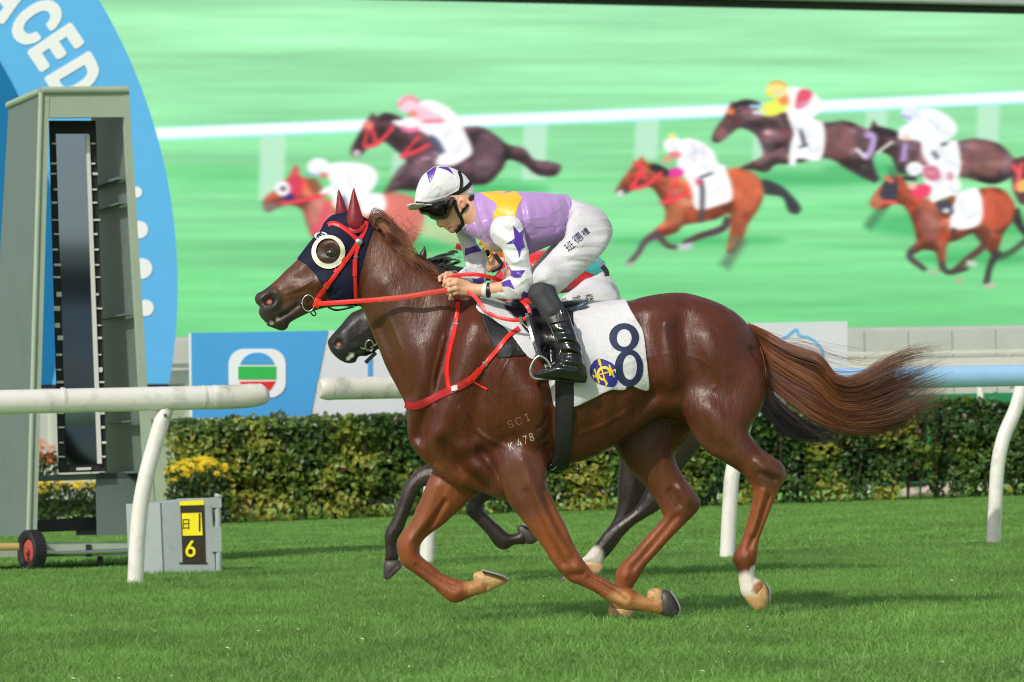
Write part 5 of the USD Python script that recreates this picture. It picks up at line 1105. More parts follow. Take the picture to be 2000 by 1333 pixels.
put('cantle_rim', tube(atY(spline([(1100, 611), (1120, 604), (1138, 597), (1146, 591)], 5), -.13), [.010] * 3 + [.014] * 10 + [.010] * 3, 10), mat('slate_cantle', srgb(62, 74, 90), .3, coat=.3), sd, smooth=True)
put('horn', trimesh.Trimesh(trimesh.creation.icosphere(3, .05).vertices * [.8, 1.3, 1.0] + atY([1012., 602.], -.03), trimesh.creation.icosphere(3).faces), m_blackleather, sd, smooth=True)
fsd = H1.front()
put('stirrup_leather', free_strap([(1031, 612), (1037, 640), (1045, 668), (1054, 697)], [-.285, -.30, -.325, -.34], .026, .006), m_blackleather, sd)
ir = spline([(1055, 696), (1046, 701), (1038, 714), (1036, 726), (1039, 736), (1046, 740), (1058, 740), (1070, 738), (1077, 730), (1075, 716), (1067, 703)], 5, True)
put('stirrup_iron', tube(np.vstack([atY(ir, -.345), atY(ir[:1], -.345)]), .0065, 8, False), m_steel, sd, smooth=True)
# brands
brd = lambda s_, x, y, h_, a_, m_, sx_=1.0: put('brand_mark', drape(fn1, text_poly(s_, x, y, h_, math.radians(a_), False, sx_), .0007, .0002, 0, 3), m_, horse1)
for s_, x, y in (('S', 997, 829), ('C', 1013, 823), ('I', 1030, 816)): brd(s_, x, y, 15, -24, m_scar)
for s_, x, y in (('K', 998, 872), ('4', 1014, 865), ('7', 1026, 859), ('8', 1038, 854)): brd(s_, x, y, 15, -18, m_brand, .8)

# hair
def hair_mat(name, root, tip, rough=.35):
    return usdkit.material(stage, '/World/Looks/' + name, {'c': ('attribute', {'attribute': 'tint'}), 'p': ('principled_bsdf', {'roughness': rough, 'specular_ior_level': 0.5})}, [('c.color', 'p.base_color')], surface='p.BSDF')
m_hair = hair_mat('horse_hair', 0, 0)
def hair(name, strands, widths, cols, parent, label=None):
    path = numbered(str(parent.GetPath()), name); b = base_of(parent)
    c = UsdGeom.BasisCurves.Define(stage, path); c.CreateTypeAttr('linear')
    c.CreateCurveVertexCountsAttr(Vt.IntArray([len(s) for s in strands]))
    P_ = (np.vstack(strands) - b).astype(np.float32)
    c.CreatePointsAttr(Vt.Vec3fArray.FromNumpy(np.ascontiguousarray(P_)))
    c.CreateWidthsAttr(Vt.FloatArray.FromNumpy(np.ascontiguousarray(np.concatenate(widths), np.float32))); c.SetWidthsInterpolation('vertex')
    UsdGeom.PrimvarsAPI(c).CreatePrimvar('tint', Sdf.ValueTypeNames.Color3fArray, 'vertex').Set(Vt.Vec3fArray.FromNumpy(np.ascontiguousarray(np.vstack([np.tile(q, (len(s), 1)) if np.ndim(q) == 1 else q for q, s in zip(cols, strands)]), np.float32)))
    c.CreateExtentAttr(Vt.Vec3fArray([Gf.Vec3f(*map(float, P_.min(0))), Gf.Vec3f(*map(float, P_.max(0)))]))
    UsdShade.MaterialBindingAPI.Apply(c.GetPrim()).Bind(m_hair)
    tag(c.GetPrim(), label)
    return c.GetPrim()
def resample(p, n):
    d = np.concatenate([[0], np.cumsum(np.linalg.norm(np.diff(p, axis=0), axis=1))]); t_ = np.linspace(0, d[-1], n)
    return np.stack([np.interp(t_, d, p[:, k]) for k in range(p.shape[1])], 1)
def sheaf(up, lo, Y, n, seed, yspread, wid, c0, c1, npt=18, frizz=4.0, short=0.35, tipfan=1.3, ragged=True):
    """hair between two traced guide lines (pixels), spread in depth"""
    r = np.random.default_rng(seed); U, L = resample(spline(up, 8), npt), resample(spline(lo, 8), npt)
    S_, Wd, C_ = [], [], []; tt = np.linspace(0, 1, npt)
    for i in range(n):
        lock = r.integers(0, 170); rl = np.random.default_rng(seed * 100 + lock)
        v = np.clip(rl.beta(.9, .9) + r.normal(0, .05), -.03, 1.03); yy = rl.normal(0, yspread) + r.normal(0, yspread * .3)
        cut = 1 - short * rl.random() - .14 * r.random()
        ph, am = rl.uniform(0, 6.28), rl.normal(0, frizz)
        c = lerp(U, L, v)
        d = c - c[:1] * 0
        wob = am * np.sin(tt * rl.uniform(4, 9) + ph) * tt * 1.2 + rl.normal(0, frizz * 1.1) * tt ** 4 + r.normal(0, frizz * .35) * tt ** 2 * tipfan + r.normal(0, 1.0)
        tg = np.gradient(c, axis=0); tg /= np.linalg.norm(tg, axis=1, keepdims=True) + 1e-9
        c = c + np.stack([-tg[:, 1], tg[:, 0]], 1) * wob[:, None]
        k = resample(np.column_stack([c, yy * np.clip(tt * 3, .25, 1)]), npt)[: max(4, int(npt * cut))]
        S_.append(atY(k[:, :2], Y + k[:, 2])); w_ = wid * r.uniform(.6, 1.3) * np.interp(np.linspace(0, 1, len(k)), [0, .5, .85, 1], [.9, 1, .6, .15]); Wd.append(w_)
        q_ = lerp(c0, c1, np.clip(rl.beta(1.2, 1.6) + r.normal(0, .15), 0, 1)); k_ = np.linspace(0, len(k) / npt, len(k))[:, None]; C_.append(q_ * lerp(np.array([1.35, 1.25, 1.1]), np.array([.62, .66, .8]), np.clip(k_ * 1.25, 0, 1)) if ragged else q_)
    return S_, Wd, C_
cA, cB2 = CH([0.055, 0.017, 0.009]), CH([0.33, 0.12, 0.042])
a_, b_, c_ = sheaf([(1462, 636), (1500, 654), (1535, 676), (1570, 688), (1602, 700), (1632, 742), (1672, 745), (1720, 722), (1780, 695), (1880, 672)],
                   [(1494, 712), (1498, 745), (1518, 762), (1548, 784), (1586, 812), (1630, 832), (1680, 840), (1735, 834), (1790, 808), (1885, 756)], 0.0, 4200, 5, .045, .0013, cA, cB2 * .85, 24, 11.0, .40, 2.2)
a9, b9, c9 = sheaf([(1462, 632), (1520, 660), (1575, 672), (1625, 690), (1700, 700), (1780, 680), (1870, 674)], [(1494, 715), (1516, 775), (1570, 822), (1640, 858), (1720, 856), (1790, 822), (1856, 760)], 0.0, 170, 15, .06, .0008, cA, cB2, 22, 16.0, .45, 3.0)
a2, b2, c2 = sheaf([(1470, 642), (1488, 690), (1500, 725), (1530, 760), (1560, 790)], [(1490, 690), (1494, 740), (1500, 780), (1506, 800), (1520, 815)], -.02, 260, 6, .03, .0014, CH([.06, .022, .012]), CH([.3, .13, .05]), 14, 5, .4)
hair('tail', a_ + a2 + a9, b_ + b2 + b9, c_ + c2 + c9, horse1)
# mane: lies along the crest, lifted tuft behind the hood
S_, Wd, C_ = [], [], []
r = np.random.default_rng(11); crest = resample(spline([(738, 446), (760, 462), (790, 485), (820, 510), (850, 535), (885, 560)], 8), 100)
for i in range(1500):
    k = r.random(); x, y = crest[int(k * 99)]; rl = np.random.default_rng(500 + int(k * 34)); ln = rl.uniform(34, 66) * (1 - .3 * k) * r.uniform(.5, 1.15)
    ang = lerp(math.radians(rl.uniform(20, 55)), math.radians(38), .3 + .5 * k) + r.normal(0, .08)
    n_ = 10; tt = np.linspace(0, 1, n_); lift = rl.uniform(2, 10) + r.normal(0, 2)
    sx_, sy_ = x + r.normal(0, 2.5) - 4, y + r.uniform(0, 18)
    cx = sx_ + ln * tt * np.cos(ang); cy = sy_ + ln * tt * np.sin(ang) - lift * np.sin(tt * 2.6) + rl.normal(0, 5) * tt ** 2
    yy = lerp(rl.uniform(-.055, .04), rl.uniform(-.10, .06), tt)
    S_.append(atY(np.stack([cx, cy], 1), yy)); Wd.append(.0017 * r.uniform(.6, 1.2) * np.interp(tt, [0, .7, 1], [1, .8, .2])); C_.append(lerp(cA, cB2, np.clip(rl.beta(1.5, 1.4) + r.normal(0, .12), 0, 1)))
for i in range(900):      # hair blown back from the poll over the crest
    rl = np.random.default_rng(900 + int(r.integers(0, 70))); u = rl.uniform(0, 1); x, y = 716 + 46 * u + r.normal(0, 2), 424 + 40 * u + r.normal(0, 2); lf = rl.uniform(4, 26); ln = rl.uniform(36, 70) * r.uniform(.75, 1.1); a = math.radians(rl.uniform(30, 62))
    ctrl = [(x, y + 6), (x + ln * .3 * math.cos(a) + r.normal(0, 1), y + ln * .3 * math.sin(a) - lf + r.normal(0, 1)), (x + ln * .7 * math.cos(a) + lf * .3 + r.normal(0, 1.5), y + ln * .7 * math.sin(a) - lf * .8 + r.normal(0, 1.5)), (x + ln * math.cos(a) + rl.normal(0, 5) + r.normal(0, 2.5), y + ln * math.sin(a) + rl.normal(0, 5) + r.normal(0, 2.5))]
    c = spline(ctrl, 5); yy = np.linspace(rl.uniform(-.04, .04), rl.uniform(-.075, .06), len(c)); S_.append(atY(c, yy)); Wd.append(np.interp(np.linspace(0, 1, len(c)), [0, .7, 1], [.0014, .0012, .0003])); C_.append(lerp(cA, cB2, np.clip(rl.beta(1.5, 1.4) + r.normal(0, .1), 0, 1)))
for i in range(40):
    x = r.uniform(770, 812); y = 446 + (x - 736) * .82; c = spline([(x, y + 6), (x - 4 + r.normal(0, 6), y - 28 + r.normal(0, 8)), (x + 6 + r.normal(0, 12), y - 44 + r.normal(0, 12)), (x + 22 + r.normal(0, 14), y - 20 + r.normal(0, 16))], 6)
    S_.append(atY(c, r.normal(0, .03))); Wd.append(np.full(len(c), .0007)); C_.append(cB2 * .6)
hair('mane', S_, Wd, C_, horse1)
# ------------------------------------------------------------------ running rails
def rail_line(px, p0): return onplane(np.array(px, float), p0, N_)
rp0 = ground(262, 1145.0)
c = rail_line([(-120, 788.5), (425, 776.5)], rp0)
rl_ = thing('running_rail', 'nearer white running rail on a leaning post, ending in a drooping cap at the left', 'rail', tuple(rp0), group='running rails')
put('rail_tube', tube(c, .077, 24), m_white, rl_, smooth=40)
ce = rail_line(spline([(420, 776.5), (455, 775.5), (490, 773), (512, 770), (524, 766)], 5), rp0)
put('end_cap', tube(ce, np.interp(np.linspace(0, 1, len(ce)), [0, .5, .8, .93, 1], [.0785, .078, .068, .05, .02]), 24), m_railgrey, rl_, smooth=40)
put('sleeve_joint', tube(rail_line([(416, 776.7), (424, 776.5)], rp0), .080, 24), m_white, rl_, smooth=40)
def rail_post(px, p0, rad, parent, off=0.0):
    c = rail_line(spline(px, 6), p0 + N_ * off); put('post', tube(c, rad, 16), m_white, parent, smooth=40)
    return c
rail_post([(264, 1146), (268, 1060), (275, 985), (288, 920), (305, 860), (318, 815), (322, 802)], rp0, .052, rl_)
put('bracket', tube(rail_line([(318, 822), (324, 798)], rp0), .05, 12), m_pale, rl_)
rq0 = ground(1420, 1093.0)
r2 = thing('running_rail', 'farther running rail behind the horses, white at one end and pale blue at the other', 'rail', tuple(rq0), group='running rails')
put('rail_tube', tube(rail_line([(640, 759.5), (1300, 748)], rq0), .076, 24), m_railgrey, r2, smooth=40)
ce = rail_line([(624, 760), (628, 760), (636, 759.8), (646, 759.5)], rq0); put('end_cap', tube(ce, [.055, .068, .0765, .0775], 24), m_railgrey, r2, smooth=40)
put('rail_tube', tube(rail_line([(1300, 748), (2200, 729.5)], rq0), .0775, 24), m_blue_rail, r2, smooth=40, label='pale blue painted length of the rail')
for k, (bx, by, tx) in enumerate(((833, 1106, 872), (1420, 1093, 1470), (1940, 1065, 1998))):
    g = ground(bx, float(by)); ty = 759.5 - (tx - 640) * .0195 + 12
    pts = [(bx, by), (bx + 5, by - 100), (bx + 10, by - 165), (bx + 22, by - 215), (lerp(bx, tx, .78), ty + 50), (tx, ty)]
    put('post', tube(onplane(np.array(spline(pts, 6)), g, N_), .053, 16), m_white, r2, smooth=40)

for x in (120, 395):
    put('joint_ring', tube(rail_line([(x, 783 - x * .0155), (x + 5, 783 - (x + 5) * .0155)], rp0), .0795, 24), m_railgrey, rl_, smooth=40)
put('bolt', tube([rail_line([(318, 812)], rp0)[0], rail_line([(318, 812)], rp0)[0] + N_ * .058], .012, 8), m_steel, rl_)
# ------------------------------------------------------------------ winning-post mirror on its trolley
m_steelg = mat('grey_green_paint', srgb(92, 108, 102), 0.45, var=0.05, vscale=3, dirt=(srgb(70, 82, 76), 4, 0.55, 0.3), bump=0.06, bscale=40)
m_steell = mat('pale_green_paint', srgb(150, 164, 146), 0.42, var=0.05, vscale=4)
m_mirror = usdkit.material(stage, '/World/Looks/mirror_glass', {'p': ('principled_bsdf', {'base_color': srgb(150, 165, 172), 'metallic': 1.0, 'roughness': 0.04})}, [], surface='p.BSDF')
m_rub = mat('black_rubber', srgb(26, 26, 27), 0.7, var=0.2, bump=0.3, bscale=120)
m_clip = mat('white_clip', srgb(205, 205, 200), 0.4)
m_hub = mat('red_hub', srgb(168, 74, 66), 0.5, var=0.2, vscale=30)
m_tan = mat('tan_painted_bar', srgb(176, 150, 92), 0.5)
mp0 = ground(160, 1112.0)
fp = lambda px, back=0.0: onplane(np.array(px, float), mp0 - N_ * back, N_)
py_ = thing('finish_mirror', 'tall tapering grey-green winning-post mirror housing on a wheeled trolley, at the left', 'mirror', tuple(mp0))
def plate(px, thick, back=0.0):
    q = fp(px, back); return slab(q, -N_ * thick)
def vec(p, back): return p - N_ * back
# front frame
put('stile', plate([(80, 176), (97, 176), (72, 1046), (56, 1048)], .06), m_steell, py_)
put('stile', plate([(240, 176), (252, 176), (306, 1046), (290, 1046)], .06), m_steell, py_)
put('lintel', plate([(97.4, 176), (239.6, 175.4), (243.4, 229), (96, 230)], .055, .003), m_steell, py_)
lt = np.array([fp((78, 178)), fp((78, 178)) - N_ * .8]); 
cap_ = tube([fp((82, 177)), fp((250, 175))], .028, 12); put('top_roll', cap_, m_steell, py_, smooth=40)
# sides: outer left panel and the right one seen from inside
def side(pxf, pxb_drop, d0, d1, inward, m_, name):
    a, b = fp(pxf[0]), fp(pxf[1])            # top and bottom on the front plane
    q = np.array([a - N_ * .06, b - N_ * .06, b - N_ * d1, a - N_ * d0]); return put(name, slab(q, W_ * inward), m_, py_)
side([(80, 176), (56, 1048)], 0, 1.05, 1.5, .03, m_steelg, 'side_panel')
rs_ = side([(252, 176), (306, 1046)], 0, 1.05, 1.35, -.03, m_steelg, 'side_panel')
put('top_panel', slab(np.array([fp((84, 176)) - N_ * .062, fp((248, 174)) - N_ * .062, fp((248, 174)) - N_ * 1.03, fp((84, 176)) - N_ * 1.03]), -Z_ * .03), m_steelg, py_)
put('top_roll', tube([fp((79, 178)), fp((79, 178)) - N_ * 1.05], .026, 12), m_steell, py_, smooth=40)
put('left_roll', tube([fp((80, 182)), fp((56, 1046))], .020, 10), m_steell, py_, smooth=40)
# ribs on the inner right wall
for f_, t_ in ((.2, .02), (.255, .012), (.505, .012), (.745, .012), (.86, .015)):
    a = lerp(fp((240, 176)), fp((290, 1046)), f_); put('rib', slab(np.array([a - N_ * .07, a - N_ * 1.1, a - N_ * 1.1 + Z_ * t_, a - N_ * .07 + Z_ * t_]), -W_ * .07), m_steelg, rs_)
# middle beams
put('cross_beam', slab(np.array([fp((74, 929)), fp((290, 922)), fp((290, 934)), fp((74, 941))]) - N_ * .3, -N_ * .05), m_steelg, py_)
put('base_plate', plate([(150, 1018), (300, 1012), (303, 1044), (150, 1046)], .03, .60), m_steelg, py_)
put('lower_panel', plate([(188, 925), (300, 920), (306, 1044), (190, 1046)], .02, .3), m_steelg, py_)
put('foot_bar', plate([(72, 1016), (190, 1010), (190, 1036), (72, 1040)], .04, .55), m_dark, py_)
# mirror strip
mb = .22
fr = put('mirror_frame', plate([(97, 236), (187, 236), (209, 921), (116, 924)], .03, mb), m_rub, py_)
put('glass', plate([(109, 262), (173, 262), (196, 905), (130, 908)], .008, mb - .010), m_mirror, fr)
put('edge_strip', plate([(168, 264), (175, 264), (199, 906), (191, 906)], .012, mb - .023), m_clip, fr)
rr_ = np.random.default_rng(5)
for k in range(22):
    t_ = .07 + k * .0425 + rr_.normal(0, .006)
    for (x0, x1, sgn) in ((97, 117, 1), (186, 208.5, -1)):
        x = lerp(x0, x1, t_) + sgn * rr_.uniform(3, 9); y = lerp(236, 922, t_); h_ = rr_.uniform(2.5, 5) if rr_.random() < .85 else 9; w_ = rr_.uniform(4, 7)
        put('clip', plate([(x - w_, y - h_ / 2), (x + w_, y - h_ / 2), (x + w_, y + h_ / 2), (x - w_, y + h_ / 2)], .012, mb - .016), m_clip, fr)
put('clip', plate([(150, 914), (178, 913), (178, 918), (150, 919)], .012, mb - .016), m_clip, fr)
# trolley
fr2 = .1
tr = thing('trolley', 'low grey trolley with a steel axle and black tyre carrying the mirror housing', 'trolley', tuple(mp0 + N_ * .1))
q = np.array([fp((-160, 1066), -fr2), fp((306, 1062), -fr2), fp((306, 1086), -fr2), fp((-160, 1090), -fr2)])
dk_ = put('platform', slab(q[[0, 1, 2, 3]], -N_ * 1.1), m_steell, tr)
put('strap', plate([(168, 1064), (178, 1064), (179, 1088), (169, 1088)], .012, -fr2 - .013), m_rub, dk_)
put('axle', tube([fp((66, 1083), -fr2 - .02), fp((300, 1073), -fr2 - .02)], .017, 10), m_steel, tr, smooth=40)
for bx in (197, 262): put('leg', slab(np.array([fp((bx - 4, 1086), -.04), fp((bx + 4, 1086), -.04), fp((bx + 5, 1112), -.04), fp((bx - 4, 1112), -.04)]), -N_ * .05), m_dark, tr)
put('tow_bar', tube([fp((-200, 1072), -.3), fp((36, 1068), -.3)], .03, 10), m_tan, tr, smooth=40)
wc = fp((62, 1076), -.22); gz_ = wc[2]; R0 = gz_ - .004
prof = np.array([(.60, -.030), (.80, -.045), (.94, -.048), (1.0, -.038), (1.0, .038), (.94, .048), (.80, .045), (.60, .030)]) * [R0, 1.15]
def lathe(profile, n, C, axis):
    e1 = Z_; e2 = np.cross(axis, e1); a = np.arange(n) * 2 * np.pi / n; k = len(profile)
    v = (C + profile[:, 1][None, :, None] * axis + profile[:, 0][None, :, None] * (np.cos(a)[:, None, None] * e1 + np.sin(a)[:, None, None] * e2)).reshape(-1, 3)
    i, j = np.meshgrid(np.arange(n), np.arange(k), indexing='ij'); q = np.stack([i * k + j, ((i + 1) % n) * k + j, ((i + 1) % n) * k + (j + 1) % k, i * k + (j + 1) % k], -1).reshape(-1, 4)
    t = trimesh.Trimesh(v, np.vstack([q[:, [0, 1, 2]], q[:, [0, 2, 3]]]), process=False)
    if t.volume < 0: t.invert()
    return t
WA = np.array([math.cos(TH + .22), math.sin(TH + .22), 0])
wh = put('wheel', lathe(np.array([(.02, -.03), (.60, -.022), (.62, 0), (.60, .022), (.02, .03)]) * [R0, 1.0], 28, wc, WA), m_hub, tr, smooth=30)
put('tyre', lathe(prof, 40, wc, WA), m_rub, wh, smooth=30)
for k in range(36):
    a = k * 2 * np.pi / 36; d = math.cos(a) * Z_ + math.sin(a) * np.cross(WA, Z_); e = np.cross(WA, d)
    o = wc + d * (R0 * .985); put('tread_block', hexa(*[np.array([o + WA * (s1_ * .042) + e * (s2_ * .009) + d * hh for s1_, s2_ in ((-1, -1), (1, -1), (1, 1), (-1, 1))]) for hh in (0, R0 * .03)]), m_rub, wh)
put('hub_bolt', tube([wc - WA * .05, wc + WA * .05], .03, 12), m_hub, wh, smooth=40)
put('axle_end', tube([wc, fp((120, 1081), -fr2 - .02)], .014, 8), m_steel, tr)

# number box on the turf
bp0 = ground(385, 1123.0)
TB = math.radians(10); WB = np.array([math.cos(TB), math.sin(TB), 0]); NB = np.array([math.sin(TB), -math.cos(TB), 0])
bpx = lambda px, out=0.0: onplane(np.array(px, float), bp0 + NB * out, NB)
nb = thing('number_box', 'grey metal stand on the turf with a yellow day card over a yellow numeral 6', 'sign box', tuple(bp0))
m_boxg = mat('light_grey_metal', srgb(150, 160, 160), .4, var=.06, vscale=6, dirt=(srgb(110, 122, 118), 8, .55, .3)); m_yel = mat('yellow_card', srgb(236, 220, 30), .5, var=.08, vscale=14); m_blk = mat('dark_brown_card', srgb(44, 38, 24), .5, var=.15)
fq = bpx([(316, 983), (412, 973), (421, 1121), (322, 1126)])
put('front_panel', slab(fq, -NB * .02), m_boxg, nb)
bk = np.array([-math.sin(math.radians(58)), math.cos(math.radians(58)), 0])   # the side runs back to the left
sq = np.array([fq[0], fq[3], fq[3] + bk * .30, fq[0] + bk * .30]) - NB * .0205
put('side_panel', slab(sq, -np.cross(bk, Z_) * .02), m_boxg, nb)
sq2 = np.array([fq[1], fq[2], fq[2] + bk * .30, fq[1] + bk * .30]) - NB * .0205
put('side_panel', slab(sq2, np.cross(bk, Z_) * .02), m_boxg, nb)
put('top_panel', slab(np.array([fq[0], fq[1], fq[1] + bk * .30, fq[0] + bk * .30]) - NB * .021 - Z_ * .004, -Z_ * .02), m_boxg, nb)
def card(px, out, m_, name, par=nb): return put(name, slab(bpx(px, out), -NB * .003), m_, par)
wn = card([(352, 988), (399, 987), (402, 1098), (357, 1100)], .004, m_blk, 'window'); card([(350, 980), (398, 977), (398.5, 986.5), (351, 988)], .004, m_yel, 'header')
dc = card([(355, 1003), (393, 1002), (396, 1046), (357, 1047)], .008, m_yel, 'day_card')
def bprint(g, out, m_, name, par):
    def f(xy): p = bpx(xy) - bp0; return np.stack([p @ WB, p[:, 2]], 1)
    return put(name, extrude(shapely.transform(g, f), bp0 + NB * out, WB, Z_, NB, .002), m_, par)
bprint(glyph_poly('ri', 363, 1024, 22, sx=.8).intersection(shapely.box(355.5, 1000, 395, 1050)), .009, m_blk, 'day_sign', dc); bprint(shapely.box(388, 1003, 391, 1038), .009, m_blk, 'card_edge', dc)
bprint(text_poly('6', 372, 1072, 30, 0, True, .95), .005, m_yel, 'numeral', wn)
bprint(shapely.box(350, 1099, 405, 1102), .004, m_dark, 'slot', nb)
put('hinge_post', tube(bpx([(425, 970), (428, 1116)]), .022, 10), m_boxg, nb, smooth=40)
for y0, y1 in ((972, 992), (1030, 1078)): put('hinge', slab(bpx([(412, y0), (432, y0 - 1), (433, y1), (414, y1)], .024), -NB * .02), m_boxg, nb)
put('top_pin', tube(bpx([(426, 972), (428, 966)]), .03, 10), m_boxg, nb, smooth=40)

# ------------------------------------------------------------------ flower beds by the mirror
m_pet = usdkit.material(stage, '/World/Looks/petals', {'c': ('attribute', {'attribute': 'tint'}), 'p': ('principled_bsdf', {'roughness': .6}), 't': ('translucent_bsdf', {}), 'm': ('mix_closure', {'fac': .3})}, [('c.color', 'p.base_color'), ('c.color', 't.color'), ('p.BSDF', 'm.closure1'), ('t.BSDF', 'm.closure2')], surface='m.closure')
def flower_bush(label, x0, x1, ybase, ytop, colr, seed, back=0.0, nfl=60):
    r = np.random.default_rng(seed); g = hb + W_ * hs((x0 + x1) / 2) + N_ * back; g = g * [1, 1, 0]; s_ = FPX / ((g - CAM) @ F_)
    w = (x1 - x0) / s_; h = (ybase - ytop) / s_
    b = thing('flowering_plant', label, 'flowers', tuple(g), group='flowering plants by the hedge')
    n = int(700 * w * h) + 200
    u = r.uniform(-1, 1, n); zz = h * .86 * r.uniform(.03, 1, n) ** .8; dd = r.normal(0, .14, n) * w
    c = g + u[:, None] * W_ * (w / 2) + dd[:, None] * N_ + zz[:, None] * Z_
    v, f = leaf_mesh(c, .08, N_ * .7 + Z_ * .5 + 0 * c, r); put('foliage', (v, f), leaf_m, b, colors=np.repeat(lerp([.035, .085, .02], [.10, .18, .03], r.random((n, 1))), 5, 0), kind='stuff')
    put('stems', cat_(*[tube([g + W_ * k, g + W_ * (k * 1.2) + Z_ * h * .8], [.012, .005], 5) for k in np.linspace(-w / 2.6, w / 2.6, 9)]), m_soil, b, kind='stuff')
    for k in range(nfl):
        ctr = g + W_ * r.uniform(-w / 2, w / 2) + Z_ * h * (1 - .22 * r.random() ** 1.3) + N_ * r.uniform(-.15, .3); ctr += Z_ * (-.15 * h * (abs((ctr - g) @ W_) / (w / 2)) ** 2)
        R = r.uniform(.035, .062); m_ = 11; vs, fs = [ctr + Z_ * R * .25 + N_ * R * .3], []
        up = N_ * .6 + Z_ * .8 + r.normal(0, .25, 3); up /= np.linalg.norm(up); e1 = np.cross(up, [1, 0, 0.]); e1 /= np.linalg.norm(e1); e2 = np.cross(up, e1)
        for layer, (rr2, lift) in enumerate(((1, 0), (.6, .3))):
            for j in range(m_):
                a0 = (j + .5 * layer) * 2 * np.pi / m_; k0 = len(vs)
                for da, rad in ((-.26, .35), (.26, .35), (.0, 1.0)): vs.append(ctr + (math.cos(a0 + da) * e1 + math.sin(a0 + da) * e2) * R * rr2 * rad + up * R * (lift + .25 * rad))
                fs.append([k0, k0 + 1, k0 + 2])
            
        put('blossom', (np.array(vs), np.array(fs)), m_pet, b, colors=np.tile(np.array(colr) * r.uniform(.8, 1.15), (len(vs), 1)))
flower_bush('yellow chrysanthemums in bloom beside the left end of the hedge', 303, 424, 1024, 892, (.95, .70, .02), 1, .55, 150)
flower_bush('yellow chrysanthemums seen low through the open mirror housing', 40, 210, 1022, 918, (.95, .68, .02), 2, .2, 110)
flower_bush('orange flowers seen through the slit of the mirror housing', 40, 140, 1010, 834, (.75, .15, .005), 3, -.8, 110)
# ------------------------------------------------------------------ second horse, half hidden
Y2 = 5.25
H2 = Field((XZ([[625, 700]], Y2)[0, 0], Y2 - .36, 0.02), (XZ([[1440, 700]], Y2)[0, 0], Y2 + .36, 2.0), 0.008)
H2.inflate([(812, 503), (840, 508), (872, 522), (910, 548), (950, 582), (985, 612), (1040, 640), (1100, 652), (1180, 650), (1260, 645), (1320, 648), (1370, 665), (1395, 700), (1400, 740), (1390, 785), (1360, 806), (1300, 806), (1240, 820), (1180, 850), (1120, 872), (1060, 884), (1000, 920), (950, 944), (910, 938), (872, 918), (852, 885), (846, 830), (843, 790), (833, 740), (815, 690), (800, 640), (792, 590), (790, 540)],
           Y2, [(800, 560, .52), (860, 640, .56), (930, 800, .66), (1100, 760, .84), (1320, 730, .95)], Y2, 0, [([(950, 620), (915, 720), (880, 840)], 14, -.02), ([(960, 700), (985, 800)], 24, .015)])
H2.inflate([(815, 500), (790, 518), (758, 556), (735, 585), (705, 603), (686, 612), (664, 637), (648, 655), (640, 667), (643, 681), (650, 692), (664, 704), (679, 710), (694, 708), (701, 697), (716, 696), (735, 685), (762, 662), (790, 632), (815, 600), (834, 562), (836, 520)], Y2,
           [(790, 590, .66), (720, 650, .66), (660, 680, .78)], Y2, .03, [([(660, 672)], 11, .010), ([(662, 672)], 5, -.034), ([(676, 702), (690, 690), (708, 682)], 3, -.012), ([(800, 600)], 22, .012), ([(700, 625), (670, 648)], 6, .006), ([(720, 670), (690, 668)], 8, -.008)])
L1 = [(900, 880), (870, 905), (834, 908), (810, 923), (790, 948), (779, 981), (766, 1015), (753, 1039), (752, 1052), (754, 1081), (753, 1096), (779, 1092), (777, 1070), (777, 1055), (789, 1034), (797, 1013), (808, 987), (817, 963), (832, 950), (880, 965), (920, 930)]
L2 = [(940, 900), (930, 950), (914, 978), (910, 1002), (928, 1021), (950, 1044), (968, 1068), (981, 1075), (992, 1073), (1003, 1066), (1028, 1063), (1034, 1050), (1024, 1030), (1009, 1042), (994, 1043), (976, 1028), (956, 1010), (945, 996), (945, 985), (963, 970), (990, 930), (980, 890)]
L3 = [(1270, 850), (1275, 920), (1262, 950), (1248, 980), (1235, 996), (1205, 1017), (1180, 1038), (1169, 1053), (1154, 1071), (1140, 1090), (1143, 1098), (1172, 1104), (1178, 1094), (1180, 1086), (1202, 1064), (1215, 1048), (1236, 1027), (1262, 1010), (1283, 998), (1305, 975), (1330, 920), (1380, 850), (1370, 760), (1300, 770)]
L4 = [(1215, 850), (1210, 900), (1207, 951), (1207, 984), (1200, 1013), (1182, 1040), (1160, 1070), (1130, 1100), (1112, 1122), (1128, 1136), (1150, 1120), (1184, 1092), (1210, 1060), (1228, 1030), (1244, 1000), (1262, 960), (1285, 920), (1320, 850), (1280, 790)]
for L_, yo, w_ in ((L1, -.1, .85), (L2, .1, .85), (L3, -.11, .8), (L4, .11, .75)): H2.inflate(L_, Y2, w_, Y2 + yo, .03)
BKB = (0.020, 0.0125, 0.0105)
col2 = horse_colors(Y2, BKB, [(660, 670, (.016, .014, .014), 50), (661, 673, (.35, .12, .1), 4), (686, 694, (.42, .38, .35), 5), (680, 700, (.45, .4, .37), 4), (1156, 1090, (.62, .56, .5), 22), (1146, 1080, (.6, .54, .48), 12), (810, 940, (.035, .022, .02), 30)])
horse2 = thing('racehorse', 'black-brown racehorse galloping half hidden behind the chestnut horse', 'horse', (XZ([[1100, 1100]], Y2)[0, 0], Y2, 0), group='galloping racehorses')
put_field('body', H2, m_coat2, horse2, colors=col2)
hoof([(753, 1094), (766, 1092), (779, 1093), (786, 1105), (772, 1121), (758, 1132), (751, 1128), (750, 1112)], Y2, .9, m_hoof, horse2, [(786, 1106), (772, 1121), (758, 1133)], Y2 - .1)
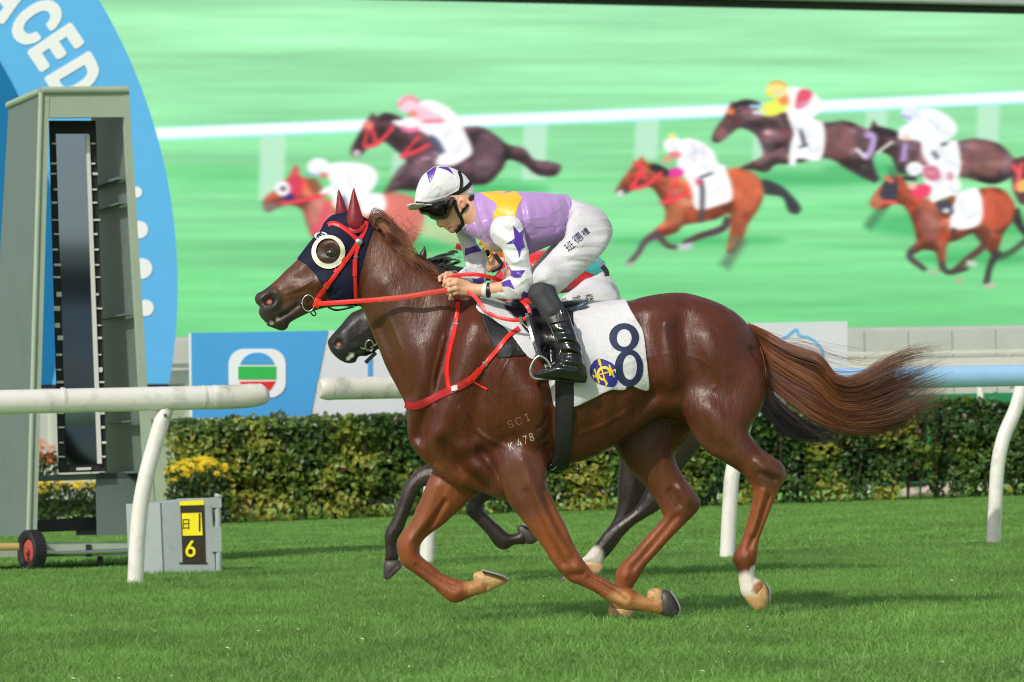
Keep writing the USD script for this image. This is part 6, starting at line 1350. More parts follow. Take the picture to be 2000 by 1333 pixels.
hoof([(1010, 1036), (1012, 1028), (1022, 1026), (1034, 1031), (1049, 1046), (1050, 1057), (1039, 1064), (1026, 1062), (1016, 1050)], Y2, .9, m_hoof, horse2, [(1020, 1025), (1036, 1033), (1050, 1048)], Y2 + .1)
hoof([(1138, 1098), (1152, 1094), (1172, 1096), (1177, 1106), (1167, 1119), (1155, 1118), (1145, 1110)], Y2, .9, m_hoofp, horse2, [(1177, 1107), (1168, 1119), (1155, 1119)], Y2 - .11)
hoof([(1128, 1118), (1142, 1124), (1128, 1138), (1108, 1143), (1080, 1144), (1078, 1139), (1098, 1126), (1112, 1118)], Y2, .9, m_hoof, horse2, None, Y2 + .11)
f2 = H2.front()
put_field('ear', earf([(829, 480), (825, 487), (819, 496), (818, 506), (826, 510), (833, 504), (833, 492)], Y2 - .05, .9), m_coat2, horse2, colors=lambda v: np.tile(BKB, (len(v), 1)))
rg = np.random.default_rng(3)
S_, Wd, C_ = [], [], []
for i in range(700):
    k = rg.random(); x, y = lerp(826, 930, k), lerp(506, 566, k) + 2; rl = np.random.default_rng(50 + int(k * 30)); tt = np.linspace(0, 1, 8); ln = rl.uniform(34, 60) * (1 - .2 * k)
    a = math.radians(rl.uniform(-22, 18)); cx = x + ln * tt * math.cos(a); cy = y + ln * tt * math.sin(a) - rl.uniform(4, 16) * np.sin(tt * 2.4) + rg.normal(0, 2) * tt
    S_.append(atY(np.stack([cx, cy], 1), Y2 + lerp(rg.uniform(-.04, .04), rl.uniform(-.07, .05), tt))); Wd.append(.0026 * np.interp(tt, [0, .7, 1], [1, .8, .2])); C_.append(np.array([.012, .009, .008]) * rg.uniform(.6, 1.8))
for i in range(10):
    x = rg.uniform(830, 880); c = spline([(x, 520), (x + 20, 508 + rg.normal(0, 5)), (x + 48 + rg.normal(0, 8), 500 + rg.normal(0, 12))], 5); S_.append(atY(c, Y2)); Wd.append(np.full(len(c), .001)); C_.append(np.array([.02, .015, .012]))
hair('mane', S_, Wd, C_, horse2)
a_, b_, c_ = sheaf([(1382, 680), (1430, 700), (1485, 745), (1520, 785), (1548, 810), (1600, 832), (1690, 848)], [(1392, 730), (1440, 770), (1492, 800), (1515, 830), (1545, 852), (1600, 862), (1670, 862)], Y2, 900, 9, .04, .0026, np.array([.008, .007, .008]), np.array([.022, .018, .018]), 18, 4.0, .35)
hair('tail', a_, b_, c_, horse2)
b2_ = thing('bridle', 'dark bridle with a steel bit on the black-brown horse', 'bridle', tuple(f2.at([[722, 680]], Y2)[0]))
put('nose_band', surf_strap(f2, [(712, 598), (722, 630), (732, 660), (738, 682)], 8, .002, .006, Y2), m_blackleather, b2_)
put('cheek_strap', surf_strap(f2, [(718, 676), (740, 650), (772, 590), (800, 530)], 7, .003, .006, Y2), m_blackleather, b2_)
put('bit_ring', tube(f2.at(ell(722, 676, 8, 11, 20), Y2, .014)[list(range(20)) + [0]], .005, 6, False), m_steel, b2_, smooth=True); put('bit_bar', tube(f2.at([(704, 680), (722, 684), (730, 690)], Y2, .012), .005, 6), m_steel, b2_, smooth=True)
put('chin_piece', hexa(*[atY([(711, 706), (732, 686), (737, 692), (716, 712)], Y2 + o_) for o_ in (-.07, .0)]), m_blackleather, b2_)
put('rein', tube(atY(spline([(724, 680), (800, 640), (900, 600), (985, 572)], 6), Y2 - .16), .008, 6), m_blackleather, b2_)
sd2 = thing('saddle', 'black racing saddle with girth on the black-brown horse', 'saddle', (XZ([[1130, 660]], Y2)[0, 0], Y2, XZ([[1130, 660]], Y2)[0, 1]))
put_field('girth', shell(H2, [(1092, 630), (1122, 630), (1120, 900), (1090, 905)], Y2, .022), m_girth, sd2)
put_field('flap', shell(H2, [(1050, 620), (1090, 620), (1140, 620), (1150, 650), (1130, 700), (1100, 730), (1075, 700), (1055, 660)], Y2, .03), m_blackleather, sd2)
nc2 = thing('number_cloth', 'white saddle cloth on the black-brown horse behind', 'saddle cloth', (XZ([[1180, 680]], Y2)[0, 0], Y2, XZ([[1180, 680]], Y2)[0, 1]))
put_field('cloth', shell(H2, [(1060, 610), (1120, 610), (1210, 620), (1225, 680), (1230, 750), (1180, 755), (1110, 780), (1080, 760), (1060, 690)], Y2, .016, noise=(.004, 9, 5)), m_cloth, nc2)
# rider on the second horse
def skin_mat(name, c):
    return usdkit.material(stage, '/World/Looks/' + name, {'g': ('geometry', {}), 'c': ('attribute', {'attribute': 'tint'}), 'n': ('noise_texture', {'scale': 120, 'detail': 3}), 'b': ('bump', {'strength': .12, 'distance': .003}),
        'p': ('principled_bsdf', {'roughness': .45, 'subsurface_weight': .12, 'subsurface_radius': (1, .3, .15), 'subsurface_scale': .01})}, [('g.position', 'n.vector'), ('n.fac', 'b.height'), ('b.normal', 'p.normal'), ('c.color', 'p.base_color')], surface='p.BSDF')
m_skin = skin_mat('skin', None)
SKIN = srgb(206, 158, 128)
m_satinred = mat('red_satin', srgb(196, 22, 26), .32, var=.05, bump=.5, bscale=14, bdist=.02, sheen=.3); m_teal = mat('teal_satin', srgb(52, 164, 172), .32, bump=.5, bscale=14, bdist=.02, sheen=.3)
m_breech = mat('white_breeches', srgb(194, 193, 198), .6, var=.02, bump=.15, bscale=20, bdist=.02, sheen=.1, stretch=(.6, 1, 2.2)); m_orange = mat('orange_cap', srgb(206, 108, 36), .35, var=.06)
m_black = mat('black_nylon', srgb(18, 18, 20), .45, var=.1); m_goggle = mat('black_goggle_lens', srgb(6, 6, 7), .18, spec=.3, coat=.15); m_goldm = mat('gold_frame', srgb(190, 150, 50), .25, metal=.9)
m_tprint = mat('olive_print', srgb(74, 70, 50), .6)
p2_ = thing('person', 'rider in red and teal silks and white breeches, crouched mostly hidden behind the other rider', 'person', (XZ([[1120, 640]], Y2)[0, 0], Y2, 0), group='riders in the race')
bx_ = XZ([[930, 680]], Y2)[0]; cx_ = XZ([[1230, 440]], Y2)[0]
def jf(): return Field((bx_[0], Y2 - .42, bx_[1] - .1), (cx_[0], Y2 + .42, cx_[1]), .0065)
B2 = jf()
B2.inflate([(947, 492), (947, 502), (946, 510), (943, 516), (946, 521), (949, 528), (955, 533), (964, 531), (973, 523), (984, 512), (992, 496), (985, 470), (965, 464), (950, 476)], Y2, .78, Y2, 0, [([(948, 520), (958, 522)], 2, -.006)])
P3_ = lambda x, y, yo: atY(np.array([x, y], float), Y2 + yo)
for a, b, ra, rb in (((985, 515, 0), (1010, 535, 0), .055, .06), ((1010, 540, 0), (1150, 540, 0), .09, .09), ((1005, 545, -.16), (1020, 600, -.2), .045, .04), ((1020, 600, -.2), (965, 605, -.08), .04, .03), ((1005, 545, .16), (1020, 600, .2), .045, .04), ((1020, 600, .2), (965, 605, .05), .04, .03), ((965, 605, -.08), (950, 606, -.05), .036, .03), ((965, 605, .05), (952, 604, .03), .036, .03),
                     ((1160, 570, -.08), (1090, 618, -.22), .045, .035), ((1160, 570, .08), (1090, 618, .22), .045, .035), ((1090, 622, -.24), (1118, 688, -.3), .03, .025), ((1090, 622, .24), (1118, 688, .3), .03, .025)): B2.capsule(P3_(*a), P3_(*b), ra, rb, .02)
put_field('body', B2, m_skin, p2_, colors=lambda v: np.tile(SKIN, (len(v), 1)))
J = jf(); J.inflate([(985, 505), (1020, 494), (1070, 488), (1120, 490), (1160, 502), (1178, 516), (1182, 534), (1172, 552), (1135, 566), (1080, 576), (1010, 590), (968, 584), (955, 565), (968, 535)], Y2, [(1000, 540, 1.4), (1160, 530, 1.35)], Y2, 0)
for s_ in (-1, 1):
    J.capsule(P3_(1008, 540, s_ * .17), P3_(1022, 600, s_ * .21), .075, .065, .03); J.capsule(P3_(1022, 600, s_ * .21), P3_(975, 606, -.08 if s_ < 0 else .05), .064, .042, .02)
J.noise(.006, 9, 3)
put_field('silks', J, m_satinred, p2_); fJ = J.front()
put('teal_panel', drape(fJ, Polygon([(1142, 530), (1150, 512), (1166, 500), (1182, 512), (1184, 536), (1176, 550), (1164, 538)]), .002, .001, Y2, 5), m_teal, p2_)
put('teal_panel', drape(fJ, Polygon([(978, 528), (990, 522), (1000, 540), (994, 552)]), .002, .001, Y2, 5), m_teal, p2_)
K = jf(); K.inflate([(1150, 512), (1178, 528), (1198, 548), (1211, 572), (1212, 592), (1200, 612), (1160, 628), (1110, 610), (1120, 570), (1138, 540)], Y2, 1.25, Y2, 0)
for s_ in (-1, 1): K.inflate([(1150, 545), (1190, 560), (1207, 585), (1196, 612), (1140, 640), (1098, 650), (1078, 640), (1070, 616), (1088, 592), (1118, 568)], Y2, .8, [(1180, 570, Y2 + s_ * .1), (1085, 620, Y2 + s_ * .24)], .03)
K.noise(.004, 12, 8); put_field('breeches', K, m_breech, p2_); fK = K.front()
for nm, x, y in (('xi', 1101, 590), ('wei', 1126, 586), ('sen', 1151, 582)): put('name_print', drape(fK, glyph_poly(nm, x, y, 17, -.12), .0016, .0012, Y2, 4), m_tprint, p2_)
put('belt', ribbon(atY(spline([(1176, 520), (1184, 530), (1186, 540)], 4), Y2 - .17), .03, .006), m_black, p2_)
Bt = jf()
for s_ in (-1, 1): Bt.capsule(P3_(1085, 622, s_ * .25), P3_(1120, 690, s_ * .31), .062, .055, .01); Bt.capsule(P3_(1120, 692, s_ * .31), P3_(1085, 700, s_ * .33), .045, .035, .02)
put_field('boots', Bt, m_blackleather, p2_)
Hc = jf(); Hc.inflate([(946, 486), (950, 468), (966, 458), (986, 462), (998, 478), (1000, 496), (992, 508), (980, 512), (970, 500), (964, 490)], Y2, .98, Y2, 0, grow=.012); put_field('helmet', Hc, m_orange, p2_)
put('helmet_vent', drape(Hc.front(), Polygon(ell(975, 504, 2.4, 2.4, 12)), .002, .001, Y2), m_black, p2_); put('chin_strap', tube(atY(spline([(966, 496), (974, 508), (979, 516), (972, 524), (960, 530)], 5), Y2 - .088), .013, 8), m_black, p2_, smooth=True)
gq = jf(); gq.inflate([(943, 486), (958, 486), (964, 494), (960, 504), (950, 506), (943, 500)], Y2, 2.2, Y2, 0); put_field('goggles', gq, m_goggle, p2_); put('goggle_rim', tube(atY(ell(952, 495, 7, 9, 16), Y2 - .07)[list(range(16)) + [0]], .007, 6, False), m_goldm, p2_, smooth=True)
# ------------------------------------------------------------------ rider of the chestnut horse
a_ = XZ([[780, 765]], 0)[0]; b_ = XZ([[1215, 312]], 0)[0]
def jb(x0, y0, x1, y1, ya, yb, st=.0045):
    p, q = XZ([[x0, y1]], 0)[0], XZ([[x1, y0]], 0)[0]; return Field((p[0] - .03, ya, p[1] - .03), (q[0] + .03, yb, q[1] + .03), st)
P1 = lambda x, y, Y: atY(np.array([x, y], float), Y)
rider = thing('person', 'rider in lavender silks and white cap crouching over the chestnut horse', 'person', tuple(P1(1060, 600, 0)), group='riders in the race')
FACE = [(838, 400), (843, 414), (848, 424), (851, 430), (852, 435), (853.5, 440), (857, 444), (862, 445), (866.5, 444.5), (868.5, 447.5), (872, 449), (874, 451), (876, 452.5), (879, 455), (884, 456), (890, 454.5), (897, 450), (904, 443), (912, 430), (922, 420), (934, 412), (932, 400), (920, 384), (906, 362), (885, 348), (862, 348), (844, 362), (838, 384)]
BJ = jb(800, 320, 1200, 760, -.43, .43, .0045)
BJ.inflate(FACE, -.02, [(860, 440, .62), (880, 450, .62), (880, 405, .70), (885, 365, .6), (925, 410, .7)], -.02, 0,
           [([(863, 440), (869, 437)], 2.6, .008), ([(856, 441), (862, 443)], 2.2, .007), ([(874, 447), (884, 444)], 1.4, -.006), ([(876, 444), (884, 441)], 1.8, .003), ([(877, 450), (885, 447.5)], 1.8, .003), ([(884, 452)], 4, .003), ([(868, 441), (874, 444)], 1.5, -.003), ([(880, 428)], 8, .004), ([(893, 440)], 8, -.003)], n=5)
BJ.ellipsoid(P1(902.5, 396, -.094), (.019, .010, .028), .008); BJ.ellipsoid(P1(902, 397, -.106), (.008, .009, .014), .003, cut=True)
for a, b, ra, rb, k in (((915, 415, -.02), (942, 430, 0), .056, .062, .02), ((960, 436, 0), (1090, 440, 0), .07, .06, .03), ((938, 428, 0), (960, 440, 0), .06, .07, .03),
        ((988, 450, -.17), (1012, 560, -.22), .036, .034, .02), ((1012, 560, -.22), (943, 567, -.15), .032, .0255, .01), ((943, 567, -.15), (926, 567.5, -.14), .0255, .025, .01),
        ((922, 470, .16), (930, 535, .19), .018, .018, .02), ((930, 535, .19), (908, 545, .09), .018, .020, .01), ((908, 545, .09), (885, 545, .02), .020, .022, .02),
        ((1150, 452, -.08), (1076, 532, -.20), .045, .03, .02), ((1145, 452, .08), (1066, 530, .20), .045, .03, .02),
        ((1076, 532, -.20), (1070, 566, -.245), .03, .026, .01), ((1070, 566, -.245), (1114, 690, -.335), .026, .022, .01), ((1066, 530, .20), (1064, 566, .245), .03, .026, .01), ((1064, 566, .245), (1114, 690, .335), .026, .022, .01), ((1114, 695, -.338), (1085, 725, -.345), .02, .015, .01), ((1114, 695, .338), (1085, 725, .345), .02, .015, .01)):
    BJ.capsule(P1(*a), P1(*b), ra, rb, k)
put_hand = []
def fingers(chain, r0, r1, k=.004):
    for i in range(len(chain) - 1):
        f0, f1 = i / (len(chain) - 1), (i + 1) / (len(chain) - 1)
        BJ.capsule(P1(*chain[i]), P1(*chain[i + 1]), lerp(r0, r1, f0), lerp(r0, r1, f1), k if i else .008)
# near hand: flat back of the hand, then four bent fingers closed on the rein and the thumb along the top
for a, b, ra, rb in (((930, 567, -.14), (900, 555, -.150), .023, .016), ((930, 568, -.14), (901, 565, -.152), .023, .017), ((928, 570, -.138), (902, 571, -.148), .022, .015)): BJ.capsule(P1(*a), P1(*b), ra, rb, .012)
fingers([(905, 551, -.152), (893, 547.5, -.168), (879, 546.5, -.172), (869.5, 552, -.165), (866.5, 559, -.150)], .0105, .0082)
fingers([(903, 557, -.158), (890, 553.5, -.178), (876, 556.5, -.183), (872, 562.5, -.172), (878, 566, -.155)], .0108, .0084)
fingers([(903, 566, -.158), (891, 563.5, -.178), (876.5, 567, -.184), (873.5, 573, -.172), (880, 576, -.153)], .0105, .0082)
fingers([(903, 573, -.150), (892, 572, -.168), (880.5, 576.5, -.174), (879, 583, -.162), (884, 584.5, -.145)], .0095, .0074)
fingers([(916, 556, -.128), (900, 548, -.118), (886, 545, -.112), (874, 547, -.112)], .0125, .0092)
# far hand
for a, b, ra, rb in (((888, 546, .02), (872, 546, -.01), .026, .022),): BJ.capsule(P1(*a), P1(*b), ra, rb, .01)
fingers([(880, 540, -.01), (866, 538.5, -.03), (858.5, 542.5, -.05), (859, 549, -.06)], .0105, .0082)
fingers([(882, 543, -.03), (871, 540.5, -.06), (868.5, 549, -.075), (873, 556, -.07)], .0105, .0084)
fingers([(884, 548, -.03), (874, 548, -.05), (868, 555, -.05), (873, 560, -.04)], .0105, .0084)
fingers([(884, 553, -.02), (874, 556, -.03), (871, 563, -.03), (876, 566, -.02)], .0095, .0074)
fingers([(892, 541, 0), (880, 535, -.02), (872, 534, -.03)], .011, .009)
LIP, BROW = (0.36, .13, .10), (.10, .05, .03)
SK1 = srgb(208, 160, 130)
hc = horse_colors(-.02, SK1, [(880, 446, LIP, 3.6), (872, 436, srgb(180, 132, 106), 6), (893, 446, srgb(176, 130, 106), 7), (877, 446.5, LIP, 2.2), (882, 449, LIP, 3), (862, 444, (.30, .11, .08), 2.5), (888, 452, srgb(186, 140, 114), 9), (902, 398, srgb(190, 130, 104), 6), (868, 432, srgb(196, 146, 116), 7)])
put_field('body', BJ, m_skin, rider, colors=hc); fB = BJ.front()
put('finger_ring', tube(np.vstack([P1(881, 573.5, -.187), P1(883.5, 575, -.184), P1(884.5, 578.5, -.180)]), .003, 6), m_goldm, rider)
# silks
m_lav = mat('lavender_satin', srgb(170, 134, 194), .30, var=.03, vscale=6, bump=.35, bscale=11, bdist=.02, sheen=.35, rvar=.08)
m_satin = mat('white_satin', srgb(212, 212, 216), .28, var=.02, bump=.22, bscale=14, bdist=.025, sheen=.3, rvar=.06)
m_yellow = mat('yellow_satin', srgb(224, 178, 36), .32, var=.04, bump=.35, bscale=14, bdist=.02, sheen=.3)
m_purple = mat('purple_satin', srgb(78, 40, 152), .32, var=.05, bump=.4, bscale=16, bdist=.02, sheen=.3)
m_collar = mat('lavender_terry', srgb(186, 150, 204), .9, bump=.7, bscale=200, sheen=.3); m_white_c = mat('white_jersey', srgb(208, 208, 206), .7, bump=.2, bscale=90)
JT = jb(885, 365, 1135, 520, -.30, .30)
JT.inflate([(926, 379), (952, 376), (988, 375), (1024, 375.5), (1060, 377), (1092, 380.5), (1108, 381.5), (1117, 391), (1121, 404), (1120, 425), (1116, 446), (1111, 464), (1090, 474.5), (1060, 486), (1036, 497), (1018, 500), (985, 493), (964, 492.5), (946, 484), (934, 469), (916, 460), (899, 450), (905, 440), (914, 425), (917, 408), (921, 391)], 0,
           [(920, 420, .9), (960, 440, 1.35), (1000, 430, 1.5), (1060, 430, 1.45), (1110, 420, 1.2)], 0, 0,
           [([(940, 385), (948, 420), (962, 460)], 5, -.010), ([(930, 395), (938, 430), (950, 465)], 4, .009), ([(925, 420), (935, 450), (950, 475)], 3, -.009), ([(1018, 395), (1022, 430), (1028, 480)], 4, -.010), ([(1030, 400), (1034, 440)], 6, .007), ([(1085, 385), (1096, 420), (1092, 460)], 5, .006), ([(1104, 386), (1110, 420), (1104, 460)], 4, -.007), ([(1060, 400), (1070, 430)], 6, -.005), ([(1040, 470), (1080, 462), (1108, 448)], 4, .005), ([(1040, 484), (1075, 474)], 3, -.005), ([(1112, 388), (1117, 420), (1112, 458)], 3, .010)])
JT.noise(.004, 7, 21, (1, .6, 1)); JT.folds(.004, 9, 23, (1.2, .6, .8))
jt = put_field('silks', JT, m_lav, rider); fT = JT.front()
put('yellow_panel', drape(fT, Polygon([(938, 376), (976, 373), (1008, 374), (1020, 387), (1010, 408), (1006, 424), (985, 426), (963, 430), (965, 416), (971, 404), (967, 395.5), (951, 386)]), .0014, .0008, 0, 4), m_yellow, jt)
put('yellow_panel', drape(fT, Polygon([(934, 467), (942, 471), (959, 480), (976, 484), (986, 487), (986, 494), (968, 492), (948, 485), (936, 479)]), .0014, .0008, 0, 4), m_yellow, jt)
put('seam', surf_strap(fT, [(1026, 444), (1060, 444), (1090, 441), (1114, 436)], 1.2, .0002, .0012), mat('lavender_seam', srgb(140, 104, 170), .5), jt)
CJ = jb(895, 395, 935, 455, -.15, .12, .004)
CJ.inflate([(919, 402), (926, 410), (922, 428), (914, 444), (907, 450), (900, 448), (906, 440), (913, 426)], -.015, 2.6, -.015, 0); put_field('neck_band', CJ, m_white_c, rider)
CJ2 = jb(895, 385, 950, 465, -.17, .14, .004)
CJ2.inflate([(924, 396), (933, 402), (933, 420), (927, 440), (918, 456), (908, 453), (915, 442), (922, 426), (925, 410)], -.01, 2.9, -.01, 0); put_field('collar', CJ2, m_collar, jt)
# sleeves
SL = jb(935, 405, 1050, 600, -.36, -.05, .0042)
SLS = [([(975, 440), (990, 452), (1018, 450)], 4, -.007), ([(965, 455), (985, 470), (1005, 474)], 4, .006), ([(970, 475), (990, 490), (1020, 492)], 3, -.006), ([(985, 500), (1005, 512), (1030, 508)], 4, .007), ([(992, 515), (1010, 525), (1034, 524)], 3, -.007), ([(1034, 480), (1036, 520), (1036, 560)], 4, -.005),
       ([(1000, 545), (1020, 560), (1030, 572)], 4, -.008), ([(985, 550), (1000, 568), (1010, 580)], 3, .007), ([(970, 556), (982, 570), (990, 580)], 3, -.006), ([(962, 556), (972, 570), (978, 582)], 3, .005), ([(1010, 535), (1030, 545), (1036, 556)], 4, .007), ([(1004, 555), (1018, 575)], 3, .006), ([(990, 430), (1006, 436)], 8, .006)]
SL.inflate([(962, 436), (968, 428), (978, 424), (1000, 423), (1014, 429), (1022, 444), (1026, 468), (1032, 492), (1036, 516), (1039, 540), (1041, 555), (1037, 573), (1026, 582.5), (1012, 584), (988, 584), (966, 582.5), (955, 581.5), (954, 556), (966, 553), (982, 549), (994, 540), (992, 522), (986, 504), (981, 486), (970, 477), (961, 465), (958, 449)], -.2,
           [(990, 440, 1.0), (1010, 500, .95), (1020, 565, 1.0), (960, 568, 1.0)], [(990, 440, -.19), (1010, 500, -.21), (1020, 560, -.225), (958, 568, -.16)], 0, SLS)
SL.noise(.003, 15, 31, (1, 1, 1)); SL.folds(.006, 8.5, 33, (1, .8, 1.3))
sl = put_field('sleeve', SL, m_satin, rider); fS = SL.front()
for pl in ([(1002, 440.5), (1014.6, 455), (1025, 447), (1023, 458), (1021.5, 468), (1026, 483), (1017.5, 487), (1014.6, 505), (1010.7, 489), (1003, 475.6), (988, 477.5), (1005, 466)], [(988, 511), (999, 529), (1026, 528), (1016.5, 542), (1005, 543), (993, 537)], [(971, 557), (983, 550), (996, 546), (1005, 566), (991, 559.5), (973.6, 560.5)], [(1023, 569), (1037, 577), (1034, 581), (1018, 585), (1018, 576)]):
    put('star_print', drape(fS, Polygon(pl), .0014, .0008, -.2, 3), m_purple, sl)
def cuff(x0, x1, rad, yc, m_, name, par, cy0=567.5):
    c = np.array([P1(x, cy0 + (x - 950) * .02, yc - (x - 950) * .0006) for x in np.linspace(x0, x1, 5)]); return put(name, tube(c, rad, 24), m_, par, smooth=50)
cuff(943, 956, [.027, .0305, .031, .032, .033], -.155, m_white_c, 'cuff', sl); cuff(952.5, 960.5, .0335, -.157, m_black, 'wrist_band', sl)
SF = jb(880, 440, 955, 565, 0, .30, .0045)
SF.inflate([(890, 452), (898, 449), (919, 460), (932, 477), (940, 487), (949, 495), (950.5, 507), (950, 528), (949, 541), (946, 552), (934, 557), (920, 555), (905, 549), (893, 542), (900, 530), (910, 522), (907, 507), (904, 490), (896, 471)], .15, [(915, 470, .9), (935, 520, .95), (910, 545, .8)], [(900, 455, .10), (930, 510, .17), (898, 543, .05)], 0, [([(905, 500), (925, 505), (945, 500)], 4, -.006), ([(910, 515), (930, 520), (946, 516)], 4, .006), ([(912, 530), (935, 536)], 3, -.006)])
SF.noise(.003, 15, 41); SF.folds(.005, 8.5, 42); sfp = put_field('sleeve', SF, m_satin, rider); fSF = SF.front()
for pl in ([(908, 486), (918, 484), (932.7, 479), (940, 491), (925, 494), (908, 500)], [(922, 544), (932, 545), (944, 540), (946, 550), (938, 556), (926, 557)], [(903, 531), (910, 527), (912, 533), (902, 536)]): put('star_print', drape(fSF, Polygon(pl), .0014, .0008, .15, 3), m_purple, sfp)
# breeches
BR = jb(1030, 385, 1205, 585, -.36, .36, .0048)
BR.inflate([(1112, 389), (1135, 394), (1159, 403), (1180, 417), (1193, 438), (1196.5, 456), (1189, 477), (1174, 498), (1150, 512), (1122, 500), (1106, 470), (1104, 430)], 0, 1.5, 0, 0)
TH1 = [(1128, 406), (1165, 418), (1188, 442), (1192, 462), (1185, 482), (1174, 498), (1150, 522), (1120, 549), (1100, 567), (1087, 577.5), (1078, 568), (1060, 562), (1043, 564), (1040, 540), (1048, 525), (1066, 504), (1085, 483), (1102, 464), (1110, 432)]
WR = [([(1120, 470), (1150, 462), (1190, 458)], 3, -.0035), ([(1124, 480), (1155, 474), (1186, 472)], 3, .004), ([(1115, 490), (1150, 484), (1180, 484)], 2.5, -.0035), ([(1108, 502), (1140, 498), (1168, 498)], 2.5, .0035), ([(1100, 515), (1130, 512), (1152, 514)], 2.5, -.0035), ([(1092, 530), (1115, 528), (1135, 530)], 2.5, .003), ([(1130, 440), (1165, 438), (1192, 440)], 3, .003), ([(1122, 428), (1150, 418), (1175, 420)], 3, -.003), ([(1046, 530), (1062, 532), (1076, 548), (1084, 568)], 2.5, -.005), ([(1052, 548), (1066, 548)], 4, .004), ([(1046, 555), (1062, 552), (1078, 562)], 2.5, .004)]
BR.inflate(TH1, -.15, [(1160, 450, .82), (1070, 540, .85)], [(1160, 440, -.075), (1110, 500, -.15), (1060, 550, -.235)], .03, WR)
BR.inflate([(x - 14, y + 2) for x, y in TH1], .15, [(1160, 450, .82), (1070, 540, .85)], [(1160, 440, .075), (1110, 500, .15), (1060, 550, .235)], .03)
BR.noise(.0025, 16, 51, (.5, 1, 1.6)); BR.folds(.004, 9, 53, (.4, .6, 1.8)); brp = put_field('breeches', BR, m_breech, rider); fBR = BR.front()
for nm, x, y, sz in (('ban', 1112, 481, 18), ('de', 1128, 465, 19), ('li', 1143, 453, 14)): put('name_print', drape(fBR, glyph_poly(nm, x, y, sz, math.radians(-40)), .0013, .001, -.15, 3), m_navyp, brp)
# boots and socks
for s_ in (-1, 1):
    SK = jb(1028, 550, 1120, 640, -.42 if s_ < 0 else .14, -.14 if s_ < 0 else .42, .0048)
    SK.inflate([(1031, 580), (1036, 560), (1058, 548), (1080, 556), (1090, 578), (1102, 600), (1108, 622), (1066, 632), (1050, 604)], s_ * .28, .9, [(1060, 565, s_ * .25), (1088, 625, s_ * .30)], 0, [([(1050, 575), (1075, 610)], 4, .003), ([(1066, 566), (1092, 606)], 3, -.003)]); put_field('stocking', SK, mat('charcoal_stocking' + ('' if s_ < 0 else '_far'), srgb(38, 40, 44), .7, var=.1, bump=.15, bscale=150), rider)
    BT = jb(1030, 590, 1155, 760, -.47 if s_ < 0 else .17, -.17 if s_ < 0 else .47, .0045)
    BW = [([(1078, 654), (1098, 650), (1124, 656)], 3, -.007), ([(1084, 664), (1104, 662), (1130, 668)], 3, .008), ([(1088, 674), (1108, 668), (1132, 680)], 2.5, -.008), ([(1092, 684), (1112, 682), (1136, 690)], 3, .008), ([(1096, 694), (1116, 690), (1138, 700)], 2.5, -.008), ([(1082, 640), (1100, 644)], 4, .006), ([(1068, 632), (1090, 628), (1112, 622)], 2, -.006),
          ([(1060, 726), (1090, 720), (1120, 728)], 3, .005), ([(1100, 704), (1120, 708), (1140, 712)], 3, .007), ([(1098, 714), (1120, 718)], 2.5, -.006)]
    BT.inflate([(1061, 617), (1078, 607), (1105, 601), (1111, 612), (1118, 634), (1127, 658), (1136, 680), (1140, 704), (1146, 722), (1148, 738), (1144, 747), (1115, 745), (1074, 740), (1047, 737), (1042, 731), (1056, 723), (1074, 714), (1092, 703), (1097, 690), (1088, 671), (1078, 649), (1069, 632)], s_ * .33, [(1090, 630, .85), (1115, 690, .85), (1070, 730, 1.1), (1130, 735, .9)], [(1090, 620, s_ * .305), (1115, 680, s_ * .335), (1090, 735, s_ * .345)], 0, BW)
    BT.noise(.0032, 24, 61)
    bt = put_field('boot', BT, m_patent if s_ > 0 else (globals().__setitem__('m_patent', mat('black_patent_leather', srgb(10, 10, 12), .10, spec=.6, coat=.6, var=.15, bump=.25, bscale=26, bdist=.012)) or m_patent), rider)
    if s_ < 0:
        fb_ = BT.front()
        put('elastic_band', surf_strap(fb_, [(1066, 625), (1086, 619), (1110, 616)], 22, .0005, .0015, -.33), m_black, bt)
        for k in range(5): put('elastic_rib', surf_strap(fb_, [(1084 + k * 5.2, 609 - k * 1.6), (1090 + k * 5.2, 632 - k * 1.8)], 2.2, .002, .0022, -.33), m_patent, bt)
        put('sole', surf_strap(fb_, [(1050, 736.5), (1075, 740), (1112, 745), (1144, 747)], 3, .001, .003, -.33), m_black, bt)
# cap, goggles, harness
HELM = [(811, 399), (811, 381), (814.4, 366), (822, 348), (832, 337), (846, 327), (853, 324.7), (867, 325), (882, 328), (895, 333.6), (908, 343), (919, 357), (924, 367), (926, 377), (924, 383), (908, 388), (893, 391), (882, 393), (869, 398), (856, 403), (844, 405), (830, 404)]
HF = jb(790, 315, 935, 415, -.17, .14, .004)
HF.inflate(HELM, -.02, [(860, 360, .86), (830, 380, .9), (910, 370, .86)], -.02, 0, [([(855, 372), (863, 378), (858, 386)], 2.5, -.0025), ([(862, 366), (872, 374)], 2.5, .0022), ([(853.5, 325), (850, 350), (846, 380)], 2, -.0015), ([(880, 340), (892, 362)], 3, -.0015), ([(830, 392), (870, 384), (900, 366)], 2, -.002)], n=5)
HF.noise(.0012, 20, 71); HF.folds(.0007, 12, 72)
hm = put_field('cap', HF, m_satin, rider); fH = HF.front()
put('star_print', drape(fH, Polygon([(833, 337), (846, 328), (853, 325), (850, 335), (846, 346), (838.5, 359), (836, 348)]), .001, .0008, 0, 3), m_purple, hm); put('star_print', drape(fH, Polygon([(854, 327), (864, 325.8), (876, 327), (882, 334), (887, 342), (874, 333), (862, 329)]), .001, .0008, 0, 3), m_purple, hm)
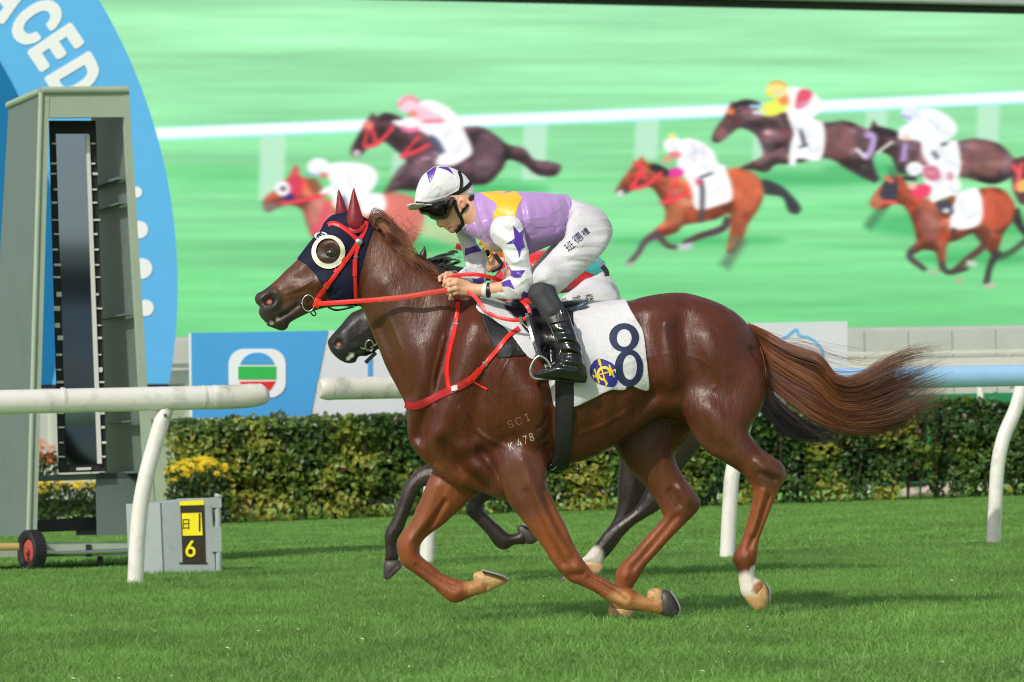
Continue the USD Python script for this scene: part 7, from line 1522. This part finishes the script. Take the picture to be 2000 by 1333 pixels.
HB = jb(785, 392, 870, 415, -.15, .11, .003); HB.inflate([(794, 403.5), (798, 400), (812, 398.5), (836, 400), (858, 401), (868, 399.5), (866, 402.5), (846, 406), (830, 406.5), (812, 409.5), (799, 409.5)], -.02, [(800, 405, 9), (850, 403, 12)], -.02, 0, n=4); put_field('peak', HB, m_white_c, hm)
put('cap_band', surf_strap(fH, [(812, 397.5), (826, 399), (842, 398.5), (858, 394), (875, 387), (892, 378.5), (908, 369), (920, 358)], 8, .001, .0035), m_black, hm)
put('cap_strap', surf_strap(fH, [(896, 335), (900.5, 348), (901, 362), (897, 376), (891, 388)], 5.5, .0022, .003), m_black, hm); put('buckle', surf_strap(fH, [(893.5, 382), (897, 381)], 5, .004, .002, n=3), m_dark, hm)
GG = jb(810, 380, 895, 435, -.17, .13, .0035); GG.inflate([(816, 406), (818, 413), (823, 418.5), (834, 421), (841, 427), (849, 430), (860, 431), (869, 431), (876, 427), (882, 417), (887, 402), (891, 386), (872, 385), (850, 391), (830, 397), (818, 400)], -.02, [(830, 412, 2.0), (862, 415, 2.3), (884, 406, 4.6)], -.02, 0, n=5); put_field('goggles', GG, m_goggle, rider)
PD = jb(895, 375, 935, 425, -.15, .12, .004); PD.inflate([(906, 387), (916, 384), (926, 380), (925.5, 391), (920, 402), (914, 410), (910, 402), (913, 394)], -.02, 2.7, -.02, 0); hp_ = put_field('helmet_padding', PD, m_black, rider)
put('harness_strap', surf_strap(fB, [(888, 391), (890, 404), (895, 416), (901, 427), (903, 438), (897, 449)], 6.5, .002, .003, -.02), m_black, hp_); put('harness_strap', surf_strap(fB, [(914, 400), (906, 410), (899, 420)], 5, .002, .003, -.02), m_black, hp_); put('chin_cup', surf_strap(fB, [(900, 440), (895, 449), (889, 453)], 7, .003, .004, -.02), m_black, hp_)
# whip in the far hand
wp = thing('riding_whip', 'black riding whip with red flap held by the rider in lavender', 'whip', tuple(P1(884, 538, .03)))
put('handle', tube(np.array([P1(872, 547, -.02), P1(879, 538, .0), P1(885, 534, .02)]), [.011, .013, .016], 12), m_black, wp, smooth=True)
put('end_cap', lathe(np.array([(.006, -.004), (.014, -.004), (.016, 0), (.014, .004), (.006, .004)]), 20, P1(887, 534.5, -.005), np.array([.25, -.97, 0])), m_steel, wp, smooth=40)
put('shaft', tube(np.vstack([P1(885, 535, .03), P1(906, 531, .2), P1(918, 510, .30), P1(912, 492, .33), P1(900, 485, .34)]), .004, 6), m_black, wp)
put('flap', ribbon(np.vstack([P1(903, 485.5, .34), P1(897, 482.5, .34), P1(890.5, 480.5, .34)]), .026, .006), m_dkred, wp)
